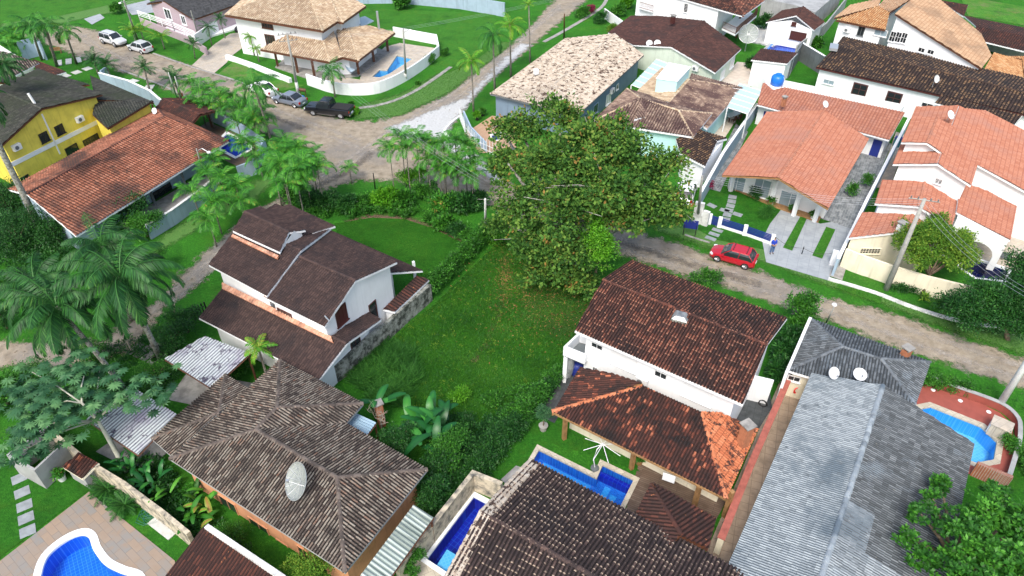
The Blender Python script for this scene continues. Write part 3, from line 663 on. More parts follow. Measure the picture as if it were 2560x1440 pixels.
A,Bc,C1,C2,Dl,Dr = P(2027,797,e),P(2325,906,e),P(2107,868,r),P(2203,898,r),P(1967,926,e),P(2288,1012,e)
h.roof([[A,Bc,C2,C1],[C1,C2,Dr,P(2030,945,2.75),Dl],[A,C1,Dl],[Bc,C2,Dr]], 'slate_dark', tw=.20, th=.30, style='lo', fascia='white', ridges=[(A,C1),(C1,C2),(C2,Bc),(C1,Dl),(C2,Dr)], rr=.12)
wg = h.r
h.wall(inset([A,Bc,Dr,Dl], .4), 'cream')
chimney(h, 2260,893,2.9,.7,'terracotta',.5)
mb = MB(); pathwall(mb, [P(2025,797,3.0).xy, P(1965,935,3.0).xy], 0, 3.15, .2); mb.build('side_parapet', M['white'], h.root)
h.win(1985,946,.8,.45); 
dish(P(2075,945,3.2), .42, R_(160), R_(40), 'white oval satellite dish tilted on grey tiled roof, left of the round one', mast=.5)
dish(P(2143,948,3.3), .45, R_(185), R_(62), 'white round satellite dish facing up on grey tiled roof', mast=.4)
# --- bottom left dark roof
h = House(P(560,1440), 'low building at bottom left with dark ribbed roof and white flashing', 'house')
h.roof([q((513,1313,2.6),(392,1470,2.0),(640,1560,2.0),(720,1440,2.6))], 'red_dark', tw=.2, th=.5, style='wave', fascia='concrete')
h.wall(inset(q((513,1313,2.4),(392,1470,2.4),(640,1560,2.4),(720,1440,2.4)), .3), 'cream', top=1.9)
mb = MB(); pathwall(mb, [P(518,1320,2.6).xy, P(712,1450,2.6).xy], 2.3, 2.85, .28); mb.build('white_flashing', M['white_dirty'], h.root)
# --- yellow house
h = House(P(80,330), 'bright yellow two storey house with mossy charcoal gable roof', 'house'); YE = h
r4(h, 'charcoal', (-110,310), (0,367), (-10,222), (105,272), 5.6, 6.9, (95,172), (256,237), ov=.55, wm='yellow', tw=.27, th=.36, style='fine', fascia='wood')
yr = h.r
for px, py in ((110,343),(149,324)): h.win(px, py, .95, .95, frame='black', bars=1)
h.win(230,356,2.0,1.3, frame='black', bars=4, hbars=2); h.win(183,382,1.5,1.6, frame='black'); h.win(62,445,.9,.4, frame='black')
hac(h, 38,367); hac(h, 196,297)
def band(H, px0, px1, w_, mat='white', name='wall_band'):
    a = H.onwall(*px0); b = H.onwall(*px1)
    if not a or not b: return
    n = a[1]; d = (b[0]-a[0]); L = d.length; t = d.normalized(); u = t.cross(n); Mx = Matrix((t, n, u)).transposed()
    MB().box((a[0]+b[0])/2+n*.02, (L, .05, w_), M=Mx).build(name, M[mat], H.root)
band(h, (28,412), (243,305), .45); band(h, (104,285), (150,385), .16, 'plastic_white', 'drain_pipe')
pp = P(92,266,6.6); MB().tube([pp, pp+Vector((-.3,0,1.4))], .13, 8).build('flue_pipe', M['plastic_white'], yr)
h.roof([q((233,292,4.2),(267,317,4.2),(385,257,4.2),(238,250,5.0)), q((385,257,4.2),(225,190,4.2),(238,250,5.0))], 'charcoal', tw=.27, th=.36, style='fine', fascia='wood')
h.wall(inset(q((225,290,4.2),(267,317,4.2),(385,257,4.2),(225,190,4.2)), .4), 'yellow')
h.roof([q((-30,205,5.5),(0,196,5.5),(145,187,5.2),(225,214,5.2),(120,222,5.8))], 'charcoal', tw=.27, th=.36, style='fine', fascia='wood')
# --- long orange tiled house
h = House(P(330,450), 'long low house with weathered orange tiled hip roof and front veranda', 'house'); OR = h
r4(h, 'orange_old', (190,592), (572,353), (68,487), (413,293), 2.9, 4.6, (20,474), (395,272), hip=(0,1), walls=False, tw=.29, th=.44, style='barrel', fascia='white', ridge_mat='red_dark', rr=.13)
rf = h.r
h.wall(inset(q((190,592,2.9),(572,353,2.9),(395,272,2.9),(20,474,2.9)), [2.6,.5,.5,.5]), 'bluewall')
posts(h, [(390,515),(470,482),(545,430),(330,560)], 2.75, .22, 'dgrey')
h.win(405,485,2.6,1.3, frame='black', bars=2); h.win(345,510,1.8,1.8, frame='black')
flat_prism('veranda_floor', [(330,590),(560,455),(520,430),(300,560)], 0, .12, M['concrete'], parent=h.root)
dish(P(392,288,3.6), .35, R_(200), R_(30), 'small white dish at the ridge end of the orange tiled roof', mast=.5)
# --- poolside gazebo
h = House(P(460,300), 'open gazebo with dark brown tiled gable roof beside blue pool', 'gazebo', 'gazebo')
r4(h, 'red_dark', (383,278), (478,315), (408,247), (500,287), 2.8, 3.5, (475,246), (538,280), walls=False, tw=.25, th=.36, style='lo', fascia='wood')
posts(h, [(478,352),(530,318),(398,315),(470,285)], 2.7, .2, 'wood')
# --- house roofs at far left
h = House(P(60,190), 'house at far left edge with brown ribbed roofs and white gable', 'house')
h.roof([q((-40,125,4.2),(12,127,4.2),(100,163,3.0),(5,203,3.0),(-60,200,3.2))], 'lichen', tw=.27, th=.4, style='lo', fascia='white')
h.wall(inset(q((-40,130,3.0),(12,130,3.0),(96,165,3.0),(5,200,3.0),(-60,200,3)), .5), 'white')
h.roof([q((82,148,3.3),(165,180,2.6),(127,192,2.6),(92,183,2.9))], 'red_dark', tw=.27, th=.4, style='lo', fascia='white')
h.wall(inset(q((82,150,2.6),(162,180,2.6),(127,190,2.6),(92,183,2.6)), .3), 'white', top=2.5)
# --- lilac house
h = House(P(480,50), 'single storey lilac house with dark grey tiled gable roof', 'house')
r4(h, 'grey_dark', (483,50), (660,-12), (408,2), (600,-60), 3.1, 4.3, (367,12), (540,-55), ov=.5, wm='lilac', tw=.28, th=.36, style='fine', fascia='wood')
h.win(420,35,1.6,1.5, frame='white', fw=.16); h.win(459,50,1.1,1.3, frame='white', fw=.16)
mb = MB(); mb.prism([p.xy for p in W([(405,75),(490,105),(640,60),(560,25)])], 0, .25); mb.build('plinth', M['white'], h.root)
# --- corner house with sand coloured roofs and pool
h = House(P(770,110), 'two storey corner house with sand coloured hipped roofs and brown timber trim', 'house'); TN = h
e, r = 5.6, 7.0
up = [q((562,38,e),(806,78,e),(775,-8,r),(690,-22,r)), q((806,78,e),(845,55,e),(826,-2,6.7),(775,-8,r)), q((858,57,e),(915,15,e),(845,-22,6.7),(826,-2,6.7)), q((845,55,e),(858,57,e),(826,-2,6.7)), q((562,38,e),(690,-22,r),(640,-30,e))]
kw = dict(tw=.33, th=.46, style='barrel', fascia='wood', rr=.15, slabt=.22)
h.roof(up, 'tan', ridges=[(P(806,78,e),P(775,-8,r)),(P(690,-22,r),P(775,-8,r)),(P(858,57,e),P(826,-2,6.7)),(P(690,-22,r),P(562,38,e))], **kw)
h.wall(inset(q((562,38,e),(806,78,e),(845,55,e),(858,57,e),(915,15,e),(845,-22,e),(640,-30,e)), 1.0), 'white')
for px, py, w_, hh in ((668,62,1.8,.9),(676,100,1.6,1.4)): h.win(px, py, w_, hh, frame='wood', pane='glass', bars=3, fw=.12)
e = 2.8
lowt = [q((650,124,e),(825,156,e),(808,103,4.0),(718,88,4.0)), q((825,156,e),(856,143,e),(834,80,4.1),(808,103,4.0)), q((855,144,e),(897,153,e),(870,72,4.2),(840,72,4.1)), q((897,153,e),(988,80,e),(917,66,3.6),(870,72,4.2))]
h.roof(lowt, 'tan', ridges=[(P(825,156,e),P(808,103,4.0)),(P(897,153,e),P(870,72,4.2)),(P(897,153,e),P(988,80,e+.02)) if 0 else (P(870,72,4.2),P(917,66,3.6))], **kw)
posts(h, [(695,168),(745,184),(788,200),(897,188),(935,157),(970,130)], 2.7, .28, 'wood')
h.wall(inset(q((650,124,e),(825,156,e),(897,153,e),(988,80,e),(850,40,e),(700,60,e)), 2.4), 'white', top=2.6)
flat_prism('porch_floor', [(688,170),(790,205),(897,192),(975,132),(930,118),(720,140)], 0, .15, M['concrete'], parent=h.root)
pp = P(948,75,3.2); MB().tube([pp, pp+Vector((0,0,2.6))], .16, 8).build('flue_pipe', M['metal'], h.root)
mb = MB(); mb.prism([p.xy for p in W([(885,48,3.2),(905,66,3.2),(935,52,3.2),(912,40,3.2)])], 3.1, 3.2); mb.build('glass_canopy', M['glass_pale'], h.root)
# --- long cream roof
h = House(P(1420,200), 'long house with cream roof blotched black and blue grey side wall', 'house'); CR = h
r4(h, 'cream_lichen', (1443,290), (1610,138), (1387,210), (1537,85), 3.0, 3.9, (1225,235), (1413,97), hip=(1,0), ov=.5, wm='bluegrey', tw=.27, th=.36, style='lo', fascia='dgrey')
h.win(1543,217,.6,.7, frame='white', bars=0); h.win(1521,247,1.4,1.3, pane='plastic_white', frame='white'); h.win(1489,272,1.3,1.2, frame='bluewall'); h.win(1467,293,.8,1.2, frame='bluewall', hbars=4)
hac(h, 1527,226)
MB().box(P(1340,185,3.7)+Vector((0,0,.3)), (.5,.5,.6), rz=.5).build('roof_vent', M['plastic_white'], h.r)
# --- brown roof, pale green wall
h = House(P(1690,120), 'pale green walled house with broad dark brown roof', 'house'); GN = h
rA, rB = P(1678,118,4.3), P(1760,53,4.3); lp = Plane([rA, rB, P(1583,113,3.1)]); rp_ = Plane([rA, rB, P(1788,183,3.0)])
LF = hits(lp, [(1583,113),(1520,82),(1577,40),(1650,41)])+[rB, rA]; RF = [rA, rB]+hits(rp_, [(1853,123),(1788,183)])
h.roof([LF, RF], 'brown', tw=.3, th=.36, style='fine', fascia='white', ridges=[(rA,rB)])
h.wall(inset([RF[3], LF[0], LF[1], LF[2], RF[1], RF[2]] if 0 else [LF[0], RF[3], RF[2], rB, LF[3], LF[2], LF[1]], .5), 'palegreen')
h.win(1806,186,1.5,1.2, pane='plastic_white', frame='white'); h.win(1830,158,1.5,1.2, pane='plastic_white', frame='white')
hac(h, 1741,170)
chimney(h, 1681,58,4.0,.9,'redbrown',.5, cap=True)
dish(P(1622,118,3.3), .42, R_(190), R_(35), 'white satellite dish on the brown roof eave, left of a pair', mast=.5)
dish(P(1642,118,3.4), .45, R_(190), R_(35), 'white satellite dish on the brown roof eave, right of a pair', mast=.5)
dish(P(1862,128,0), 1.35, R_(195), R_(35), 'large round mesh dish beside the broad dark brown roof', mesh=True, mast=2.4)
# --- white two storey house at top
h = House(P(1750,60), 'white two storey house with corner balcony and red brown hip roof, top edge', 'house'); WT = h
e, r = 5.7, 7.3
h.roof([q((1560,-45,e),(1858,43,e),(1800,-45,r),(1640,-95,r)), q((1858,43,e),(1912,0,e),(1880,-30,e+.3),(1800,-45,r))], 'dark_rust', tw=.27, th=.42, fascia='white', ridges=[(P(1858,43,e),P(1800,-45,r))])
h.wall(inset(q((1590,-35,e),(1800,26,e),(1850,-25,e),(1640,-95,e)), .3), 'white')
h.win(1715,20,.7,1.2, frame='plastic_white', hbars=5, bars=0)
bl = [P(*t).xy for t in ((1805,70,2.9),(1838,85,2.9),(1892,38,2.9),(1860,22,2.9))]
mb = MB(); mb.prism(bl, 2.6, 2.9); mb.build('balcony_floor', M['white'], h.root)
def railing(root, pts, z0, z1, mat='wood', gap=.16, name='railing', world=True):
    mb = MB()
    for a, b in zip(pts[:-1], pts[1:]):
        a = Vector((a[0],a[1],0)); b = Vector((b[0],b[1],0)); n = max(2, int((b-a).length/gap))
        for i in range(n+1):
            p = a.lerp(b, i/n); mb.box(p+Vector((0,0,(z0+z1)/2)), (.03,.03,z1-z0))
        for z in (z0+.06, z1): mb.tube([a+Vector((0,0,z)), b+Vector((0,0,z))], .035, 4)
    return mb.build(name, M[mat], root)
railing(h.root, bl[:3], 2.9, 3.8, 'wood')
bl2 = [P(*t).xy for t in ((1598,18,2.9),(1632,28,2.9),(1632,5,2.9),(1600,-2,2.9))]
mb = MB(); mb.prism(bl2, 2.65, 2.85); mb.build('balcony_floor', M['white'], h.root); railing(h.root, bl2[:2], 2.86, 3.7, 'wood')
posts(h, [(1840,95),(1885,52)], 5.6, .22, 'wood'); posts(h, [(1600,52),(1628,60)], 2.7, .18, 'wood')
# --- small white gabled house, and lean-to
h = House(P(1985,80), 'small white gabled house with dark brown roof beside square blue pool', 'house')
r4(h, 'brown', (2035,77), (2062,55), (1992,40), (2008,17), 3.0, 3.9, (1915,55), (1955,28), ov=.25, wm='white', tw=.27, th=.36, style='lo', fascia='white')
h.win(1985,60,.6,.5, pane='redbrown', frame='redbrown'); h.win(1995,90,2.2,1.1, pane='redbrown', frame='redbrown', bars=3)
h = House(P(1930,150), 'white lean-to annex with flat dark brown roof by the tiled yard', 'annex', 'annex')
h.roof([q((1878,150,2.7),(1968,160,2.7),(1994,133,3.0),(1902,122,3.0))], 'brown', tw=.27, th=.36, style='lo', fascia='white')
h.wall(inset(q((1878,150,2.7),(1968,160,2.7),(1994,133,3.0),(1902,122,3.0)), .2), 'white')
h = House(P(2000,5), 'unfinished grey block building at the top edge', 'building', 'building')
h.wall(inset(q((1905,-5,3),(1990,12,3),(2040,30,3),(2110,-30,3),(1950,-60,3)), .1), 'grey', top=2.9)
# --- aqua tank room house
h = House(P(1680,290), 'house with tan and brown hipped roofs and pale aqua tank room', 'house'); AQ = h
kw = dict(tw=.29, th=.40, style='barrel', fascia='white', rr=.13, slabt=.18)
r4(h, 'tan_brown', (1485,302), (1732,345), (1602,248), (1697,277), 3.3, 4.4, (1567,223), (1780,285), hip=(1,1), ov=.5, wm='aqua', ridge_mat='tan', **kw)
e = 2.9
h.roof([q((1768,323,e),(1855,222,e),(1723,200,3.9),(1672,257,3.9))], 'tan_brown', ridge_mat='tan', ridges=[(P(1723,200,3.9),P(1672,257,3.9)),(P(1723,200,3.9),P(1855,222,e))], **kw)
h.wall(inset(q((1768,323,e),(1855,222,e),(1723,200,e),(1655,290,e)), .4), 'aqua', top=2.75)
h.roof([q((1672,257,3.9),(1723,200,3.9),(1655,170,3.0),(1590,232,3.0))], 'tan', **kw)
h.roof([q((1728,186,3.0),(1858,220,3.0),(1853,224,3.05),(1722,199,3.6))], 'tan_brown', **kw)
h.roof([q((1690,345,3.1),(1752,328,3.1),(1793,353,3.3),(1763,418,2.7),(1700,385,2.7)), q((1752,328,3.1),(1818,347,2.8),(1793,353,3.3))], 'amber_dark', **kw)
h.wall(inset(q((1690,345,2.7),(1752,328,2.7),(1818,350,2.7),(1763,418,2.7),(1700,385,2.7)), .3), 'white', top=2.6)
h.roof([q((1585,300,3.8),(1603,250,4.42),(1622,290,3.85))], 'tan_brown', **kw)
bx = [P(*t).xy for t in ((1642,196,5.2),(1693,203,5.2),(1725,168,5.2),(1673,158,5.2))]
mb = MB(); mb.prism(bx, 3.0, 5.15); mb.build('tank_room', M['aqua'], h.root); mb = MB(); mb.prism(inset(bx, -.08), 5.152, 5.25); mb.build('tank_room_slab', M['white'], h.root)
def glass_roof(label, pts, z, n, posts_=()):
    p = [P(x, y, z) for x, y in pts]; c = sum(p, Vector())/4; c.z = 0; r = empty('glass_canopy', c, label, 'canopy')
    V = p+[v+Vector((0,0,.03)) for v in p]
    MB().add(V, [(0,1,2,3),(4,5,6,7),(0,1,5,4),(1,2,6,5),(2,3,7,6),(3,0,4,7)]).build('glass_sheet', M['glass_canopy'], r)
    mb = MB()
    for i in range(n+1):
        a = p[0].lerp(p[3], i/n); b = p[1].lerp(p[2], i/n); mb.tube([a+Vector((0,0,.06)), b+Vector((0,0,.06))], .05, 4)
    for a, b in ((0,3),(1,2)): mb.tube([p[a]+Vector((0,0,-.05)), p[b]+Vector((0,0,-.05))], .07, 4)
    mb.build('frame', M['plastic_white'], r)
    for v in p: MB().box(Vector((v.x, v.y, z/2)), (.12,.12,z-.1)).build('post', M['plastic_white'], r)
M['glass_canopy'] = plain('milky_glass', (.42,.56,.56), .15, spec=.6)
glass_roof('pale green glass canopy left of the aqua tank room', [(1578,213),(1606,224),(1670,160),(1640,149)], 3.0, 6)
glass_roof('pale glass canopy over the dining terrace beside coral roofs', [(1818,270),(1868,286),(1903,228),(1848,210)], 3.0, 5)
# --- coral house with porch, and rear wing
h = House(P(1990,420), 'white house with coral tiled gable roof and columned front porch', 'house'); CO = h
E1,E2,R1,R2,B1,B2 = r4(h, 'coral', (1805,440), (1917,280), (1945,445), (2060,278), 3.1, 4.3, (2070,523), (2172,348), walls=False, tw=.29, th=.42, style='lo', fascia='lightwood', rr=.13)
ft = inset([E1,E2,B2,B1], [.5,.5,.5,3.4]); 
h.wall(ft, 'white')
h.win(1842,462,1.6,2.0, pane='glass_pale', frame='white'); h.win(1905,470,1.6,2.0, pane='glass_pale', frame='white'); h.win(1975,500,2.0,1.6, pane='glass_pale', frame='white')
posts(h, [(1826,478),(1883,487),(1925,514),(1983,540),(2035,555)], 2.9, .32, 'white', name='column')
flat_prism('porch_floor', [(1822,470),(1930,518),(2045,558),(2072,505),(1960,460),(1845,430)], 0, .14, M['lightwood'], parent=h.root)
chimney(h, 1957,265,3.4,.9,'terracotta',.4)
h = House(P(2080,330), 'low rear wing with long coral tiled lean-to roof and navy door', 'annex', 'annex'); RW = h
h.roof([q((1893,263,2.7),(2223,350,2.7),(2262,283,3.5),(1907,207,3.5))], 'coral', tw=.34, th=.5, style='wave', fascia='white')
h.wall(inset(q((1893,263,2.7),(2223,350,2.7),(2262,283,2.7),(1907,207,2.7)), [.9,.3,.1,.2]), 'white')
h.win(2189,371,1.0,2.1, pane='navy', frame='white', bars=0, name='door'); h.win(1915,296,.7,1.6, pane='navy', frame='navy', bars=0, name='door')
# --- long dark roof
h = House(P(2280,220), 'long white house with dark amber flecked tiled roof across the right', 'house'); LD = h
r4(h, 'amber_dark', (2040,167), (2620,303), (2090,115), (2640,252), 3.6, 4.45, (2107,93), (2640,213), ov=.45, wm='white', tw=.34, th=.46, style='barrel', fascia='redbrown')
lr = h.r
for px, py, w_, hh in ((2072,205,1.3,.55),): h.win(px, py, w_, hh, pane='glass_pale')
for px, py in ((2147,230),(2232,252)): h.win(px, py, 1.6, 2.0, pane='glass', frame='redbrown', bars=1, hbars=2, fw=.14)
h.win(2318,263,1.2,.5)
h.roof([q((2336,258,3.42),(2536,312,3.42),(2556,290,3.6),(2352,240,3.6))], 'amber_dark', tw=.34, th=.46, fascia='white')
h.wall(inset(q((2336,258,3.4),(2536,312,3.4),(2556,290,3.4),(2352,240,3.4)), .2), 'white', top=3.3)
MB().box(P(2084,120,4.6)+Vector((0,0,.1)), (1.0,1.9,.35), rz=-.4).build('solar_heater', M['metal'], lr)
dish(P(2330,218,4.0), .45, R_(150), R_(25), 'thin white dish on long dark amber flecked roof', mast=1.0)
# --- big tan house
h = House(P(2280,100), 'large white two storey house with sweeping tan tiled roof', 'house'); BG = h
A, Bp, Cp = P(2237,35,7.6), P(2453,172,4.2), P(2478,140,4.2); pl = Plane([A,Bp,Cp])
big = [A,Bp,Cp]+hits(pl, [(2452,85),(2347,-2),(2290,-12)])
h.roof([big], 'tan_big', tw=.28, th=.42, style='lo', fascia='wood')
plb = h.planes
wl = inset(big, .3)
h.wall(wl, 'white')
e = 5.5
f1 = q((2090,50,e),(2213,77,e),(2224,32,6.5),(2195,17,6.6)); f2 = q((2085,45,e),(2195,17,6.6),(2205,-5,6.6),(2125,15,e)); f3 = q((2195,17,6.6),(2224,32,6.5),(2290,-10,6.9),(2230,-25,6.9))
h.roof([f1], 'amber', tw=.28, th=.42, style='barrel', fascia='wood'); h.roof([f2, f3], 'tan_big', tw=.28, th=.42, style='lo', fascia='wood')
h.wall(inset([f1[0], f1[1], P(2232,40,e), P(2290,-10,e), f2[3]], .4), 'white', top=e-.15)
for px in (2232,2246,2260): h.win(px, 93+(px-2246)*.12, .75, 1.3, frame='white', hbars=1)
h.win(2304,125,.8,.55); h.win(2327,130,.8,.55); h.win(2153,77,.8,1.3, frame='dgrey'); h.win(2202,82,1.6,.8, pane='glass_pale')
hac(h, 2119,74)
h.roof([q((2458,176,3.6),(2484,132,4.3),(2552,152,3.6)), q((2458,176,3.6),(2552,152,3.6),(2560,195,3.0),(2475,200,3.0)), q((2552,152,3.6),(2484,132,4.3),(2640,150,3.6),(2640,215,3.0),(2560,195,3.0))], 'amber', tw=.28, th=.42, style='lo', fascia='wood')
# --- far right dark red roofs
h = House(P(2480,90), 'low far right building with dark red tiled roofs beside green lawn', 'building', 'building')
h.roof([q((2350,0,3.2),(2420,14,3.2),(2410,41,2.8),(2385,28,2.8)), q((2410,40,3.0),(2620,82,3.0),(2620,102,3.6),(2440,66,3.6)), q((2440,66,3.6),(2620,102,3.6),(2560,128,2.9),(2530,121,2.9),(2428,97,2.9))], 'red_dark', tw=.28, th=.42, style='lo', fascia='white')
# --- coral complex at right
h = House(P(2350,430), 'large white house with several stepped coral tiled gables', 'house'); CX = h
kw = dict(tw=.30, th=.42, style='lo', fascia='white', rr=.12)
rA, rB = P(2397,266,7.0), P(2343,410,7.0)
left = [P(2232,412,5.7),P(2290,267,5.7),rA,rB]
rpl = Plane([rA, rB, P(2427,465,6.1)])
right = [rB]+hits(rpl, [(2427,465),(2443,413),(2660,533),(2700,400),(2560,328),(2460,277),(2410,272)])+[rA]
h.roof([left, right], 'coral', **kw)
h.wall(inset([left[0], left[1], rA, right[5], right[4], right[3], right[2], right[1], rB], [.5,.5,.3,.3,.3,.35,.35,.35,.35]), 'white')
h.win(2347,453,.6,.5, hbars=3)
r4(h, 'coral', (2253,357), (2280,293), (2317,358), (2342,295), 6.9, 7.6, (2363,390), (2388,322), ov=.4, wm='white', z0=5, **kw)
dl = q((2187,510,3.9),(2205,452,3.9),(2312,455,4.8),(2295,517,4.8)); dp = Plane([dl[2], dl[3], P(2378,568,4.1)])
dr = [dl[3]]+hits(dp, [(2378,568),(2390,531),(2400,456)])+[dl[2]]
h.roof([dl, dr], 'coral', ridges=[(dl[2],dl[3])], **kw); h.wall(inset([dl[0],dl[1],dl[2],dr[3],dr[2],dr[1],dl[3]], .35), 'white')
ep = Plane(q((2390,531,4.35),(2525,602,3.2),(2541,517,3.2))); ef = hits(ep, [(2390,531),(2525,602),(2541,517),(2467,478),(2400,455)])
h.roof([ef], 'coral', **kw)
h.wall(inset([hp(ep,2392,520), hp(ep,2420,535), hp(ep,2445,500), hp(ep,2405,470)], .05), 'white')
# arcade: flat wall with an arch opening under the verge
a, b = hp(ep,2396,537), hp(ep,2522,600); t = (b-a); t.z = 0; L = t.length; t.normalize(); n = Vector((-t.y,t.x,0)); mb = MB(); K = 24
for i in range(K):
    def prof(s):
        x = s*L; z1 = ep.z(a.x+t.x*x, a.y+t.y*x)-.15; c, hw = L*.55, L*.33
        return x, (1.15+math.sqrt(max(0, 1-((x-c)/hw)**2))*1.2 if abs(x-c) < hw else 0.0), z1
    x0, l0, t0 = prof(i/K); x1, l1, t1 = prof((i+1)/K)
    lo_ = max(l0, l1) if min(l0, l1) > 0 else 0; l0 = l0 if min(l0,l1) > 0 else 0; l1 = l1 if min(prof(i/K)[1], l1) > 0 else 0
    p0, p1 = a+t*x0, a+t*x1; V = []
    for s in (-.15, .15): V += [(p0.x+n.x*s,p0.y+n.y*s,l0),(p1.x+n.x*s,p1.y+n.y*s,l1),(p1.x+n.x*s,p1.y+n.y*s,t1),(p0.x+n.x*s,p0.y+n.y*s,t0)]
    mb.add(V, [(0,1,2,3),(7,6,5,4),(0,4,5,1),(3,2,6,7),(0,3,7,4),(1,5,6,2)])
mb.build('arcade_wall', M['white'], h.root)
fl = q((2122,596,2.9),(2155,532,2.9),(2281,538,3.7),(2262,580,3.7)); fp = Plane([fl[2], fl[3], P(2330,612,3.1)]); fr = [fl[3]]+hits(fp, [(2330,612),(2350,575)])+[fl[2]]
h.roof([fl, fr], 'coral', ridges=[(fl[2],fl[3])], **kw); h.wall(inset([fl[0],fl[1],fl[2],fr[2],fr[1],fl[3]], [.15,.3,.3,.3,.15,.15]), 'cream')
h.win(2175,627,1.7,.55, frame='cream', bars=6, hbars=2, pane='glass', fw=.06)
chimney(h, 2248,580,3.5,.75,'white',.5)
dish(P(2368,300,7.3), .45, R_(150), R_(40), 'white satellite dish on topmost coral roof ridge', mast=.5)
dish(P(2058,272,4.0), .4, R_(150), R_(40), 'small white dish at the ridge end of the porch house coral roof', mast=.5)
# ================================================================ ground, roads, paving
def grass_mat(name, c_dark, c_mid, c_light, dry=None, sc=.35, dryr=(.60,.75)):
    m, t, b = newmat(name); g = gpos(t); b.inputs['Roughness'].default_value = .95; b.inputs['Specular IOR Level'].default_value = .15
    c = ramp(t, [(.30,c_dark),(.5,c_mid),(.68,c_light)], noise(t, g, 5.5, 6, .8))
    c = mixc(t, c, c_dark, stepr(t, noise(t, g, sc, 4, .6), .50, .72))
    c = mixc(t, c, tuple(x*1.35 for x in c_light), math_(t, 'MULTIPLY', stepr(t, noise(t, g, sc*3.1, 7, .8), .55, .72), .55))
    c = mixc(t, c, (c_mid[0]*1.9, c_mid[1]*1.0, c_mid[2]), math_(t, 'MULTIPLY', stepr(t, noise(t, g, sc*1.7, 6, .7), .52, .66), .5))
    if dry: c = mixc(t, c, dry, math_(t, 'MULTIPLY', stepr(t, noise(t, g, sc*.8, 6, .75), dryr[0], dryr[1]), .75))
    t.links.new(c, b.inputs['Base Color']); bump(t, b, noise(t, g, 9, 5, .8), .9, .12); return m
M['grass'] = grass_mat('mown_grass', (0.014,0.083,0.008), (0.029,0.153,0.012), (0.061,0.248,0.019), (0.079,0.142,0.029), .22)
M['verge'] = grass_mat('worn_verge_grass', (0.032,0.130,0.016), (0.061,0.201,0.023), (0.101,0.271,0.039), (.19,.16,.09), .3, (.50,.68))
M['lawn'] = grass_mat('deep_green_lawn', (0.012,0.073,0.007), (0.023,0.130,0.010), (0.043,0.189,0.016), (0.050,0.106,0.019), .4, (.62,.8))
M['lawn_bright'] = grass_mat('bright_green_lawn', (.020,.100,.011), (.038,.160,.015), (.070,.225,.025), (.085,.14,.035), .4, (.6,.8))
def dirt_mat():
    m, t, b = newmat('compacted_dirt'); g = gpos(t); b.inputs['Roughness'].default_value = .95
    c = ramp(t, [(.32,(.18,.145,.10)),(.5,(.28,.235,.175)),(.68,(.37,.32,.25))], noise(t, g, 1.1, 7, .72))
    c = mixc(t, c, (.17,.16,.15), stepr(t, noise(t, g, .16, 4), .5, .7))
    c = mixc(t, c, (.50,.45,.39), stepr(t, noise(t, g, 3.2, 5, .75), .62, .76))
    c = mixc(t, c, (.10,.085,.07), stepr(t, noise(t, g, 11, 3, .7), .66, .80))
    at = t.nodes.new('ShaderNodeAttribute'); at.attribute_name = 'rnd'
    t.links.new(c, b.inputs['Base Color']); bump(t, b, noise(t, g, 3, 6, .7), .6, .12)
    f = math_(t, 'ADD', at.outputs['Fac'], math_(t, 'MULTIPLY', math_(t, 'SUBTRACT', noise(t, g, .9, 6, .75), .5), 4.0))
    al = stepr(t, f, -.25, .45); tr = t.nodes.new('ShaderNodeBsdfTransparent'); mx = t.nodes.new('ShaderNodeMixShader')
    t.links.new(al, mx.inputs[0]); t.links.new(tr.outputs[0], mx.inputs[1]); t.links.new(b.outputs[0], mx.inputs[2]); t.links.new(mx.outputs[0], t.nodes['Material Output'].inputs[0])
    return m, c
M['dirt'], _ = dirt_mat()
def soft_mat(name, stops, sc=2.0, wob=3.0, bs=.5, top=1.0):
    m, t, b = newmat(name); g = gpos(t); b.inputs['Roughness'].default_value = .95
    c = ramp(t, stops, noise(t, g, sc, 8, .8)); at = t.nodes.new('ShaderNodeAttribute'); at.attribute_name = 'rnd'
    t.links.new(c, b.inputs['Base Color']); bump(t, b, noise(t, g, sc*2.5, 5, .7), bs, .08)
    f = math_(t, 'ADD', at.outputs['Fac'], math_(t, 'MULTIPLY', math_(t, 'SUBTRACT', noise(t, g, 1.3, 7, .8), .5), wob))
    al = math_(t, 'MULTIPLY', stepr(t, f, -.2, .5), top); tr = t.nodes.new('ShaderNodeBsdfTransparent'); mx = t.nodes.new('ShaderNodeMixShader')
    t.links.new(al, mx.inputs[0]); t.links.new(tr.outputs[0], mx.inputs[1]); t.links.new(b.outputs[0], mx.inputs[2]); t.links.new(mx.outputs[0], t.nodes['Material Output'].inputs[0])
    return m
M['gravel'] = soft_mat('white_grey_gravel', [(.3,(.30,.30,.29)),(.5,(.47,.48,.48)),(.7,(.62,.63,.64))], 5.0, 3.0, .8)
M['bare'] = soft_mat('bare_brown_soil', [(.3,(.07,.045,.028)),(.6,(.15,.095,.06))], 2.5, 3.5)
M['dry'] = soft_mat('pale_dry_grass', [(.3,(.07,.11,.03)),(.6,(.13,.13,.05)),(.8,(.22,.16,.08))], 6, 4.5, .5, .45)
M['verge_soft'] = soft_mat('short_verge_grass', [(.30,(.035,.115,.018)),(.5,(.065,.18,.028)),(.68,(.12,.21,.05))], 5.0, 2.5, .8)
ZC = [0]
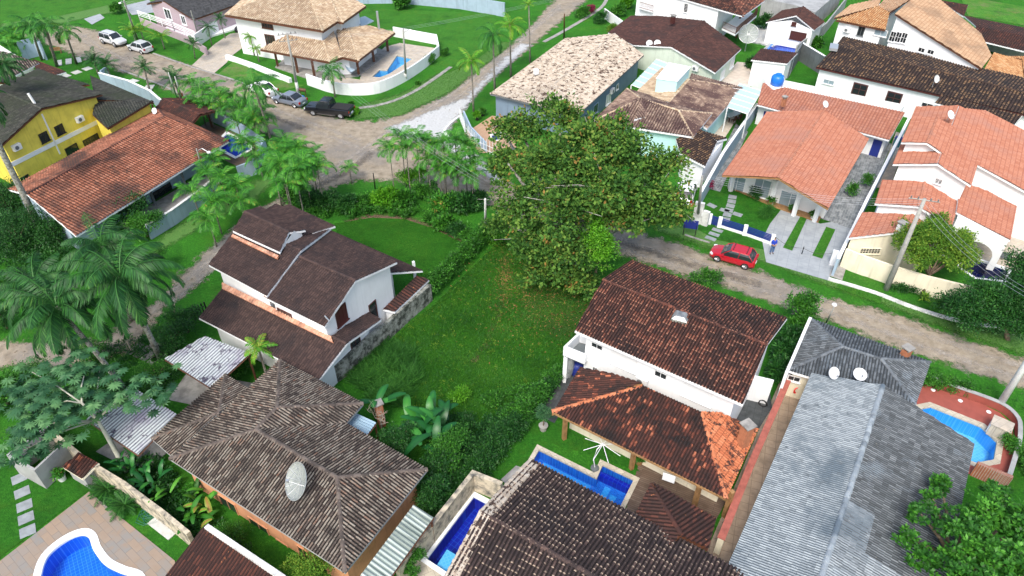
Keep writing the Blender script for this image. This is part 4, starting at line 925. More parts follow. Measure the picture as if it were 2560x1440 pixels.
def sheet(name, outer, z, mat, holes=(), world=False, kind='structure', label=None, cat=None):
    ZC[0] += 1; z = z+(.0006*ZC[0] if name != 'ground' else 0)
    o = [Vector((p[0], p[1], 0)) for p in (outer if world else W(outer))]; hs = [[Vector((p[0], p[1], 0)) for p in hh] for hh in holes]
    tri = tessellate_polygon([o]+hs); V = [v for l in [o]+hs for v in l]; c = sum(o, Vector())/len(o)
    F = []
    for t in tri:
        a, b, d = [V[i] for i in t]
        F.append(t if (b-a).cross(d-a).z > 0 else t[::-1])
    mb = MB().add([(v.x-c.x, v.y-c.y, 0) for v in V], F); ob = mb.build(name, M[mat] if isinstance(mat, str) else mat); ob.location = (c.x, c.y, z)
    return tag(ob, label, cat, None, kind)
def fade_sheet(name, outer, z, mat, cell=.5, pad=1.0):
    p = np.array([[v.x, v.y] for v in W(outer)]); lo = p.min(0)-pad-1; hi = p.max(0)+pad+1; lo = np.maximum(lo, [-160,-20]); hi = np.minimum(hi, [160,330])
    xs = np.arange(lo[0], hi[0], cell); ys = np.arange(lo[1], hi[1], cell); X, Y = np.meshgrid(xs, ys, indexing='ij'); sh = X.shape; X = X.ravel(); Y = Y.ravel()
    d = np.full(len(X), 1e9); ins = np.zeros(len(X), bool); n = len(p)
    for i in range(n):
        a, b = p[i], p[(i+1) % n]; e = b-a; k = np.clip(((X-a[0])*e[0]+(Y-a[1])*e[1])/(e@e+1e-9), 0, 1)
        d = np.minimum(d, np.hypot(X-a[0]-k*e[0], Y-a[1]-k*e[1]))
        cr = ((a[1] > Y) != (b[1] > Y)) & (X < (b[0]-a[0])*(Y-a[1])/(b[1]-a[1]+1e-12)+a[0]); ins ^= cr
    sd_ = np.where(ins, d, -d).reshape(sh); keep = sd_ > -pad
    ZC[0] += 1; z += .0006*ZC[0]
    kc = keep[:-1,:-1] & keep[1:,:-1] & keep[1:,1:] & keep[:-1,1:]; i, j = np.nonzero(kc); ny = sh[1]
    F = np.stack([i*ny+j, (i+1)*ny+j, (i+1)*ny+j+1, i*ny+j+1], 1); used = np.unique(F); mp = np.zeros(sh[0]*ny, int); mp[used] = np.arange(len(used))
    V = np.stack([X, Y, np.full(len(X), z)], 1)[used]
    o = npmesh(name, V, mp[F], M[mat], col=sd_.ravel()[used]); o['kind'] = 'structure'; return o
def poly_inset(p, d): return [Vector((q[0], q[1], 0)) for q in inset([(v.x, v.y) for v in p], d)]
def bez(pts, n=5, closed=True):
    """smooth a closed outline (Catmull-Rom)"""
    out = []; k = len(pts)
    for i in range(k if closed else k-1):
        g = (lambda j: pts[j % k]) if closed else (lambda j: pts[max(0, min(k-1, j))])
        p0, p1, p2, p3 = g(i-1), g(i), g(i+1), g(i+2)
        for s in range(n):
            t = s/n; out.append(tuple(.5*((2*b)+(-a+c)*t+(2*a-5*b+4*c-d)*t*t+(-a+3*b-3*c+d)*t**3) for a, b, c, d in zip(p0, p1, p2, p3)))
    if not closed: out.append(tuple(pts[-1]))
    return out
# pools: water outlines (photo pixels, read at the coping) -----------------------------------------
POOLS = {}
def water_mat(name, c, r=.04):
    m, t, b = newmat(name); g = gpos(t)
    tr = t.nodes.new('ShaderNodeBsdfTransparent'); tr.inputs['Color'].default_value = rgba(c); gl = t.nodes.new('ShaderNodeBsdfGlossy'); gl.inputs['Roughness'].default_value = r
    fr = t.nodes.new('ShaderNodeFresnel'); fr.inputs[0].default_value = 1.33; mx = t.nodes.new('ShaderNodeMixShader')
    bp = t.nodes.new('ShaderNodeBump'); bp.inputs['Strength'].default_value = .12; bp.inputs['Distance'].default_value = .05; t.links.new(noise(t, g, 4, 3), bp.inputs['Height'])
    t.links.new(bp.outputs[0], gl.inputs['Normal']); t.links.new(bp.outputs[0], fr.inputs['Normal'])
    t.links.new(fr.outputs[0], mx.inputs[0]); t.links.new(tr.outputs[0], mx.inputs[1]); t.links.new(gl.outputs[0], mx.inputs[2]); t.links.new(mx.outputs[0], t.nodes['Material Output'].inputs[0]); return m
M['water'] = water_mat('pool_water', (.75,.92,1.0))
M['tile_blue'] = gridmat('royal_blue_pool_tiles', (.012,.16,.70), (.015,.19,.76), (.10,.35,.85), .22, .22, .012, .3, .6, 0, 0)
M['tile_navy'] = gridmat('navy_pool_tiles', (.008,.012,.30), (.010,.016,.38), (.03,.10,.55), .30, .30, .014, .3, .95, 0, 0)
M['tile_sky'] = gridmat('sky_blue_pool_tiles', (.04,.36,.80), (.05,.40,.84), (.15,.50,.88), .2, .2, .012, .3, .4, 0, 0)
M['tile_pale'] = gridmat('pale_turquoise_pool_tiles', (.14,.50,.78), (.18,.56,.82), (.30,.65,.86), .2, .2, .012, .3, .4, 0, 0)
M['tile_mosaic'] = gridmat('blue_mosaic_pool_tiles', (.012,.10,.50), (.02,.19,.66), (.05,.25,.7), .12, .12, .01, .3, .42, 0, 0)
M['tile_dark'] = plain('dark_navy_mosaic', (.006,.010,.10), .2, var=.6, vs=5)
M['stone_pale'] = gridmat('pale_sandstone_coping', (.55,.50,.40), (.42,.38,.30), (.25,.22,.18), .55, .45, .012, .8, .45, .25)
POOLW = {}
def pool(label, water, mat, cop, copw=.35, floor=None, depth=1.2, wz=.03, cz=.06, name='swimming_pool', outer=None, smooth=0, world=False, wmat=None):
    wp = [Vector((p[0], p[1], 0)) for p in (water if world else W(bez(water, smooth) if smooth else water))]
    a = sum(wp[i].x*wp[(i+1)%len(wp)].y-wp[(i+1)%len(wp)].x*wp[i].y for i in range(len(wp)))
    if a < 0: wp = wp[::-1]
    op = poly_inset(wp, -copw) if outer is None else [Vector((p.x, p.y, 0)) for p in W(outer)]
    c = sum(wp, Vector())/len(wp); r = empty(name, c, label, 'swimming pool'); n = len(wp)
    tri = tessellate_polygon([op, wp]); Vv = op+wp; F = [t if (Vv[t[1]]-Vv[t[0]]).cross(Vv[t[2]]-Vv[t[0]]).z > 0 else t[::-1] for t in tri]
    mb = MB().add([(v.x, v.y, cz) for v in Vv], F); m_ = len(op)
    mb.add([(v.x, v.y, cz) for v in op]+[(v.x, v.y, -.02) for v in op], [(i, m_+i, m_+(i+1)%m_, (i+1)%m_) for i in range(m_)])
    mb.add([(v.x, v.y, cz) for v in wp]+[(v.x, v.y, -.12) for v in wp], [(i, (i+1)%n, n+(i+1)%n, n+i) for i in range(n)])
    mb.build('coping', M[cop], r)
    mb = MB().add([(v.x, v.y, -.12) for v in wp]+[(v.x, v.y, -depth) for v in wp], [(i, (i+1)%n, n+(i+1)%n, n+i) for i in range(n)])
    mb.build('pool_wall', M[mat], r)
    def cap_(z, nm, mm):
        tri = tessellate_polygon([wp]); F = [t if (wp[t[1]]-wp[t[0]]).cross(wp[t[2]]-wp[t[0]]).z > 0 else t[::-1] for t in tri]
        return MB().add([(v.x, v.y, z) for v in wp], F).build(nm, mm, r)
    cap_(-depth, 'pool_floor', M[floor or mat]); cap_(-wz-.05, 'water_surface', M[wmat or 'water']); POOLS[label] = wp; return r, wp
r, wpA = pool('bright royal blue curved swimming pool in tan tiled deck, bottom left', [(103,1440),(120,1392),(160,1356),(200,1338),(222,1345),(235,1378),(262,1412),(300,1432),(345,1452),(330,1520),(90,1520)], 'tile_blue', 'white', .42, smooth=5)
r, wpB = pool('long narrow navy tiled pool beside cream wall, bottom centre', [(1185,1242),(1217,1259),(1118,1432),(1067,1398)], 'tile_navy', 'white', .30)
sh = W([(1117,1368),(1143,1384),(1117,1428),(1090,1410)]); MB().prism([(v.x, v.y) for v in sh], -1.2, -.22).build('shallow_shelf', M['tile_pale'], r)
r, wpC = pool('L shaped blue mosaic pool with sandstone coping behind dark roof', [(1348,1125),(1492,1197),(1507,1163),(1584,1200),(1545,1278),(1325,1165)], 'tile_mosaic', 'stone_pale', .3, depth=.9)
for b4 in ([(1516,1195),(1530,1202),(1510,1238),(1496,1231)], [(1493,1222),(1537,1244),(1530,1257),(1486,1235)], [(1530,1216),(1545,1223),(1520,1262),(1508,1257)], [(1360,1135),(1480,1195),(1470,1213),(1350,1152)]):
    MB().prism([(v.x, v.y) for v in W(b4)], -.897, -.86).build('pale_floor_band', M['tile_sky'], r)
MB().prism([(v.x, v.y) for v in W([(1504,1170),(1578,1204),(1572,1215),(1500,1181)])], -.9, -.35).build('pool_bench', M['tile_navy'], r)
r, wpD = pool('sky blue angular pool with white coping beside the red brown deck', [(2303,1022),(2328,1017),(2453,1067),(2492,1105),(2484,1150),(2440,1158),(2330,1120),(2290,1060)], 'tile_sky', 'stone_pale', .38, floor='tile_pale')
MB().prism([(v.x, v.y) for v in W([(2345,1075),(2440,1100),(2474,1118),(2472,1140),(2440,1150),(2340,1110)])], -1.2, -.75).build('shallow_shelf', M['tile_pale'], r)
r, wpE = pool('turquoise angular pool inside curved white wall of corner house', [(993,139),(1032,147),(972,186),(950,194),(930,193),(950,175),(968,176)], 'tile_pale', 'stone_pale', .25)
r, wpF = pool('navy pool with white coping beside the orange tiled house', [(567,335),(605,352),(627,372),(590,392),(552,372),(548,355)], 'tile_navy', 'white', .35)
r, wpG = pool('dark navy pool beside stone paved terrace, right edge', [(2415,640),(2521,675),(2512,702),(2440,695),(2400,668)], 'tile_dark', 'white', .22)
r, wpH = pool('small blue pool in wooden deck behind the big tree', [(1228,338),(1250,333),(1247,350),(1232,352)], 'tile_navy', 'white', .15)
r, wpI = pool('square bright blue pool in front of small white gabled house', [(1936,108),(1993,121),(1990,131),(1975,138),(1915,130)], 'tile_blue', 'blue_plastic', .25)
HOLES = [wpA, wpB, wpC, wpD, wpE, wpF, wpG, wpH, wpI]
def holes_in(outer): return [w_ for w_ in HOLES]
g0 = [Vector(p) for p in ((-420,-40,0),(420,-40,0),(700,1200,0),(-700,1200,0))]
sheet('ground', g0, 0, 'grass', holes=[poly_inset(w_, -.05) for w_ in HOLES], world=True)
# dirt road network
road = [(1413,-30),(1297,100),(1173,190),(1123,233),(1007,287),(940,303),(880,302),(800,285),(700,252),(593,203),(383,133),(330,118),(250,78),(165,62),(60,85),(60,105),(127,112),(207,147),(300,177),(367,200),(477,250),(560,290),(640,325),(700,345),(760,365),(800,400),(795,440),(720,480),(630,535),(540,605),(450,690),(370,770),(250,850),(100,855),(-60,845),(-60,930),(60,922),(200,925),(330,870),(413,773),(533,680),(620,590),(720,503),(830,468),(900,452),(1000,452),(1200,508),(1400,578),(1547,632),(1680,680),(1800,713),(1920,757),(2063,800),(2207,857),(2387,917),(2560,975),(2700,1025),(2700,945),(2560,897),(2387,840),(2220,780),(2053,743),(1920,685),(1780,645),(1713,613),(1613,587),(1540,560),(1400,515),(1240,440),(1190,390),(1112,345),(1125,318),(1210,215),(1330,115),(1467,0),(1490,-30)]
fade_sheet('dirt_road', road, .008, 'dirt', .45, 1.3)
M['track'] = soft_mat('pale_wheel_track', [(.3,(.30,.27,.23)),(.5,(.42,.38,.33)),(.7,(.52,.48,.43))], 3.5, 2.6, .7, .75)
M['wet'] = soft_mat('damp_dark_dirt', [(.3,(.10,.09,.075)),(.6,(.16,.14,.12))], 3.0, 3.2, .5, .6)
def track(pts, w_, mat='track', nm='wheel_track'):
    p = bez([(v.x, v.y) for v in W(pts)], 6, False); l, r_ = [], []
    for i in range(len(p)):
        a_, b_ = Vector(p[max(0,i-1)]), Vector(p[min(len(p)-1,i+1)]); t_ = (b_-a_).normalized(); n_ = Vector((-t_.y, t_.x)); q_ = Vector(p[i])
        l.append((q_+n_*w_/2)); r_.append((q_-n_*w_/2))
    def pix(v):
        yc = v.y*SP-CH*CP; zc = v.y*CP+CH*SP; return (1280+FPX*v.x/zc, 720-FPX*yc/zc)
    fade_sheet(nm, [pix(v) for v in l]+[pix(v) for v in r_[::-1]], .009, mat, .22, .35)
track([(1268,635),(1262,690),(1252,760),(1240,810),(1212,865),(1185,905)], .28, 'bare', 'worn_groove')
for off in (-14, 16):
    track([(2700,980+off),(2400,880+off),(2200,812+off*.9),(2000,742+off*.9),(1800,682+off*.8),(1600,625+off*.8),(1480,580+off*.8)], .45)
for off in (-9, 9):
    track([(200,90+off*.7),(300,150+off*.8),(450,200+off*.8),(600,250+off),(760,310+off),(900,360+off)], .5)
    track([(1400,15+off*.4),(1300,100+off*.5),(1200,190+off),(1120,250+off),(1000,320+off),(880,400+off),(760,480+off),(640,550+off*1.2),(540,650+off*1.4),(420,750+off*1.5)], .55)
track([(300,160),(450,205),(600,262),(760,322)], .8, 'wet', 'damp_patch'); track([(1900,712),(1750,668),(1620,628),(1520,600)], .8, 'wet', 'damp_patch'); track([(930,380),(870,430),(780,470),(700,510)], 1.0, 'wet', 'damp_patch')
fade_sheet('gravel_surface', [(1210,215),(1330,112),(1300,108),(1240,165),(1160,245),(1020,300),(960,322),(1010,350),(1110,372),(1180,420),(1260,470),(1250,440),(1180,372),(1118,340),(1130,312)], .016, 'gravel', .4, .6)
fade_sheet('bare_soil', [(860,555),(930,535),(1010,540),(1075,558),(1120,585),(1160,598),(1150,610),(1110,600),(1060,575),(1000,556),(930,550)], .012, 'bare', .25, .5)
fade_sheet('leaf_litter_soil', [(1290,690),(1400,720),(1480,740),(1470,840),(1400,850),(1310,800)], .012, 'dry', .4, .8)
fade_sheet('verge', [(885,300),(1000,290),(1120,235),(1180,190),(1290,105),(1230,105),(1120,170),(1000,235),(900,262)], .012, 'verge_soft', .4, .8)
fade_sheet('verge_right', [(1620,570),(1780,625),(1920,660),(2080,720),(2240,775),(2420,845),(2600,900),(2600,840),(2420,815),(2240,745),(2070,690),(1900,600),(1740,560)], .012, 'verge_soft', .4, .8)
fade_sheet('verge_left', [(380,640),(520,560),(640,500),(700,440),(640,450),(520,520),(400,590)], .012, 'verge_soft', .4, .8)
fade_sheet('verge_far', [(150,60),(430,0),(520,-40),(300,-40),(0,20),(0,70)], .010, 'verge_soft', .5, 1)
fade_sheet('sandy_yard', [(1880,70),(1930,45),(1990,100),(1930,118),(1870,105)], .012, 'gravel', .4, .5)
def paving(name, pts, z, mat, holes=()): 
    return sheet(name, pts, z, mat, holes=holes)
M['deck_tan'] = gridmat('tan_and_grey_deck_tiles', (.30,.225,.165), (.215,.21,.20), (.14,.125,.11), 1.0, .42, .010, .7, R_(142), .1)
M['beige_tile'] = gridmat('beige_yard_tiles', (.34,.265,.20), (.38,.30,.23), (.20,.15,.11), .62, .62, .018, .6, R_(70), .35, 0)
M['beige_yard'] = gridmat('pale_beige_yard_tiles', (.58,.50,.42), (.62,.54,.46), (.42,.36,.30), .8, .8, .02, .6, R_(35), .15, 0)
M['deck_wood'] = gridmat('weathered_dark_deck_boards', (.115,.075,.052), (.16,.115,.085), (.045,.032,.025), 2.4, .14, .012, .75, R_(-26), .35)
M['grey_paver'] = gridmat('grey_concrete_pavers', (.30,.33,.355), (.34,.37,.39), (.20,.22,.24), .9, .9, .012, .8, R_(66), .15, 0)
M['stone_grey'] = gridmat('grey_slate_crazy_paving', (.13,.15,.16), (.28,.30,.31), (.36,.36,.35), .5, .22, .012, .8, R_(60), .2)
M['stone_tan'] = gridmat('tan_sandstone_paving', (.52,.45,.36), (.40,.37,.33), (.30,.27,.22), .6, .42, .014, .8, R_(30), .3)
M['red_deck'] = plain('red_brown_painted_deck', (.30,.075,.055), .8, var=.15)
M['deck_light'] = gridmat('light_deck_boards', (.42,.27,.17), (.48,.32,.21), (.25,.16,.10), 2.0, .14, .01, .7, R_(60), .1)
M['dark_slab'] = gridmat('dark_slate_slabs', (.05,.058,.062), (.075,.082,.086), (.03,.033,.035), .5, .5, .012, .7, R_(-24), .4, 0)
HA = poly_inset(wpA, -.3); HB = poly_inset(wpB, -.2); HC = poly_inset(wpC, -.2); HD = poly_inset(wpD, -.25); HE = poly_inset(wpE, -.15); HF = poly_inset(wpF, -.25)
paving('pool_deck', [(223,1230),(437,1402),(470,1540),(-60,1540),(-60,1450)], .022, 'deck_tan', [HA])
paving('pool_surround', [(1178,1225),(1250,1262),(1118,1480),(1010,1420)], .02, 'stone_pale', [HB])
paving('garden_deck', [(1605,1130),(1815,1255),(1790,1300),(1640,1400),(1540,1300),(1560,1290)], .02, 'deck_wood')
paving('tiled_yard', [(1955,940),(2035,960),(1830,1440),(1740,1440)], .02, 'beige_tile')
paving('tiled_walkway', [(1400,1040),(1450,1062),(1810,1250),(1800,1200),(1480,1040)], .03, 'beige_yard')
paving('slate_yard', [(1400,935),(1455,945),(1385,1060),(1345,1035)], .02, 'dark_slab')
paving('side_yard', [(1850,985),(1925,985),(1930,1020),(1880,1100),(1835,1090)], .02, 'dark_slab')
paving('pool_yard', [(1262,1195),(1345,1095),(1615,1188),(1560,1300),(1270,1210)], .02, 'stone_pale', [HC]) if 0 else None
paving('red_deck_terrace', [(2295,975),(2313,962),(2387,988),(2453,1010),(2500,1033),(2528,1060),(2533,1090),(2530,1130),(2510,1200),(2470,1190),(2350,1180),(2270,1060)], .03, 'red_deck', [HD])
paving('corner_house_terrace', [(900,200),(905,170),(962,118),(1000,108),(1095,122),(1090,138),(1000,205),(930,222),(840,222),(790,205),(810,185)], .03, 'stone_tan', [HE])
paving('driveway_stone', [(480,164),(535,184),(567,157),(577,142),(640,95),(612,80),(575,85),(535,112)], .02, 'stone_tan')
paving('poolside_paving', [(480,330),(520,305),(640,355),(655,400),(600,420),(560,400)], .02, 'deck_wood', [HF])
paving('paver_driveway', [(1915,656),(2070,702),(2140,560),(2105,552),(2050,560),(1960,515),(1925,560),(1905,600)], .02, 'grey_paver')
paving('stone_driveway', [(2045,545),(2135,575),(2230,360),(2170,350),(2070,500)], .026, 'stone_grey')
paving('lane_paving', [(1760,470),(1800,480),(1870,330),(1840,310)], .02, 'stone_grey')
paving('terrace_paving', [(2400,640),(2480,560),(2600,520),(2700,600),(2640,720),(2521,672)], .02, 'stone_tan')
paving('narrow_lane', [(2190,470),(2225,470),(2270,340),(2240,330)], .02, 'stone_tan')
paving('dining_terrace', [(1760,330),(1812,345),(1860,270),(1822,255)], .02, 'beige_yard')
paving('tiled_back_yard', [(1800,202),(1843,155),(1925,165),(1898,215),(1835,218)], .02, 'beige_yard')
paving('boundary_ledge', [(2072,690),(2090,650),(2118,662),(2105,702)], .03, 'concrete')
paving('wooden_pool_deck', [(1160,335),(1230,290),(1300,300),(1290,370),(1200,385)], .02, 'deck_light', [poly_inset(wpH, -.1)])
paving('awning_floor', [(420,1000),(470,930),(640,960),(560,1030)], .02, 'concrete'); paving('awning_floor', [(240,1130),(340,1060),(425,1125),(360,1190)], .02, 'concrete')
paving('far_yard', [(210,48),(250,35),(262,45),(230,62)], .02, 'grey_paver'); paving('far_drive', [(310,15),(372,0),(400,30),(330,38)], .02, 'grey_paver')
paving('square_pool_deck', [(1900,130),(1935,98),(2010,118),(1995,142),(1960,145)], .012, 'grey_paver', [poly_inset(wpI, -.2)])
# lawns that differ from the rough grass
for nm, pts, mt in (('lawn', [(835,560),(930,545),(1010,548),(1080,570),(1140,600),(1180,615),(1090,690),(1050,700),(850,600)], 'lawn'), ('lawn', [(590,150),(680,205),(700,200),(760,215),(690,232),(545,185)], 'verge'),
        ('lawn', [(1745,575),(1760,480),(1850,480),(1960,520),(1920,600),(1910,625),(1790,600)], 'lawn'), ('lawn', [(900,20),(1240,35),(1240,110),(1180,160),(1100,190),(1010,108),(900,60)], 'lawn_bright'),
        ('lawn', [(2115,680),(2215,705),(2200,760),(2090,720)], 'lawn_bright'), ('lawn', [(1963,202),(1982,187),(2045,200),(2040,226)], 'lawn'), ('lawn', [(-60,1160),(40,1130),(150,1150),(245,1215),(220,1228),(-60,1440)], 'lawn'),
        ('lawn', [(2400,-10),(2640,30),(2640,78),(2420,40)], 'verge'), ('lawn', [(0,0),(0,60),(150,40),(420,-20),(100,-20)], 'lawn_bright'), ('lawn', [(1300,1100),(1345,1040),(1400,1065),(1560,1140),(1600,1180),(1500,1145),(1345,1100),(1290,1160)], 'lawn')):
    sheet(nm, pts, .010, mt)
for nm, pts in (('grass_strip', [(2018,545),(2000,543),(1957,620),(1980,628)]), ('grass_strip', [(2065,568),(2088,575),(2055,648),(2030,640)])): sheet(nm, pts, .035, 'lawn_bright')
M['path_stone'] = plain('grey_stepping_stone', (.27,.30,.32), .85, var=.3, vs=2); M['path_pale'] = plain('pale_stepping_stone', (.52,.53,.50), .85, var=.25, vs=2)
ORDS = ['first','second','third','fourth','fifth','sixth','seventh','eighth','ninth','tenth','eleventh','twelfth']
def slabs(pts, w_, L, gap, label, group, mat='path_stone', h_=.05):
    """individual stepping stones along a path"""
    p = W(pts); out = 0
    for a, b in zip(p[:-1], p[1:]):
        d = b-a; n = max(1, int(d.length/(L+gap))); an = math.atan2(d.y, d.x)
        for i in range(n):
            c = a+d*((i+.5)/n); o = MB().box((0,0,h_/2+.012), (L, w_, h_), rz=an+random.uniform(-.04,.04)).build('stepping_stone', M[mat]); o.location = (c.x, c.y, 0)
            tag(o, label+(', %s along the line' % ORDS[out] if out < 12 else ''), 'stepping stone', group); out += 1
slabs([(1772,602),(1806,562)], 1.0, .5, .18, 'grey stepping stone crossing grass verge in front of the navy gate', 'stepping stones on the verge by the navy gate')
slabs([(1812,555),(1828,510),(1832,488)], .8, .7, .15, 'grey stepping stone in the garden behind the navy gate', 'stepping stones in the garden behind the navy gate')
slabs([(1764,508),(1795,522),(1860,542)], .6, .9, .15, 'grey paver crossing the garden beside the pale gate pillars', 'pavers crossing the navy fenced garden')
slabs([(135,160),(208,148)], 2.2, .75, .18, 'pale slab crossing the grass behind the blue wall', 'pale slabs behind the blue wall', 'path_pale')
slabs([(150,195),(232,168)], 1.2, 1.0, .2, 'pale slab in garden row between two bushy palms and roofs', 'pale slabs in the palm garden', 'path_pale')
slabs([(322,208),(345,198)], 1.3, .9, .15, 'pale slab by the road beyond the blue topped wall', 'pale slabs by the road', 'path_pale')
slabs([(345,225),(395,222)], 2.6, 1.1, .4, 'long pale slab on grass beyond the blue topped wall', 'long pale slabs by the wall', 'path_pale')
slabs([(45,1180),(60,1250),(72,1345)], .85, .75, .18, 'worn grey stepping stone on lawn left of the tan pool deck', 'stepping stones on bottom left lawn')
slabs([(400,848),(385,880),(410,905)], 1.2, .6, .2, 'dark stepping stone under the palms beside the white awning', 'stepping stones under the palms', 'concrete')
slabs([(330,868),(400,900)], 1.3, .55, .15, 'grey garden slab between leaning palm trunks', 'garden slabs between palm trunks', 'concrete')
slabs([(385,1340),(440,1290)], 2.0, 1.0, .03, 'pale paving slab between bottom left pool deck and boundary wall', 'paving by the boundary wall', 'path_pale')
sheet('concrete_path', [(1252,1200),(1290,1165),(1320,1175),(1270,1215)], .02, 'concrete')
# kerbs and drain channel
def kerb(name, px, w_, h_, mat, label, cat='kerb'):
    p = bez([(v.x, v.y) for v in W(px)], 4, False); c = Vector((sum(q[0] for q in p)/len(p), sum(q[1] for q in p)/len(p), 0)); mb = MB(); pathwall(mb, [(q[0]-c.x, q[1]-c.y) for q in p], 0, h_, w_)
    o = mb.build(name, M[mat]); o.location = c; return tag(o, label, cat)
kerb('kerb', [(2070,698),(2187,733),(2270,765),(2353,792),(2420,808),(2480,815),(2543,813)], .45, .10, 'white_dirty', 'long pale concrete kerb curving along the right hand verge')
kerb('drain_channel', [(885,272),(940,265),(1000,247),(1060,215),(1127,168)], .55, .08, 'concrete', 'curved grey drain channel on verge below the curved white wall', 'drain')
kerb('kerb', [(383,134),(480,168),(593,203),(640,222)], .25, .1, 'concrete', 'concrete kerb along the far side of the left road')
kerb('kerb', [(300,175),(400,212),(480,250)], .25, .1, 'concrete', 'concrete kerb along the garden side of the left road')
kerb('kerb', [(1120,343),(1112,330),(1120,315),(1150,290)], .3, .12, 'white_dirty', 'short curved kerb where the gravel road turns at the junction')
kerb('kerb', [(1712,588),(1748,600),(1775,608)], .2, .1, 'concrete', 'short kerb at the verge edge left of the stepping stones')
kerb('drain_channel', [(1300,105),(1350,68),(1400,32),(1455,5)] if 0 else [(1360,105),(1420,72),(1500,22),(1520,-10)], .6, .06, 'concrete', 'straight grey drain channel beside the far dirt road', 'drain')
# ================================================================ garden walls and fences
cw = bez([(v.x, v.y) for v in W([(770,212),(830,232),(890,238),(950,232),(1010,205),(1060,172),(1098,140)])], 4, False)
garden_wall(cw, 1.5, 'tall white boundary wall curving round the corner house pool', 'white', .2, world=True)
garden_wall([(1098,140),(1092,112),(985,92)], 1.5, 'white rear boundary wall of corner house pool yard', 'white', .2)
garden_wall([(568,147),(640,172),(727,207)], .6, 'low white wall edging the path to the corner house', 'white', .5)
garden_wall([(0,0),(0,0)] if 0 else [(355,62),(480,112),(520,138)], 1.1, 'mauve wall with white rails in front of the lilac house', 'lilac', .2)
garden_wall([(492,118),(550,78),(590,62)], 1.8, 'white wall between lilac house and stone driveway', 'white', .2)
garden_wall([(700,-4),(840,10),(1000,8),(1150,22),(1262,42)], 2.2, 'long pale grey wall behind the bright lawn at the top', 'bluewall', .25)
garden_wall([(258,212),(330,232),(385,258),(412,282)], 1.7, 'blue white boundary wall beside the yellow house', 'bluewall', .2, cap='white')
garden_wall([(262,208),(275,198)], 1.7, 'short return of the blue white wall by the palm garden', 'bluewall', .2)
garden_wall([(60,150),(98,140),(118,150)], 2.6, 'blue wall beside pale slabs at the left', 'bluewall', .2)
garden_wall([(525,300),(600,335),(668,380),(640,435),(600,450)], 1.6, 'blue grey wall around the navy pool', 'bluewall', .2)
garden_wall([(378,598),(440,560),(520,500),(545,478)], 1.6, 'blue grey street wall of the orange tiled house', 'bluewall', .2, cap='white_dirty')
garden_wall([(815,972),(873,932),(940,872),(973,845),(1018,803),(1078,750)], 1.7, 'mossy black and white rendered wall below the chocolate roofs', 'mossy', .3)
garden_wall([(1957,980),(1925,1055),(1860,1205),(1785,1390)], 2.0, 'terracotta capped wall between tiled alley and patched roof', 'cream', .22, cap='terracotta_cap') if 'terracotta_cap' in M else None
M['terracotta_cap'] = plain('red_terracotta_wall_tiles', (.40,.12,.09), .7, var=.35, vs=2.5)
garden_wall([(1958,985),(1925,1060),(1860,1210),(1790,1385)], 1.6, 'wall with terracotta tiled top along the beige tiled alley', 'cream', .35, cap='terracotta_cap')
garden_wall([(1958,985),(2008,1000)], 1.5, 'cream alley wall with red hose hung on it', 'cream', .15)
garden_wall([(1247,1262),(1182,1215),(1000,1440)], 2.0, 'mould stained cream wall around the long navy pool', 'cream_stained', .3) if 'cream_stained' in M else None
M['cream_stained'] = plain('mould_stained_cream_render', (.55,.48,.36), .9, var=.75, vs=2.2, vc=(.10,.10,.09))
garden_wall([(1255,1250),(1185,1222),(1090,1345),(1000,1460)], 1.7, 'mould stained cream wall around the long navy pool', 'cream_stained', .3)
garden_wall([(150,1115),(240,1190),(330,1245),(430,1320),(490,1370)], 1.6, 'long whitewashed boundary wall with mossy top left of peach house', 'cream_stained', .25)
garden_wall([(55,1185),(118,1220),(190,1150)], 1.9, 'grey walled bin enclosure on bottom left lawn', 'grey', .15)
garden_wall([(50,1185),(150,1110)], 1.9, 'far grey side wall of the bin enclosure, bottom left', 'grey', .15)
dw = bez([(v.x, v.y) for v in W([(2320,958),(2387,984),(2453,1007),(2505,1030),(2535,1060),(2540,1090),(2535,1130),(2512,1205)])], 3, False)
garden_wall(dw, .7, 'low grey capped wall curving around the red brown pool deck', 'red_deck', .2, world=True, cap='grey')
garden_wall([(2512,1222),(2425,1185)], 1.2, 'brick retaining wall at the near end of the red brown deck', 'brick', .25)
garden_wall([(2080,690),(2150,545),(2260,330)], 1.9, 'long light blue grey boundary wall between coral roofed houses', 'bluewall', .2, cap='white')
garden_wall([(2100,665),(2130,678),(2225,712),(2300,735),(2440,770)], 1.9, 'cream front boundary wall below the dark navy pool', 'cream', .22)
garden_wall([(1745,520),(1800,420),(1885,295)], 1.9, 'tall light blue grey wall between aqua house and coral porch house', 'bluewall', .22, cap='white')
garden_wall([(1968,195),(1995,150)], 2.5, 'dark grey wall on left of small grass courtyard', 'dgrey', .2)
garden_wall([(1995,150),(2050,185)], 2.5, 'dark grey wall behind small grass courtyard', 'dgrey', .2, cap='white')
garden_wall([(1985,145),(2060,85),(2110,20)], 1.8, 'grey block wall climbing beside the square blue pool', 'grey', .2)
garden_wall([(2440,118),(2560,150),(2640,170)], 1.8, 'grey concrete boundary wall behind the sweeping tan roof', 'grey', .2)
garden_wall([(1510,45),(1530,60),(1555,78)], 1.5, 'short white wall among shrubs beside the broad brown roof', 'white', .2)
garden_wall([(1160,300),(1178,340),(1215,380)], 1.2, 'low pale wall of the deck behind slim white pickets', 'bluewall', .15)
garden_wall([(1870,212),(1900,225),(1930,240)], 1.6, 'white wall with creeping plants below blue tank', 'white', .15)
garden_wall([(1160,575),(1215,560)], .7, 'pale weathered block beside round lawn', 'white_dirty', .8) if 0 else None
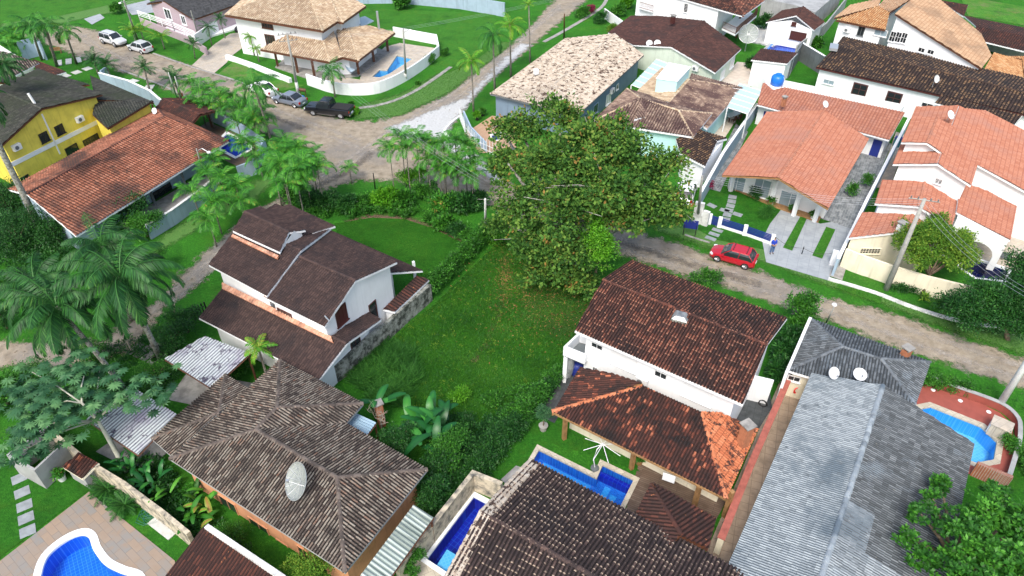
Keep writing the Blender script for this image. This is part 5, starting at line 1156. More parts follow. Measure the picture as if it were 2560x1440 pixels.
# navy fence of the porch house: pillars, panels, gate
fr_ = empty('garden_fence', P(1850,590), 'navy blue slatted fence with white pillars and gate beside paver driveway', 'fence')
fp_ = W([(1772,560),(1797,568),(1860,588),(1928,612)])
for q_ in fp_: MB().box(q_+Vector((0,0,.55)), (.35,.35,1.1), rz=-.3).build('pillar', M['white'], fr_)
for a, b in zip(fp_[1:-1], fp_[2:]):
    mb = MB()
    for z in (.35,.5,.65,.8,.95): pathwall(mb, [a.xy, b.xy], z, z+.09, .05)
    mb.build('slat_panel', M['navy'], fr_); mb = MB(); pathwall(mb, [a.xy, b.xy], 0, .28, .14); mb.build('plinth', M['white'], fr_)
mb = MB(); a, b = fp_[0], fp_[1]
for k in range(7): mb.box(a.lerp(b, (k+.5)/7)+Vector((0,0,.55)), (.11,.04,.95), rz=-.3)
for z in (.25,.85): pathwall(mb, [a.xy, b.xy], z, z+.08, .05)
mb.build('gate', M['navy'], fr_)
gp = empty('gate_pillar', P(1752,552), 'pale grey meter pillar wall left of navy gate', 'pillar')
mb = MB(); pathwall(mb, [v.xy for v in W([(1730,555),(1752,560)])], 0, 2.3, .35); pathwall(mb, [v.xy for v in W([(1753,561),(1768,566)])], 0, 1.6, .32); mb.build('wall', M['white_dirty'], gp)
MB().box(P(1752,560)+Vector((0,-.2,1.2)), (.4,.06,.4)).build('meter_box', M['plastic_white'], gp)
def picket(pts, h_, label, gap=.5, mat='white', rails=(.3,.9), r_=.03, name='picket_fence', cat='fence', top=None):
    p = W(pts); c = sum(p, Vector())/len(p); r = empty(name, c, label, cat); mb = MB()
    for a, b in zip(p[:-1], p[1:]):
        n = max(1, int((b-a).length/gap))
        for i in range(n+1): mb.tube([a.lerp(b, i/n), a.lerp(b, i/n)+Vector((0,0,h_))], r_, 5)
    mb.build('picket_row', M[mat], r); mb = MB()
    for a, b in zip(p[:-1], p[1:]):
        for z in rails: mb.tube([a+Vector((0,0,z)), b+Vector((0,0,z))], r_*.8, 4)
    mb.build('rail', M[mat], r); return r
picket([(1150,300),(1165,338),(1195,372),(1240,392)], 1.6, 'slim white picket fence around the deck behind the big tree', .45)
picket([(353,58),(440,88),(495,112)], 2.0, 'white horizontal rails above the mauve front wall', 2.4, rails=(1.25,1.5,1.75,1.95), r_=.06)
picket([(228,40),(262,52),(290,58)], 1.8, 'dark green wire fence at the far left driveway', .9, 'fence_green', rails=(.9,1.75)) if 'fence_green' in M else None
picket([(490,800),(520,785)], 1.3, 'dark wooden picket fence at the left corner of chocolate roofs', .25, 'black', r_=.06)
# ================================================================ vegetation
L = {}
L['palm'] = leafmat('palm_frond_green', [(0,(0.012,0.075,0.016)),(.5,(0.031,0.161,0.023)),(.85,(0.070,0.287,0.029)),(1,(.26,.27,.05))])
L['palm_dark'] = leafmat('dark_palm_frond', [(0,(.008,.045,.014)),(.5,(.022,.105,.024)),(.85,(.050,.19,.034)),(1,(.13,.28,.05))])
L['palm_lime'] = leafmat('lime_palm_frond', [(0,(0.039,0.184,0.014)),(.6,(0.109,0.345,0.022)),(1,(.36,.34,.05))])
L['areca'] = leafmat('areca_frond', [(0,(0.014,0.086,0.013)),(.5,(0.043,0.207,0.020)),(.82,(0.094,0.345,0.029)),(.93,(0.172,0.345,0.036)),(1,(.36,.20,.06))])
L['tree'] = leafmat('glossy_tree_leaf', [(0,(.018,.058,.013)),(.32,(.046,.13,.024)),(.60,(.095,.215,.036)),(.85,(.17,.29,.05)),(.975,(.21,.25,.055)),(1,(.30,.18,.05))], .25, .7, .12)
L['dark'] = leafmat('dark_shrub_leaf', [(0,(0.007,0.044,0.009)),(.6,(0.020,0.098,0.017)),(1,(0.055,0.196,0.029))], .2, .5)
L['mid'] = leafmat('mid_green_leaf', [(0,(0.014,0.071,0.009)),(.6,(0.039,0.172,0.017)),(1,(0.101,0.333,0.032))], .25, .5)
L['lime'] = leafmat('lime_green_leaf', [(0,(0.039,0.161,0.009)),(.6,(0.086,0.299,0.014)),(1,(0.172,0.437,0.029))], .3, .5)
L['yellowgreen'] = leafmat('yellow_green_leaf', [(0,(.045,.13,.018)),(.5,(.11,.25,.03)),(1,(.27,.38,.05))], .3, .6, .1)
L['banana'] = leafmat('banana_leaf', [(0,(0.009,0.069,0.018)),(.6,(0.023,0.149,0.032)),(1,(0.062,0.276,0.043))], .25, .35)
L['cecropia'] = leafmat('cecropia_leaf', [(0,(.018,.075,.030)),(.6,(.045,.145,.055)),(1,(.11,.25,.09))] or [(0,(0.014,0.071,0.025)),(.6,(0.031,0.138,0.043)),(1,(0.070,0.218,0.065))], .2, .5)
L['grassy'] = leafmat('long_grass_blade', [(0,(0.014,0.075,0.012)),(.6,(0.039,0.172,0.022)),(1,(0.094,0.299,0.040))], .3, .7)
L['grassblade'] = leafmat('short_grass_blade', [(0,(.020,.085,.009)),(.5,(.050,.175,.018)),(.85,(.095,.26,.028)),(1,(.19,.28,.055))], .3, .85, .08)
L['litter'] = leafmat('fallen_leaf', [(0,(.10,.05,.02)),(.5,(.26,.12,.04)),(1,(.42,.24,.10))], .1, .8)
L['dry'] = leafmat('dry_twig_leaf', [(0,(.16,.12,.08)),(1,(.36,.30,.22))], .1, .8)
L['red'] = leafmat('magenta_leaf', [(0,(.10,.01,.03)),(1,(.35,.02,.10))], .2, .5)
def bark(name, a, b, sc=4):
    m, t, bb = newmat(name); bb.inputs['Roughness'].default_value = .9; c = ramp(t, [(.4,a),(.6,b)], noise(t, gpos(t), sc, 6, .7)); t.links.new(c, bb.inputs['Base Color']); return m
M['bark'] = bark('brown_bark', (.10,.07,.045), (.20,.16,.11)); M['bark_pale'] = bark('pale_lichen_bark', (.42,.42,.38), (.14,.13,.11), 5); M['bark_white'] = bark('smooth_whitish_bark', (.50,.50,.42), (.36,.36,.28), 2)
M['palm_trunk'] = bark('ringed_palm_trunk', (.26,.24,.20), (.10,.09,.075), 6); M['dead'] = bark('dry_grey_twig', (.42,.37,.30), (.28,.24,.2))
def unit(v): return v/np.maximum(np.linalg.norm(v, axis=-1, keepdims=True), 1e-9)
def leaf_quads(p, d, n, l, w):
    """p,d,n (k,3); l,w (k,) -> V,F of pointed leaves"""
    s = unit(np.cross(n, d)); l = l[:,None]; w = w[:,None]
    V = np.stack([p, p+d*l*.5+s*w*.5, p+d*l, p+d*l*.5-s*w*.5], 1).reshape(-1,3); k = len(p)
    return V, np.arange(4*k).reshape(k,4)
def foliage(blobs, ncl, per, rc, l, w, r, up=.8, low=-.55, rosette=False, cup=.0):
    """leaf cloud: clumps spread unevenly through overlapping blobs (x,y,z,rx,ry,rz)"""
    B = np.array(blobs, float); a = B[:,3]*B[:,4]+B[:,3]*B[:,5]; pick = r.choice(len(B), ncl, p=a/a.sum()); b = B[pick]
    d = unit(r.normal(size=(ncl,3))); d[:,2] = np.where(d[:,2] < low, -d[:,2], d[:,2])
    wob = .80+.30*np.sin(d[:,0]*5+b[:,0])*np.sin(d[:,1]*4+b[:,1]*1.3)*np.cos(d[:,2]*4)
    rad = (r.random(ncl)**.35)*(.72+.34*r.random(ncl))*wob+.06*r.normal(size=ncl)
    c = b[:,:3]+d*b[:,3:6]*rad[:,None]; f_ = 1.6/np.mean(B[:,3]); gap = np.sin(c[:,0]*f_*2.1+1)*np.sin(c[:,1]*f_*2.4)*np.cos(c[:,2]*f_*2.8+.5)+.45*np.sin(c[:,0]*f_*5+c[:,2]*4)*np.sin(c[:,1]*f_*5.3); c = c[gap > -.33]; d = d[gap > -.33]; ncl = len(c); cr = .6*r.random(ncl)+.4*(.5+.5*np.sin(c[:,0]*1.1+c[:,1]*.7)*np.sin(c[:,1]*1.3-c[:,2]))
    C = np.repeat(c, per, 0); o = unit(r.normal(size=(len(C),3))); O = np.repeat(d, per, 0); sc = np.repeat(.7+.6*r.random(ncl), per)
    if rosette:
        o[:,2] = np.abs(o[:,2])*.5; dirn = unit(o); p = C+dirn*(rc*.15); n = unit(np.array([0,0,1.])+.35*r.normal(size=C.shape)-dirn*cup)
    else:
        p = C+o*(rc*sc*r.random(len(C))**.5)[:,None]; dirn = unit(o*.8+O*.5+.5*r.normal(size=C.shape)+np.array([0,0,-.15])); n = unit(np.array([0,0,1.])*up+O*.6+.55*r.normal(size=C.shape))
    k = len(C); V, F = leaf_quads(p, dirn, n, l*(.65+.7*r.random(k)), w*(.7+.6*r.random(k)))
    rn = np.clip(.5+1.45*(np.repeat(cr, per)*.5+r.random(k)*.5-.5), 0, 1); return V, F, np.repeat(rn, 4)
def frond_crown(nf, Lf, r, e_hi=75, e_lo=-5, droop=70, nl=26, ll=.55, lw=.05, hang=.5, spread=.9):
    Vs, Fs, Rs = [], [], []; off = 0
    for i in range(nf):
        az = 2*math.pi*(i*.381966+r.random()*.06)*1.0; e0 = math.radians(e_hi+(e_lo-e_hi)*((i+.5)/nf)**.8+r.normal()*5); dr = math.radians(droop*(.8+.4*r.random())); Lr = Lf*(.82+.3*r.random())
        t = np.linspace(0, 1, 15); el = e0-dr*t**1.4; ds = Lr/14
        hx = np.concatenate([[0], np.cumsum(np.cos(el[:-1])*ds)]); hz = np.concatenate([[0], np.cumsum(np.sin(el[:-1])*ds)])
        bend = r.normal()*.12; azz = az+bend*t; sp = np.stack([hx*np.cos(azz), hx*np.sin(azz), hz], 1)
        tt = np.linspace(.10, 1, nl); ps = np.stack([np.interp(tt, t, sp[:,k]) for k in range(3)], 1); tg = unit(np.stack([np.interp(np.minimum(tt+.04,1), t, sp[:,k])-np.interp(np.maximum(tt-.06,0), t, sp[:,k]) for k in range(3)], 1))
        side = unit(np.cross(tg, np.array([0,0,1.])));  upv = np.cross(side, tg)
        ln = ll*np.sin(np.pi*np.clip(tt*.86+.10, 0, 1))**.6
        fr = r.random()
        for sg in (-1, 1):
            d = unit(side*sg*spread+tg*(.35+.5*tt[:,None])+np.array([0,0,-hang])*(.6+.4*r.random((nl,1)))+.06*r.normal(size=(nl,3)))
            n = unit(upv+side*sg*.4+.1*r.normal(size=(nl,3))); V, F = leaf_quads(ps, d, n, ln*(.85+.3*r.random(nl)), np.full(nl, lw)*(.8+.4*r.random(nl)))
            Vs.append(V); Fs.append(F+off); off += len(V); Rs.append(np.repeat(np.clip(fr*.45+r.random(nl)*.55, 0, 1), 4))
        wd = .018+.02*(1-t); V = np.stack([sp+np.stack([-np.sin(azz), np.cos(azz), 0*azz], 1)*wd[:,None], sp-np.stack([-np.sin(azz), np.cos(azz), 0*azz], 1)*wd[:,None]], 1).reshape(-1,3)
        F = np.array([(2*k, 2*k+1, 2*k+3, 2*k+2) for k in range(14)]); Vs.append(V); Fs.append(F+off); off += len(V); Rs.append(np.full(len(V), .8))
    return np.concatenate(Vs), np.concatenate(Fs), np.concatenate(Rs)
MESH = {}
def cmesh(key, V, F, R, mat):
    o = npmesh(key, V, F, mat, col=R); me = o.data; bpy.data.objects.remove(o); MESH[key] = me; return me
def child(name, me, parent, loc=(0,0,0), sc=1.0, rz=0.0):
    o = bpy.data.objects.new(name, me); COL.objects.link(o); o.parent = parent; o.location = loc; o.scale = (sc,)*3 if not isinstance(sc, tuple) else sc; o.rotation_euler = (0,0,rz); return o
PR = np.random.default_rng(5)
for k in range(3):
    cmesh('areca%d' % k, *frond_crown(12, 2.0, PR, 80, 15, 105, 26, .62, .060, .35, .8), L['areca'])
    cmesh('small%d' % k, *frond_crown(18, 1.35, PR, 80, -20, 60, 20, .38, .05, .25), L['palm_dark'])
    cmesh('royal%d' % k, *frond_crown(15, 2.7, PR, 78, -25, 105, 34, .72, .065, .8, .8), L['palm'])
    cmesh('queen%d' % k, *frond_crown(27, 4.3, PR, 76, -40, 92, 60, 1.0, .085, .9, .65), L['palm_dark'])
    cmesh('lime%d' % k, *frond_crown(12, 2.3, PR, 78, -20, 85, 26, .62, .08, .7), L['palm_lime'])
    cmesh('coco%d' % k, *frond_crown(12, 2.2, PR, 75, 5, 60, 24, .55, .075, .35), L['palm_lime'])
    cmesh('cycad%d' % k, *frond_crown(26, 1.0, PR, 60, 0, 40, 18, .22, .035, .1), L['dark'])
ORD = ['first','second','third','fourth','fifth','sixth','seventh','eighth','ninth','tenth','eleventh','twelfth','thirteenth','fourteenth','fifteenth','sixteenth','seventeenth','eighteenth']
NP = [0]
def palm(px, py, hgt, kind, label, group=None, trunk=.09, base=None, sc=1.0, name='palm_tree', tmat='palm_trunk', cat='palm', crownshaft=True):
    """px,py = photo pixel of the crown heart at height hgt; base = photo pixel of the foot when it leans"""
    c = P(px, py, hgt); b = P(*base) if base else Vector((c.x, c.y, 0)); NP[0] += 1; i = NP[0]
    r = empty(name, b, label, cat, group)
    top = c-b; pts = [Vector((0,0,-.05))+top*0, top*.33+Vector((top.x,top.y,0))*-.06, top*.66+Vector((top.x,top.y,0))*-.05, top]
    if hgt > .8: MB().tube(pts, trunk, 7, rs=[trunk*1.35, trunk, trunk*.9, trunk*.8]).build('trunk', M[tmat], r, world=False, smooth=True)
    child('crown', MESH['%s%d' % (kind, i % 3)], r, top, sc*(.92+.16*random.random()), random.random()*6.28)
    return r
def plant(px, py, blobs, label, cat='shrub', name='shrub', mat='mid', n=60, per=26, rc=.30, l=.16, w=.09, trunk=None, group=None, z=0.0, tmat='bark', rosette=False, low=-.55, limbs=0, up=.8, base=None, twigs=0):
    """blobs: (dx, dy, z, rx[, ry, rz]) metres around the foot"""
    b = P(px, py, z); seed = int(px*7+py*13) % 99991; r = np.random.default_rng(seed); root = empty(name, b, label, cat, group)
    bl = [(q[0], q[1], q[2], q[3], q[4] if len(q) > 4 else q[3], q[5] if len(q) > 5 else q[3]*.8) for q in blobs]
    V, F, R = foliage(bl, n, per, rc, l, w, r, up=up, low=low, rosette=rosette); V[:,2] = np.maximum(V[:,2], .02-z)
    npmesh('crown' if cat == 'tree' else 'foliage', V, F, L[mat], root, world=False, col=R)
    if trunk:
        cx = sum(q[0] for q in bl)/len(bl); cy = sum(q[1] for q in bl)/len(bl); zt = min(q[2] for q in bl)
        mb = MB(); fork = Vector((cx*.3, cy*.3, zt*.55)); mb.tube([(0,0,-.1), fork], trunk, 7, rs=[trunk*1.3, trunk*.9])
        for q in bl[:24]:
            e = Vector((q[0], q[1], q[2]+q[5]*.2)); m_ = fork.lerp(e, .5)+Vector((0,0,.15)); mb.tube([fork, m_, e], trunk*.5, 5, rs=[trunk*.75, trunk*.5, trunk*.2])
        for k in range(twigs):
            q = bl[r.integers(len(bl))]; dd = unit(r.normal(size=3)); dd[2] = abs(dd[2])*.8; a_ = Vector((q[0], q[1], q[2]+q[5]*.1)); b_ = Vector(q[:3])+Vector(dd*np.array([q[3],q[4],q[5]])*(1.0+.2*r.random())); m_ = a_.lerp(b_, .5)+Vector((.15,.1,.15)); mb.tube([a_, m_, b_], .04, 4, rs=[.06,.04,.02])
        mb.build('trunk', M[tmat], root, world=False, smooth=True)
    return root
def wplant(blobpx, label, **kw):
    """blobs given as (px,py,z,r) in the photo; foot below their mean (or base=)"""
    pts = [(P(a, b_, z), r_) for a, b_, z, r_ in blobpx]; base = kw.pop('base', None)
    f = P(*base) if base else sum((p for p, _ in pts), Vector())/len(pts); f.z = 0
    d = f-Vector((0,0,CH)); # pixel of the foot
    yc = d.y*SP+d.z*CP; zc = d.y*CP-d.z*SP; px, py = 1280+FPX*d.x/zc, 720-FPX*yc/zc
    return plant(px, py, [(p.x-f.x, p.y-f.y, p.z, r_) for p, r_ in pts], label, **kw)
# --- the great tree in the middle
wplant([(1395,300,9.5,3.2),(1300,330,8.5,2.8),(1470,370,10,3.8),(1380,420,9,4.0),(1270,420,7,2.8),(1570,400,9.5,3.8),(1660,430,8,3.0),(1500,480,8.5,4.0),(1620,500,7.5,3.2),(1400,530,7,4.0),(1300,520,5.5,3.2),(1530,545,6,2.5),(1340,610,4,3.0),(1430,640,4,3.0),(1680,530,6.5,2.2),(1250,320,7,1.7),(1540,340,9.5,2.6),(1360,690,1.9,2.3),(1450,710,1.9,2.1),(1600,560,6,2.2),(1240,560,3.5,1.8)],
       'enormous spreading broadleaf tree with russet flecks beside the dirt road', cat='tree', name='broadleaf_tree', mat='tree', n=3100, per=17, rc=.42, l=.31, w=.22, trunk=.45, twigs=30, base=(1420,650), low=-.35, tmat='bark_pale')
wplant([(1488,590,6.0,1.5),(1500,640,4.8,1.6),(1485,548,6.6,1.0),(1515,610,5,1.2)], 'bright lime green bushy tree growing against the great tree', cat='tree', name='small_tree', mat='lime', n=330, per=26, rc=.3, l=.17, w=.10, trunk=.12)
# --- tree and shrubs on the right
wplant([(2275,600,3.8,1.7),(2320,590,4.2,1.9),(2370,610,4,1.9),(2410,600,3.8,1.2),(2300,640,3.4,1.5),(2390,650,3.2,1.5),(2345,560,4.3,1.3),(2255,565,3.6,.9),(2420,640,3,1.2)], 'airy yellow green tree spreading before cream wall', cat='tree', name='small_tree', mat='yellowgreen', n=1000, per=30, rc=.36, l=.18, w=.10, trunk=.14, base=(2305,742))
wplant([(2400,765,2.6,1.7),(2455,740,3,1.9),(2510,745,3.2,1.9),(2560,715,3.8,2.2),(2600,760,3.5,2.3),(2430,800,2,1.4),(2500,800,2.2,1.6),(2560,810,2.2,1.6),(2360,760,1.6,1.0),(2560,660,4.4,1.6),(2610,680,4.5,2)], 'wide dark feathery tree at right edge overhanging the pale kerb', cat='tree', name='feathery_tree', mat='dark', n=1500, per=28, rc=.42, l=.20, w=.09, trunk=.16, base=(2520,850))
plant(2275,728,[(-.7,.1,.3,.5),(0,0,.3,.5),(.8,-.2,.3,.5),(1.7,-.4,.3,.45),(-1.4,.3,.25,.4)], 'low dark planting at foot of the cream wall', mat='dark', n=70, rc=.25, l=.2, w=.06)
plant(2305,748,[(0,0,.4,.5)], 'spiky agave like plant under the airy yellow green tree', mat='yellowgreen', n=6, per=16, rc=.1, l=.6, w=.09, rosette=True)
plant(1995,812,[(0,0,2.0,1.2),(.6,.3,2.3,.9),(-.7,.3,2.2,.9),(.1,-.6,1.5,.9)], 'leafy small tree at roadside above the grey wing roof', cat='tree', name='small_tree', mat='mid', n=190, per=24, rc=.35, l=.2, w=.11, trunk=.09)
plant(1762,712,[(0,0,.8,1.0),(.7,0,.9,.7),(-.8,.2,.7,.7)], 'rounded green shrub beside dirt road behind the skylight roof', mat='mid', n=120, rc=.3)
for (x, y, s_, lb, mt) in ((1985,838,.9,'topmost of the dark shrubs between skylight roof and grey wing','mid'),(1967,868,1.0,'second dark shrub down between skylight roof and grey wing','dark'),(1950,905,1.0,'third dark shrub down beside the narrow white parapet','dark'),(1938,945,.9,'lowest dark shrub at the head of the tiled alley','dark')):
    plant(x, y, [(0,0,.8*s_,.9*s_),(.4,.4,1.1*s_,.6*s_)], lb, mat=mt, n=90, rc=.3, l=.34, w=.12, up=.9)
plant(2365,975,[(-1.3,.5,.5,.75),(-.5,.2,.5,.8),(.4,0,.5,.75),(1.1,-.3,.5,.6)], 'clipped green hedge mass above the red brown pool deck', cat='hedge', name='hedge', mat='mid', n=260, rc=.22, l=.12, w=.07)
plant(2550,1160,[(0,-1.6,.6,.6,.9),(.05,-.6,.6,.65,.9),(.1,.5,.6,.65,.9),(-.2,1.3,.6,.6,.8)], 'tall clipped hedge outside the curved deck wall, right edge', cat='hedge', name='hedge', mat='mid', n=300, rc=.2, l=.11, w=.06)
wplant([(2300,1290,5,1.0),(2330,1250,4.6,.8),(2400,1330,5,1.7),(2480,1290,5,1.7),(2560,1330,5,2.0),(2450,1400,5,2.0),(2370,1420,4.6,1.4),(2560,1430,5,2.2),(2350,1210,4.2,.7),(2490,1230,4,1.0),(2270,1350,4.4,.8),(2620,1240,4.5,1.5),(2560,1500,5,2.2),(2430,1480,5,1.8),(2310,1400,4.2,1.0)], 'broad rosette leaved tree in bottom right corner', cat='tree', name='broadleaf_tree', mat='mid', n=1500, per=16, rc=.3, l=.24, w=.13, trunk=.2, rosette=True)
for x, y, lb in ((1885,500,'dark leafy shrub by the first white porch column'),(2125,490,'small upright shrub growing on slate driveway'),(2165,468,'potted plants along the driveway wall')):
    plant(x, y, [(0,0,.7,.8),(.1,.1,1.1,.5)], lb, mat='dark' if x < 2000 else 'mid', n=60, rc=.25, l=.18, w=.07)
plant(1912,548,[(0,0,.8,.8),(.2,.2,1.0,.5)], 'tall pale ornamental grass clump behind navy fence', mat='grassy', n=40, per=24, rc=.2, l=.5, w=.03, cat='grass clump', name='ornamental_grass')
plant(1772,475,[(0,0,.6,.5)], 'magenta leaved shrub in paved lane', mat='red', n=26, rc=.2)
# --- behind: shrubs near top
for x, y, s_, mt, lb, ll in ((1008,22,1.5,'mid','large leaved bush against the long pale grey wall',.5),(1075,160,.9,'mid','rounded bush outside the curved white wall',.2),(1112,140,.7,'mid','smaller bush at corner of the curved white wall',.2),(1455,45,1.2,'mid','green garden bush beside the far dirt road',.25),(1500,60,1.3,'dark','dense shrub in front of broad brown roof',.25),(1545,40,1.2,'mid','leafy bush among shrubs near top balcony house',.4),(1565,20,1.1,'lime','lime green broad leaved plant near top balcony house',.4),(1530,82,.9,'yellowgreen','pale variegated shrub at left corner of broad brown roof',.2),(1474,35,.9,'red','dark red leaved column shrub by far drain channel',.25),(1905,70,1.4,'dark','dark shrubs beside sandy yard at top right',.3),(1880,170,1.0,'dark','climbing plants beside the tiled back yard',.4),(2035,118,.9,'mid','banana like plant behind square blue pool',.5),(2010,124,.6,'yellowgreen','olive shrub behind square blue pool',.2),(890,285,.45,'lime','low lime plant in verge bed beside black pickup',.25),(878,262,.3,'mid','tiny seedling plant on the verge bed',.2),(1045,212,.3,'mid','small weed clump on verge by curved wall',.2),(1190,20,.9,'yellowgreen','sparse shrub against the long pale grey wall',.12),(295,35,1.3,'mid','leafy tree beside the green wire fence',.25),(1790,125,.5,'mid','fern like plant at left of large mesh dish',.4)):
    plant(x, y, [(0,0,.7*s_,.9*s_),(.35*s_,.2*s_,1.0*s_,.6*s_),(-.4*s_,.1*s_,.6*s_,.6*s_)], lb, mat=mt, n=int(70*s_)+20, rc=.3*s_, l=ll, w=ll*.42)
kerbhedge = lambda pts, h_, wd, label, mat, n, l=.12: wplant([(a, b_, h_*.55, wd) for a, b_ in pts], label, cat='hedge', name='hedge', mat=mat, n=n, rc=.25, l=l, w=l*.55)
# hedge between round lawn and vacant lot
pa, pb = P(1083,735), P(1228,590); hd = []
for k in range(13):
    q_ = pa.lerp(pb, k/12); hd.append((q_.x-pa.x, q_.y-pa.y, 1.0+.15*math.sin(k*2.1), .85, .85, 1.15))
plant(1083,735, hd, 'long tall hedge dividing round lawn from the vacant lot', cat='hedge', name='hedge', mat='mid', n=1050, rc=.22, l=.16, w=.09)
# shrubbery round the lawn
for k, (x, y, s_, mt, ll, lb) in enumerate(((775,520,1.2,'dark',.25,'dark shrub behind the left end of chocolate roofs'),(820,525,1.3,'dark',.22,'dark dense shrub at left of the round lawn'),(865,530,1.2,'dark',.22,'deep green shrub at upper left of the round lawn'),(740,500,1.0,'mid',.3,'leafy shrub below the junction palms'),(905,520,1.0,'mid',.2,'low shrub along lawn edge by the thin dark pole'),(965,520,1.3,'lime',.42,'bright broad leaved clump at top of round lawn'),(1005,520,1.1,'mid',.42,'large leaved plant right of the bright broad leaved clump'),(1035,470,1.6,'lime',.2,'rounded lime green bush among slender palms'),(1065,500,1.3,'mid',.2,'green bush beneath the slender palm grove'),(1110,530,1.2,'areca',.4,'low palm like plant at the lawn upper right'),(1150,530,1.3,'dark',.4,'dark leafy plant under right side palms'),(1190,520,1.1,'dark',.3,'dark shrub near the leaning white pole'),(1110,575,.9,'mid',.35,'spiky plant at right end of the bare soil curve'),(1140,590,.8,'dark',.2,'ground cover mound beside pale stone block'),(1165,600,.7,'mid',.2,'small shrub where tall hedge meets garden corner'),(1235,610,.7,'lime',.14,'small lime weed clump at the top of the hedge'))):
    plant(x, y, [(0,0,.7*s_,.95*s_),(.5*s_,.2*s_,1.0*s_,.7*s_),(-.5*s_,.1*s_,.8*s_,.7*s_)], lb, mat=mt, n=int(110*s_), rc=.3, l=ll, w=ll*(.3 if mt == 'areca' else .42))
plant(1186,600,[(0,0,.15,.2)], 'pale weathered stone block beside the tall hedge', mat='dry', n=3) if 0 else None
# --- slender palms
junc = [(713,353),(748,360),(775,382),(700,400),(682,414),(737,420),(792,410),(742,447),(716,452),(690,372),(757,400)]
for k, (x, y) in enumerate(sorted(junc)): palm(x, y+8, 4.2+.5*(k % 3), 'areca', 'slender feather palm, %s from the left in clump left of the junction' % ORD[k], 'feather palms left of the junction', .055, sc=1.0)
grove = [(973,365,6),(1002,335,6.5),(1040,338,7),(1062,350,6.5),(1015,365,6),(1085,358,6),(1108,350,6.8),(1138,343,6.5),(1162,355,6),(1070,393,5),(1108,397,5.2),(1142,397,5.4),(1174,375,5.5),(1188,402,5),(1180,430,4.2),(1133,425,4),(1100,420,4)]
for k, (x, y, z_) in enumerate(sorted(grove)): palm(x, y+6, z_*.92, 'areca', 'slender palm, %s from the left in grove above round lawn' % ORD[k], 'slender palms in the grove by the round lawn', .05, sc=.93)
hedgep = [(475,205),(500,225),(530,215),(548,240),(560,265),(520,262),(600,270),(622,250),(632,292),(592,300),(645,305),(497,250),(652,275),(575,240)]
for k, (x, y) in enumerate(sorted(hedgep)): palm(x, y+4, 2.7+.3*(k % 3), 'areca', 'golden tinged palm, %s from the left in row beyond the gazebo' % ORD[k], 'golden palms beyond the gazebo', .06, sc=1.08)
lowp = [(533,400,3,'areca palm beside the right eave of orange tiled roof'),(520,432,2.8,'areca palm in front of the orange house veranda'),(553,447,3,'areca palm behind blue grey street wall, middle'),(590,467,3,'areca palm on street verge near the veranda end'),(480,480,3.2,'areca palm nearest the veranda posts'),(602,355,3.2,'areca palm at left of navy pool wall'),(630,362,3.2,'areca palm at right of navy pool wall'),(530,505,3.5,'bright curved palm leaning over the street verge'),(520,548,3,'low fanning palm left of the chocolate roofs'),(600,505,3,'palm right of the bright curved palm on verge'),(645,395,2.5,'low palm between navy pool wall and junction clump')]
for x, y, z_, lb in lowp: palm(x, y, z_, 'areca', lb, None, .06, sc=1.0)
palm(873,420,1.8,'areca','single small palm standing alone on the junction verge', None, .06, sc=.62)
palm(1178,150,6.2,'lime','yellowish palm with drooping crown beside the gravel road', None, .1, base=(1184,280), tmat='palm_trunk')
palm(1232,85,6.8,'royal','tall green street palm between yellowish palm and next one', None, .12, base=(1237,228))
palm(1275,62,6.8,'lime','tallest bright street palm before the long bright lawn', None, .12, base=(1277,192), sc=1.1)
palm(1322,12,7.4,'coco','thin trunked palm near top centre with small crown', None, .1, base=(1325,157), sc=.55)
palm(633,210,7.4,'royal','tall palm with yellow fronds leaning beside the parked white car', None, .12, base=(682,365), sc=1.05, tmat='palm_trunk')
palm(828,175,3.6,'royal','drooping green palm before the curved white wall', None, .1, base=(838,243), sc=.85)
palm(330,75,2.6,'coco','lime coconut palm left beside the utility pole at lilac house', None, .08, sc=.95)
palm(352,78,2.2,'coco','lime coconut palm right of utility pole at lilac house', None, .08, sc=.85)
palm(402,92,1.8,'coco','lime coconut palm before white rails of lilac house', None, .08, sc=.9)
palm(483,108,2.6,'small','small dark palm on verge beyond the white parked hatchback', None, .07, base=(488,147), sc=1.0)
palm(520,68,3.2,'small','small palm at white wall corner, left of driveway pair', None, .07, base=(530,114))
palm(550,47,3.2,'small','small palm at white wall, right of driveway pair', None, .07, base=(563,96))
palm(625,90,2.8,'lime','short yellow green palm at left wall of corner house', None, .08, sc=.55)
palm(640,120,2.0,'lime','second short yellow green palm at corner house left wall', None, .08, sc=.5)
palm(233,150,2.0,'small','bushy dark palm, left of pair beside pale slabs', None, .12, sc=1.35)
palm(264,160,1.9,'small','bushy dark palm, right of pair beside pale slabs', None, .12, sc=1.35)
palm(360,168,2.8,'small','dark palm with bulging trunk beside long pale slabs', None, .12, base=(375,230), sc=1.3)
palm(435,195,3.0,'small','dark spreading palm beside two leaning white poles', None, .12, sc=1.4)
palm(75,62,6.0,'royal','royal palm leftmost of the three by the blue wall', None, .16, base=(105,150), sc=1.0)
palm(112,60,6.5,'royal','royal palm in middle of three by the blue wall', None, .18, base=(143,166), sc=1.1)
palm(162,75,6.0,'royal','royal palm on right of three with curved pale trunk', None, .14, base=(192,160), sc=.9)
palm(8,160,10,'queen','big drooping palm crown at the left edge above brown roofs', None, .2, base=(-60,260), sc=.55)
for k, (x, y) in enumerate(sorted(((10,85),(30,95),(52,100),(20,115),(45,75)))): palm(x, y, 2.2, 'areca', 'dark bushy palm, %s from the left in far left thicket' % ORD[k], 'thicket palms at far left', .06, sc=1.25)
palm(300,690,9.6,'queen','largest queen palm with grey trunk beside white awning', None, .19, base=(404,900), tmat='bark_pale')
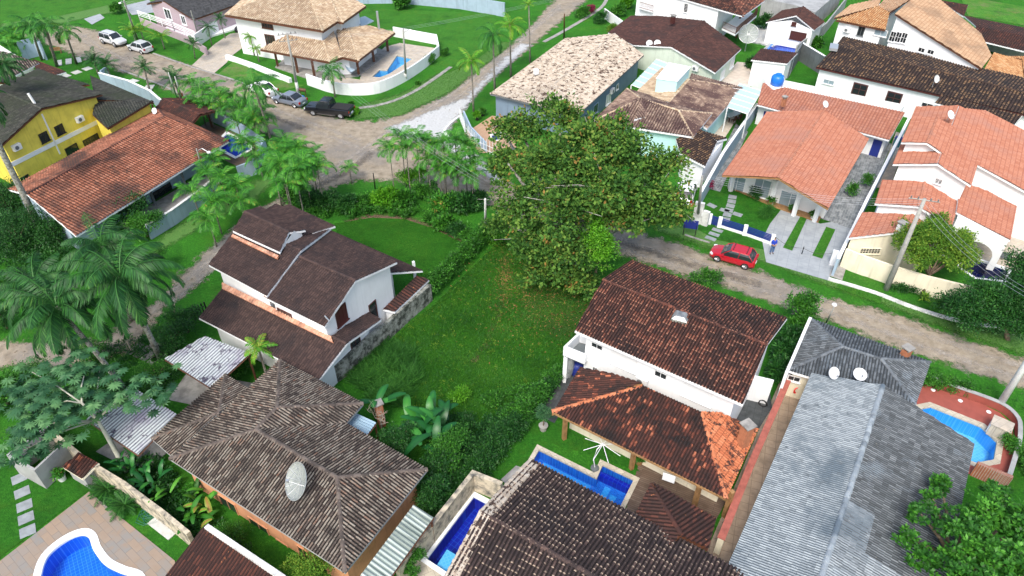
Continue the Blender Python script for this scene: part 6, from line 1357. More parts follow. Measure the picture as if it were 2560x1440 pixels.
palm(255,615,8.2,'queen','queen palm behind with bright green heart', None, .16, base=(330,800), sc=.8, tmat='bark_pale')
palm(88,712,6.5,'queen','queen palm at left edge with stiff silvery fronds', None, .15, base=(150,830), sc=.82, tmat='bark_pale')
palm(140,765,8.0,'queen','queen palm leaning at lower left above cecropia', None, .18, base=(310,972), sc=.85, tmat='bark_pale')
palm(645,868,3.2,'lime','single bright palm growing by the chocolate roof eave', None, .09, sc=.62)
palm(-60,250,14,'queen','palm beyond the left edge with long lichen grey trunk', None, .28, base=(108,583), sc=.6, tmat='bark_pale')
for x, y, lb in ((268,1222,'dark cycad nearest the small tiled box on bottom left lawn'),(312,1262,'dark cycad nearest the pool deck edge, bottom left')): palm(x, y, .3, 'cycad', lb, None, .1, sc=1.15, name='cycad', cat='cycad')
# --- left side trees and shrubs
for x, y, s_, mt, ll, lb in ((240,560,1.7,'dark',.18,'dark tree against left gable of the orange house'),(320,570,1.8,'dark',.18,'dark rounded tree before the orange roof eave'),(370,590,1.3,'mid',.18,'bushy tree at street wall end of orange house'),(150,610,1.6,'dark',.2,'dark shrub behind the lichen grey trunk'),(60,620,2.2,'dark',.15,'broad dark thicket at left edge below the orange roof'),(30,540,2.0,'dark',.15,'olive thicket beside the leaning lichen grey trunk'),(380,680,1.3,'mid',.12,'pale green bush beside dirt road under queen palms'),(470,830,1.2,'dark',.15,'dark bush by left corner of chocolate roof'),(440,870,1.3,'dark',.15,'dark leafy tree touching the corrugated white awning'),(400,960,1.2,'mid',.1,'fine leaved green bush between two white awnings'),(240,900,1.0,'mid',.12,'scrubby bush under the leaning queen palm'),(600,930,.8,'mid',.25,'green shrub at right side of white awning'),(20,820,1.1,'dark',.15,'dark bush in front of blue wall at left edge'),(80,970,1.3,'mid',.12,'bushy shrub beneath cecropia branches'),(20,1010,1.2,'mid',.2,'leafy bush at left edge beside cecropia')):
    plant(x, y, [(0,0,1.1*s_,1.0*s_),(.7*s_,.3*s_,1.3*s_,.75*s_),(-.7*s_,.2*s_,1.0*s_,.75*s_),(0,-.6*s_,.8*s_,.8*s_)], lb, mat=mt, n=int(150*s_), rc=.3*s_, l=ll, w=ll*.5, trunk=.1, cat='tree' if 'tree' in lb.split(' ')[1:4] else 'shrub', name='small_tree' if 'tree' in lb.split(' ')[1:4] else 'shrub')
# cecropia
def cecropia():
    root = empty('cecropia_tree', P(316,1178), 'cecropia tree with white curved branches and umbrella leaves, bottom left', 'tree'); o = P(316,1178); r = np.random.default_rng(3)
    w_ = lambda x, y, z: P(x, y, z)-o
    mb = MB(); tr_ = [Vector((0,0,0)), w_(290,1130,1.6), w_(262,1080,3.0), w_(243,1050,4.2), w_(205,1008,5.6)]
    mb.tube(tr_, .14, 8, rs=[.17,.15,.13,.11,.07])
    tips = [(205,1008),(130,1085),(110,1100),(50,1130),(60,1040),(95,1020),(140,1010),(170,990),(120,960),(60,990),(80,930),(150,930),(210,940),(240,985),(280,990),(30,1080),(100,1060),(120,1000),(170,940),(200,900),(250,920),(90,970),(45,950),(345,975),(370,980),(380,985),(310,1000),(60,1090),(180,965),(130,1040)]
    V_, F_, R_l, off = [], [], [], 0
    for i, (x, y) in enumerate(tips):
        z = 5.0+1.3*r.random(); t_ = w_(x, y, z)
        a = tr_[3] if x > 240 or i % 2 else tr_[4]; m_ = a.lerp(t_, .5)+Vector((0,0,.25))
        if i in (0,1,3,6,12,15,20,23,26,7,10): mb.tube([a, m_, t_], .04, 5, rs=[.06,.045,.03])
        for j in range(12):
            c = np.array(t_)+r.normal(size=3)*np.array([.75,.75,.4]); nl = 10; az = np.arange(nl)*2*np.pi/nl+r.random(); tilt = unit(np.array([0,0,1.])+.3*r.normal(size=3))
            d = unit(np.stack([np.cos(az), np.sin(az), -.28+0*az], 1)); V, F = leaf_quads(np.tile(c, (nl,1)), d, np.tile(tilt, (nl,1)), np.full(nl, .40+.12*r.random()), np.full(nl, .14)); V_.append(V); F_.append(F+off); off += len(V); R_l.append(np.full(len(V), r.random()))
    mb.build('trunk', M['bark_white'], root, world=False, smooth=True); npmesh('crown', np.concatenate(V_), np.concatenate(F_), L['cecropia'], root, world=False, col=np.concatenate(R_l))
cecropia()
# banana style plants: big arching blades
def banana(px, py, n, Lb, wb, label, mat='banana', h0=.8, cat='banana plant', name='banana_plant', spread=.9, seed=1, stem=True):
    r = np.random.default_rng(seed+int(px)); root = empty(name, P(px, py), label, cat); Vs, Fs, Rs = [], [], []; off = 0
    for i in range(n):
        az = r.random()*6.28; c = np.array([r.normal()*spread*.5, r.normal()*spread*.5, h0*(.7+.6*r.random())]); e = math.radians(35+40*r.random()); dr = math.radians(60+40*r.random()); K = 8; Ln = Lb*(.7+.5*r.random())
        t = np.linspace(0, 1, K+1); el = e-dr*t**1.5; hx = np.concatenate([[0], np.cumsum(np.cos(el[:-1]))])*Ln/K; hz = np.concatenate([[0], np.cumsum(np.sin(el[:-1]))])*Ln/K
        sp = c+np.stack([hx*math.cos(az), hx*math.sin(az), hz], 1); wd = wb*np.sin(np.pi*np.clip(t*.9+.06, 0, 1))**.6; sd_ = np.array([-math.sin(az), math.cos(az), 0])
        V = np.stack([sp+sd_*wd[:,None]-np.array([0,0,.25])*wd[:,None], sp, sp-sd_*wd[:,None]-np.array([0,0,.25])*wd[:,None]], 1).reshape(-1,3)
        F = np.array([q for k in range(K) for q in ((3*k,3*k+1,3*k+4,3*k+3),(3*k+1,3*k+2,3*k+5,3*k+4))]); rr = r.random(); Vs.append(V); Fs.append(F+off); off += len(V); Rs.append(np.tile([rr, min(1, rr+.25), rr], K+1))
    V = np.concatenate(Vs); V[:,2] = np.maximum(V[:,2], .05)
    npmesh('foliage', V, np.concatenate(Fs), L[mat], root, world=False, col=np.concatenate(Rs))
    if stem:
        mb = MB()
        for i in range(3): mb.tube([(r.normal()*.25, r.normal()*.25, 0), (r.normal()*.2, r.normal()*.2, h0*1.1)], .09, 6)
        mb.build('stem', L['mid'], root, world=False)
banana(1060,1105,34,2.0,.27,'large banana clump with torn leaves in front of vacant lot',h0=1.4,spread=1.7)
banana(950,1050,5,1.8,.25,'lone banana plant with upright leaves beside brick chimney stub',h0=1.5,spread=.4)
banana(345,1180,14,1.1,.15,'dark heliconia clump behind whitewashed wall, left',h0=.7); banana(385,1215,12,1.1,.15,'dark heliconia clump behind whitewashed wall, right',h0=.7)
banana(500,1295,15,1.3,.17,'bright broad leaved plant at corner of peach house wall','areca',h0=.6); banana(420,1255,6,1.0,.12,'small heliconia sprig on the mossy wall top','mid',h0=1.0)
banana(495,1245,8,1.0,.13,'leafy plant below left eave of the peach house','mid',h0=.7)
for x, y, s_, mt, ll, lb in ((1128,1160,1.35,'mid',.12,'rounded bright tree at foot of the vacant lot'),(1000,1140,1.2,'dark',.12,'bushy tree overhanging the lichen roof edge'),(1075,1262,1.05,'dark',.14,'blue green tree in gap beside lichen roof'),(1030,1425,.8,'mid',.13,'small leafy tree standing at cream wall by navy pool'),(785,1470,1.3,'yellowgreen',.12,'yellowish tree at the bottom edge below peach house'),(585,1352,1.0,'mid',.08,'wispy green bush beside peach house windows'),(1180,1180,1.0,'dark',.14,'dark scrub mound on the lot slope left of hedge'),(1100,1190,1.0,'dark',.14,'dark undergrowth below the rounded bright tree')):
    t_ = 'tree' in lb; zz = 1.3 if t_ else .6
    plant(x, y, [(0,0,zz*1.1*s_,1.0*s_),(.5*s_,.3*s_,zz*1.3*s_,.7*s_),(-.5*s_,.2*s_,zz*s_,.7*s_),(0,-.5*s_,zz*.8*s_,.75*s_)], lb, mat=mt, n=int(170*s_), rc=.26*s_, l=ll, w=ll*.55, trunk=.08, cat='tree' if t_ else 'shrub', name='small_tree' if t_ else 'shrub')
# scrub along the right edge of the vacant lot, several separate bushes
for x, y, s_, mt, lb in ((1385,955,.8,'mid','small bush at the left wall of the skylight house'),(1360,985,.7,'dark','dark bush below the terrace of skylight house'),(1335,1010,1.0,'mid','scrubby bush midway down lot boundary'),(1300,1050,1.1,'mid','overgrown bush above the L shaped pool lawn'),(1265,1095,1.2,'dark','dark overgrown bush beside pool lawn'),(1225,1130,1.2,'dark','dense dark bush at lower end of lot boundary'),(1205,1175,1.0,'dark','lowest dark bush beside the pale concrete slabs'),(1150,1000,.6,'lime','bright weedy clump right of the banana leaves'),(1235,1010,.7,'mid','wild grassy mound in lower vacant lot'),(1290,995,.6,'mid','low weed mound on the lower lot')):
    plant(x, y, [(0,0,.6*s_,1.0*s_),(.5*s_,.5*s_,.8*s_,.8*s_),(-.6*s_,0,.5*s_,.8*s_)], lb, mat=mt, n=int(130*s_), rc=.3, l=.15, w=.07)
# potted olive like tree
pt_ = empty('potted_tree', P(1358,1075), 'small grey green tree in stone pot beside patched roof corner', 'potted plant')
MB().lathe([(.22,0),(.30,.45),(.33,.5),(.28,.5)], (0,0,0), 14).build('pot', M['concrete'], pt_, world=False)
MB().tube([(0,0,.4),(0,0,1.3)], .05, 6).build('trunk', M['bark'], pt_, world=False)
V, F, Rv = foliage([(0,0,1.7,.62,.62,.5)], 110, 22, .2, .12, .04, np.random.default_rng(8)); npmesh('crown', V, F, L['cecropia'], pt_, world=False, col=Rv)
# bare tree by the roof, and dead shrubs under the palms
def bare(px, py, h_, sp, label, n=26, r0=.05, name='bare_tree'):
    rr = random.Random(int(px)); root = empty(name, P(px, py), label, 'tree'); mb = MB(); segs = [(Vector((0,0,0)), Vector((0,0,h_*.4)), r0)]; mb.tube(segs[0][:2], r0, 5)
    ends = [(Vector((0,0,h_*.4)), r0)]
    for k in range(n):
        a, ra = ends[rr.randrange(len(ends))]; d = Vector((rr.uniform(-1,1)*sp, rr.uniform(-1,1)*sp, rr.uniform(.2,1)*h_*.3)); b_ = a+d*.7; m_ = a.lerp(b_, .5)+Vector((rr.uniform(-.08,.08),)*3)
        mb.tube([a, m_, b_], ra*.6, 4, rs=[ra*.7, ra*.55, ra*.35]); ends.append((b_, max(.012, ra*.6)))
    mb.build('branches', M['dead'], root, world=False)
bare(955,1075,2.3,.55,'leafless grey twiggy tree beside the blue sheet roof',60,.06)
bare(330,880,3.0,.5,'leafless whitish tree under the queen palms, left',22,.06); bare(445,800,3.2,.5,'leafless whitish tree beside dirt road near awning',20,.06); bare(375,790,3.0,.5,'leafless whitish tree by road under largest queen palm',18,.06)
def cover(px, n, per, rc, l, w, mat, label, h_=.3, seed=9, name='ground_cover'):
    r = np.random.default_rng(seed); X, Y = scatter(px, n, r); g_ = np.sin(X*.9+1)*np.sin(Y*.8)+.5*np.sin(X*2.3)*np.sin(Y*2.1) > -.35-.4*r.random(len(X)); X, Y = X[g_], Y[g_]; c = np.stack([X, Y, h_*(.3+1.2*r.random(len(X)))], 1)
    C = np.repeat(c, per, 0); o = unit(r.normal(size=C.shape)); o[:,2] = np.abs(o[:,2]); p = C+o*rc*r.random((len(C),1)); V, F = leaf_quads(p, unit(o+.4*r.normal(size=C.shape)), unit(np.array([0,0,1.])+.6*r.normal(size=C.shape)), l*(.6+.8*r.random(len(C))), w*(.7+.6*r.random(len(C))))
    V[:,2] = np.maximum(V[:,2], .02); o = npmesh(name, V, F, L[mat], col=np.repeat(np.clip(np.repeat(r.random(len(c))*.55, per)+.45*r.random(len(C)), 0, 1), 4)); return tag(o, label, 'ground cover', None, 'stuff')
# --- grass, fallen leaves: nobody could count these
def in_poly(x, y, p):
    ins = np.zeros(len(x), bool); n = len(p)
    for i in range(n):
        a, b = p[i], p[(i+1) % n]; ins ^= ((a[1] > y) != (b[1] > y)) & (x < (b[0]-a[0])*(y-a[1])/(b[1]-a[1]+1e-12)+a[0])
    return ins
def scatter(px, n, r):
    p = [(v.x, v.y) for v in W(px)]; q = np.array(p); lo, hi = q.min(0), q.max(0); X = r.uniform(lo[0], hi[0], n*3); Y = r.uniform(lo[1], hi[1], n*3); k = in_poly(X, Y, p); return X[k][:n], Y[k][:n]
def blades(name, px, n, l, w, mat, label, cat, seed=2, flat=False, clump=None, lean=.5):
    r = np.random.default_rng(seed); X, Y = scatter(px, n, r)
    if clump: X = X+r.normal(size=len(X))*0; kk = np.sin(X*clump)*np.sin(Y*clump*1.1)+.6*np.sin(X*clump*2.7+1)*np.sin(Y*clump*2.3) > r.random(len(X))*1.6-1.1; X, Y = X[kk], Y[kk]
    n = len(X); p = np.stack([X, Y, np.full(n, .02)], 1); az = r.random(n)*6.28
    if flat: d = np.stack([np.cos(az), np.sin(az), .1+.3*r.random(n)], 1); nn = unit(np.array([0,0,1.])+.3*r.normal(size=(n,3)))
    else: d = unit(np.stack([np.cos(az)*lean, np.sin(az)*lean, .5+.5*r.random(n)], 1)); nn = unit(np.stack([np.cos(az)*.6, np.sin(az)*.6, .4+0*az], 1)+.2*r.normal(size=(n,3))); nn = unit(np.cross(np.cross(d, nn), d))
    V, F = leaf_quads(p, unit(d), nn, l*(.5+r.random(n)), w*(.7+.6*r.random(n))); pat = .5+.5*np.sin(X*.7+np.sin(Y*.5)*2)*np.sin(Y*.6+1.3)
    o = npmesh(name, V, F, L[mat], col=np.repeat(np.clip(.35*pat+.65*r.random(n), 0, 1), 4)); return tag(o, label, cat, None, 'stuff')
lot = [(1083,765),(1160,690),(1238,612),(1262,600),(1300,640),(1480,740),(1440,830),(1410,930),(1370,960),(1300,1020),(1200,1100),(1100,1080),(1000,1010),(880,960),(860,930),(960,870),(1020,810)]
blades('grass', lot, 150000, .13, .022, 'grassblade', 'short dense grass covering the vacant lot', 'grass', 3)
blades('tall_grass', [(880,900),(960,850),(1040,880),(1050,960),(1000,1020),(930,1010),(880,960)], 16000, .75, .035, 'grassy', 'long unmown grass clumps at lower left of the vacant lot', 'grass', 4, clump=1.6, lean=1.0)
blades('grass_tufts', lot, 26000, .26, .035, 'grassy', 'taller tufts in the grass of the vacant lot', 'grass', 23, clump=1.1, lean=.8)
blades('lawn_grass', [(835,560),(930,545),(1010,548),(1080,570),(1140,600),(1180,615),(1090,690),(1050,700),(850,600)], 60000, .07, .018, 'grassblade', 'short mown grass of the round lawn', 'grass', 5)
def fallen():
    r = np.random.default_rng(6); c1 = P(1345,730); c2 = P(1262,690); n = 1700
    X = np.concatenate([c1.x+r.normal(size=n)*2.6, c2.x+r.normal(size=500)*.35]); Y = np.concatenate([c1.y+r.normal(size=n)*3.2, c2.y+r.normal(size=500)*2.2]); n = len(X)
    az = r.random(n)*6.28; V, F = leaf_quads(np.stack([X, Y, .04+.03*r.random(n)], 1), unit(np.stack([np.cos(az), np.sin(az), .1+.3*r.random(n)], 1)), unit(np.array([0,0,1.])+.3*r.normal(size=(n,3))), .16*(.5+r.random(n)), np.full(n, .09))
    o = npmesh('fallen_leaves', V, F, L['litter'], col=np.repeat(r.random(n), 4)); tag(o, 'fallen russet leaves scattered below the great tree', 'fallen leaves', None, 'stuff')
cover(lot, 1500, 9, .12, .10, .05, 'mid', 'small broad leaved weeds through the grass of the vacant lot', .05, 21, 'weeds')
cover(lot, 420, 12, .16, .14, .05, 'yellowgreen', 'yellowish weed patches in the grass of the vacant lot', .06, 22, 'weeds')
fallen()
blades('weeds', [(1700,700),(1920,775),(2060,820),(2200,875),(2380,935),(2560,1000),(2560,1030),(2300,950),(2050,850),(1700,740)], 9000, .25, .05, 'grassy', 'ragged weeds along near side of the dirt road', 'weeds', 7, clump=1.2, lean=1.0)

cover([(-60,480),(60,470),(120,560),(170,600),(190,680),(60,780),(-60,760)], 900, 30, .45, .20, .10, 'dark', 'dark tangled undergrowth at left edge below orange roofed house', .6, 11)
cover([(200,880),(330,840),(420,860),(470,930),(400,1000),(300,1010),(180,960)], 420, 24, .3, .16, .07, 'dark', 'low shady ground planting under the queen palms', .25, 12)
cover([(700,500),(760,470),(830,500),(920,520),(1000,520),(1080,540),(1180,580),(1150,600),(1060,560),(940,535),(850,555),(740,540)], 600, 26, .35, .24, .10, 'mid', 'mixed low planting around top of the round lawn', .4, 13)
cover([(1040,1080),(1150,1050),(1250,1040),(1370,950),(1400,960),(1330,1060),(1260,1150),(1200,1200),(1080,1180)], 700, 26, .35, .17, .08, 'dark', 'rank undergrowth at lower end of the vacant lot', .4, 14)
cover([(330,1130),(400,1150),(470,1230),(560,1320),(700,1440),(560,1400),(430,1310),(330,1230)], 420, 22, .3, .20, .09, 'dark', 'shady planting between whitewashed wall and peach house', .3, 15)
cover([(2230,725),(2350,750),(2450,790),(2600,800),(2600,760),(2440,760),(2300,720)], 260, 24, .3, .2, .06, 'dark', 'dark ground planting along foot of the cream wall', .3, 16)
cover([(1080,1180),(1180,1180),(1130,1290),(1040,1330),(1060,1260)], 260, 24, .35, .16, .08, 'dark', 'undergrowth in gap beside the peach house end wall', .4, 17)

def stones():
    r = np.random.default_rng(31); X, Y = scatter(road, 7000, r); n = len(X); az = r.random(n)*6.28; s_ = .05+.09*r.random(n)**3
    V, F = leaf_quads(np.stack([X, Y, .035+.02*r.random(n)], 1), np.stack([np.cos(az), np.sin(az), 0*az], 1), unit(np.array([0,0,1.])+.35*r.normal(size=(n,3))), s_*1.6, s_*1.3)
    tag(npmesh('loose_stones', V, F, L['dry'], col=np.repeat(r.random(n), 4)), 'small loose stones scattered over the dirt roads', 'stones', None, 'stuff')
stones()
blades('verge_weeds', [(1620,575),(1780,632),(1920,668),(2080,725),(2240,780),(2420,848),(2560,895),(2560,860),(2420,815),(2240,750),(2070,708),(1905,664),(1740,590)], 14000, .14, .03, 'grassblade', 'short rough grass of the right hand verge', 'grass', 41)
blades('verge_weeds', [(885,300),(1000,290),(1120,235),(1180,190),(1290,105),(1230,105),(1120,170),(1000,235),(900,262)], 14000, .14, .03, 'grassblade', 'short rough grass of verge below the curved white wall', 'grass', 42)

for x, y, lb in ((150,1020,'dark leafy bush under middle of the cecropia crown'),(235,1030,'dark leafy bush at right under the cecropia crown'),(90,1110,'dark bush behind the grey bin enclosure')):
    plant(x, y, [(0,0,.8,1.1),(.8,.3,.9,.8),(-.8,.2,.7,.8)], lb, mat='dark', n=170, rc=.3, l=.18, w=.09)
# ================================================================ vehicles
def carpaint(name, c, r=.25):
    m, t, b = newmat(name); b.inputs['Base Color'].default_value = rgba(c); b.inputs['Roughness'].default_value = r; b.inputs['Coat Weight'].default_value = .6; b.inputs['Coat Roughness'].default_value = .08; return m
M['p_red'] = carpaint('red_car_paint', (.42,.008,.02)); M['p_silver'] = carpaint('silver_white_car_paint', (.55,.57,.60)); M['p_white'] = carpaint('white_car_paint', (.80,.81,.82))
M['p_grey'] = carpaint('grey_blue_car_paint', (.16,.19,.24)); M['p_black'] = carpaint('black_car_paint', (.008,.009,.012))
M['tyre'] = plain('black_tyre_rubber', (.015,.015,.016), .85); M['rim'] = plain('alloy_rim', (.42,.43,.45), .3, .8); M['lamp_clear'] = plain('clear_headlight_lens', (.75,.78,.82), .1); M['lamp_red'] = plain('red_taillight_lens', (.35,.01,.01), .15)
M['chrome'] = plain('chrome_trim', (.6,.6,.62), .12, 1.0)
def loft(mb, rings, m=0, cap=True):
    n = len(rings[0]); V = [v for r in rings for v in r]; k = len(rings)
    F = [(i*n+j, i*n+(j+1)%n, (i+1)*n+(j+1)%n, (i+1)*n+j) for i in range(k-1) for j in range(n)]
    if cap: F += [list(range(n))[::-1], list(range((k-1)*n, k*n))]
    mb.add(V, F, m)
def vehicle(rear_px, front_px, Ln, Wd, Ht, paint, label, kind='hatch', group=None, cat='car', name='parked_car'):
    a, b = P(*rear_px), P(*front_px); c = (a+b)/2; d = b-a; rz = math.atan2(d.y, d.x); r = empty(name, c, label, cat, group, rz)
    h = Ln/2; w = Wd/2; hb = {'hatch': .93, 'suv': 1.05, 'sedan': .90, 'pickup': 1.12}[kind]; z0 = .22 if kind in ('hatch','sedan') else .34
    # body stations from tail to nose: x, half width, belt height
    if kind == 'pickup': st = [(-h,w*.90,hb*.97),(-h+.06,w*.96,hb),(-h*.3,w,hb),(0,w,hb),(h*.42,w,hb*.99),(h*.62,w*.98,hb*.97),(h*.92,w*.93,hb*.90),(h,w*.80,hb*.72)]
    else:
        tail = hb*1.0 if kind != 'sedan' else hb*1.02
        st = [(-h,w*.78,tail*.86),(-h+.12,w*.93,tail),(-h*.6,w*.99,tail),(0,w,hb*.97),(h*.45,w*.98,hb*.93),(h*.75,w*.94,hb*.84),(h*.93,w*.84,hb*.74),(h,w*.62,hb*.62)]
    rings = []
    for x, hw, zb in st:
        lo = z0+(.06 if abs(x) > h*.9 else 0); rings.append([Vector(v) for v in ((x,-hw*.88,lo),(x,-hw,lo+.16),(x,-hw,zb*.72),(x,-hw*.96,zb*.96),(x,-hw*.80,zb+.02),(x,0,zb+.06),(x,hw*.80,zb+.02),(x,hw*.96,zb*.96),(x,hw,zb*.72),(x,hw,lo+.16),(x,hw*.88,lo))])
    mb = MB(); loft(mb, rings); body = mb.build('body', M[paint], r, world=False, smooth=False)
    # greenhouse: (x, half width, z) base and top outlines
    if kind == 'pickup': xb0, xb1, xt0, xt1 = -h*.18, h*.50, -h*.12, h*.27
    elif kind == 'sedan': xb0, xb1, xt0, xt1 = -h*.72, h*.44, -h*.38, h*.12
    elif kind == 'suv': xb0, xb1, xt0, xt1 = -h*.95, h*.46, -h*.84, h*.17
    else: xb0, xb1, xt0, xt1 = -h*.93, h*.52, -h*.68, h*.14
    zt = Ht; wb, wt = w*.93, w*.74; g = []
    for z, x0, x1, hw in ((hb*.93, xb0, xb1, wb), (hb+(zt-hb)*.55, xb0+(xt0-xb0)*.5, xb1+(xt1-xb1)*.55, (wb+wt)/2+.02), (zt-.05, xt0, xt1, wt)):
        g.append([Vector(v) for v in ((x0,-hw*.86,z),(x0+.12,-hw,z),((x0+x1)/2,-hw*1.01,z),(x1-.16,-hw,z),(x1,-hw*.82,z),(x1+.03,0,z),(x1,hw*.82,z),(x1-.16,hw,z),((x0+x1)/2,hw*1.01,z),(x0+.12,hw,z),(x0,hw*.86,z),(x0-.03,0,z))])
    mb = MB(); loft(mb, g); mb.build('windows', M['glass'], r, world=False)
    rr_ = [[v+Vector((0,0,.0)) for v in g[2]], [Vector((v.x*1.0,v.y*.97,v.z+.035)) for v in g[2]], [Vector((v.x*.86+(xt0+xt1)*.07,v.y*.75,v.z+.06)) for v in g[2]]]
    rr_[0] = [Vector((v.x, v.y*1.03, v.z-.03)) for v in g[2]]
    mb = MB(); loft(mb, rr_); mb.build('roof', M[paint], r, world=False)
    mb = MB()
    for s in (-1, 1):
        for (xa, xb_) in ((xb1-.10, xt1-.05), (xb0+.06, xt0+.05), ((xb0+xb1)/2-.1, (xt0+xt1)/2-.02)):
            mb = MB(); mb.tube([(xa, s*wb*.975, hb*.95), ((xa+xb_)/2, s*(wb+wt)/2*1.03, (hb+zt)/2), (xb_, s*wt*1.0, zt-.03)], .035, 4)
            mb.build('pillar', M[paint], r, world=False)
    rw = .33 if kind in ('hatch','sedan') else .39
    for sx, xx in ((1, h*.60), (-1, -h*.62)):
        for s in (-1, 1):
            mb = MB(); K = 20; y0, y1 = s*(w-.20), s*(w+.015)
            V = [(xx+rw*q*math.cos(2*math.pi*k/K), y, rw+rw*q*math.sin(2*math.pi*k/K)) for y, q in ((y0,1),(y1,1),(y1,.66)) for k in range(K)]
            mb.add(V, [(k,(k+1)%K,K+(k+1)%K,K+k) for k in range(K)]+[(K+k,K+(k+1)%K,2*K+(k+1)%K,2*K+k) for k in range(K)]+[list(range(K))]); t_ = mb.build('wheel', M['tyre'], r, world=False)
            mb = MB(); mb.add([(xx+rw*.66*math.cos(2*math.pi*k/K), y1-s*.01, rw+rw*.66*math.sin(2*math.pi*k/K)) for k in range(K)], [list(range(K))])
            for k in range(5):
                a_ = 2*math.pi*k/5; mb.tube([(xx,y1+s*.004,rw),(xx+rw*.62*math.cos(a_),y1+s*.004,rw+rw*.62*math.sin(a_))], .035, 4)
            mb.build('rim', M['rim'], t_, world=False)
            # dark wheel arch
    for s in (-1, 1):
        mb = MB(); mb.box((h*.88 if kind != 'pickup' else h*.95, s*w*.70, hb*.70), (.30,.30,.14), rz=-s*.5); mb.build('headlight', M['lamp_clear'], r, world=False)
        mb = MB(); mb.box((-h+.05, s*w*.80, hb*.82), (.14,.22,.26)); mb.build('taillight', M['lamp_red'], r, world=False)
        mb = MB(); mb.box((xb1-.28, s*(w+.08), hb*1.0), (.12,.18,.12)); mb.build('mirror', M[paint], r, world=False)
    mb = MB(); mb.box((h*.985, 0, z0+.20), (.06, Wd*.55, .20)); mb.build('grille', M['black'], r, world=False)
    MB().box((-h-.01, 0, hb*.58), (.03,.45,.13)).build('number_plate', M['plastic_white'], r, world=False)
    if kind in ('suv', 'hatch') :
        if kind == 'suv' or paint == 'p_red':
            mb = MB()
            if kind == 'suv':
                for s in (-1, 1): mb.tube([(xt0+.1, s*wt*.9, zt+.06), (xt1-.1, s*wt*.9, zt+.06)], .03, 5)
            else:
                for x_ in (xt0+.25, xt1-.2): mb.tube([(x_, -wt*.95, zt+.045), (x_, wt*.95, zt+.045)], .03, 5)
            mb.build('roof_rail', M['black'], r, world=False)
    if kind == 'pickup':
        mb = MB(); mb.box((-h*.60, 0, hb+.075), (h*.74, Wd*.80, .06)); mb.build('bed_cover', M['tyre'], r, world=False)
        for s in (-1, 1): MB().box((0, s*(w+.05), .42), (Ln*.42, .14, .06)).build('side_step', M['chrome'], r, world=False)
        MB().box((-h-.06, 0, .52), (.16, Wd*.86, .18)).build('bumper', M['chrome'], r, world=False); MB().box((h+.02, 0, .55), (.14, Wd*.86, .22)).build('bumper', M['chrome'], r, world=False)
        MB().box((h*.72, 0, hb*.985), (h*.36, .9, .07)).build('hood_scoop', M['p_black'], r, world=False)
    return r
vehicle((1872,663),(1790,640),4.0,1.75,1.48,'p_red','shiny red hatchback with roof bars parked on the right hand verge','hatch')
vehicle((878,291),(775,279),5.9,2.05,1.95,'p_black','large black pickup truck with covered bed at the junction','pickup',cat='pickup truck',name='pickup_truck')
vehicle((753,265),(697,252),4.6,1.78,1.45,'p_grey','grey blue sedan parked between black pickup and white car','sedan')
vehicle((688,243),(628,222),4.5,1.78,1.46,'p_white','white sedan half hidden behind the yellow fronded palm','sedan')
vehicle((262,103),(312,117),4.35,1.82,1.68,'p_silver','silver white SUV with roof rails facing the hatchback','suv')
vehicle((376,134),(330,121),4.0,1.74,1.48,'p_silver','silver white hatchback parked nose to the SUV on left road','hatch')
vehicle((1706,520),(1722,465),4.2,1.75,1.5,'p_white','white car standing in carport shade beside the great tree','hatch')
mbk = empty('motorbike', P(602,78), 'black quad motorbike parked under eave of corner house', 'motorbike', None, .3)
for x_ in (-.6,.6):
    for y_ in (-.35,.35): MB().tube([(x_,y_-.1,.28),(x_,y_+.1,.28)], .28, 12).build('wheel', M['tyre'], mbk, world=False)
MB().box((0,0,.55), (1.3,.35,.3)).box((.45,0,.95), (.08,.8,.06)).box((.45,0,.75), (.12,.12,.4)).build('body', M['p_black'], mbk, world=False); MB().box((-.15,0,.76), (.7,.3,.12)).build('seat', M['tyre'], mbk, world=False)
# ================================================================ poles and wires
M['pole_conc'] = plain('grey_concrete_pole', (.36,.36,.34), .9, var=.25, vs=3); M['pole_white'] = plain('whitewashed_concrete_pole', (.66,.67,.66), .9, var=.2, vs=3)
TOPS = {}
def pole(base, hgt, r0, label, top=None, mat='pole_conc', arms=0, lamp=None, az=0.0, cat='utility pole', name='utility_pole', white=0, insul=True):
    b = P(*base); t_ = (P(top[0], top[1], hgt)-b) if top else Vector((0,0,hgt)); r = empty(name, b, label, cat)
    MB().tube([(0,0,0), t_*.5, t_], r0, 10, rs=[r0*1.25, r0, r0*.7]).build('shaft', M[mat], r, world=False, smooth=True)
    if white: MB().tube([(0,0,0), t_*(white/hgt)], r0*1.3, 10, rs=[r0*1.32, r0*1.2]).build('painted_foot', M['pole_white'], r, world=False, smooth=True)
    for k in range(arms):
        z = t_*(1-.06*k*1.6)-Vector((0,0,.12)); d = Vector((math.cos(az), math.sin(az), 0)); mb = MB(); mb.tube([z-d*1.1, z+d*1.1], .05, 4); a = mb.build('crossarm', M['concrete'], r, world=False); mb = MB()
        for q_ in (-.95,-.45,.45,.95): mb.tube([z+d*q_, z+d*q_+Vector((0,0,.22))], .05, 6)
        mb.build('insulators', M['dgrey'], a, world=False)
    if lamp:
        l_ = P(lamp[0], lamp[1], hgt-.3)-b; s_ = t_*.93; m_ = s_.lerp(l_, .5)+Vector((0,0,.35)); mb = MB(); mb.tube([s_, m_, l_], .035, 5); a = mb.build('lamp_arm', M['metal'], r, world=False)
        q_ = (l_-s_); q_.z = 0; q_.normalize(); mb = MB(); mb.lathe([(.05,.12),(.16,.08),(.20,0),(.14,-.06)], l_, 12); mb.build('lamp_head', M['plastic_white'], r, world=False)
    TOPS[label] = b+t_; return r
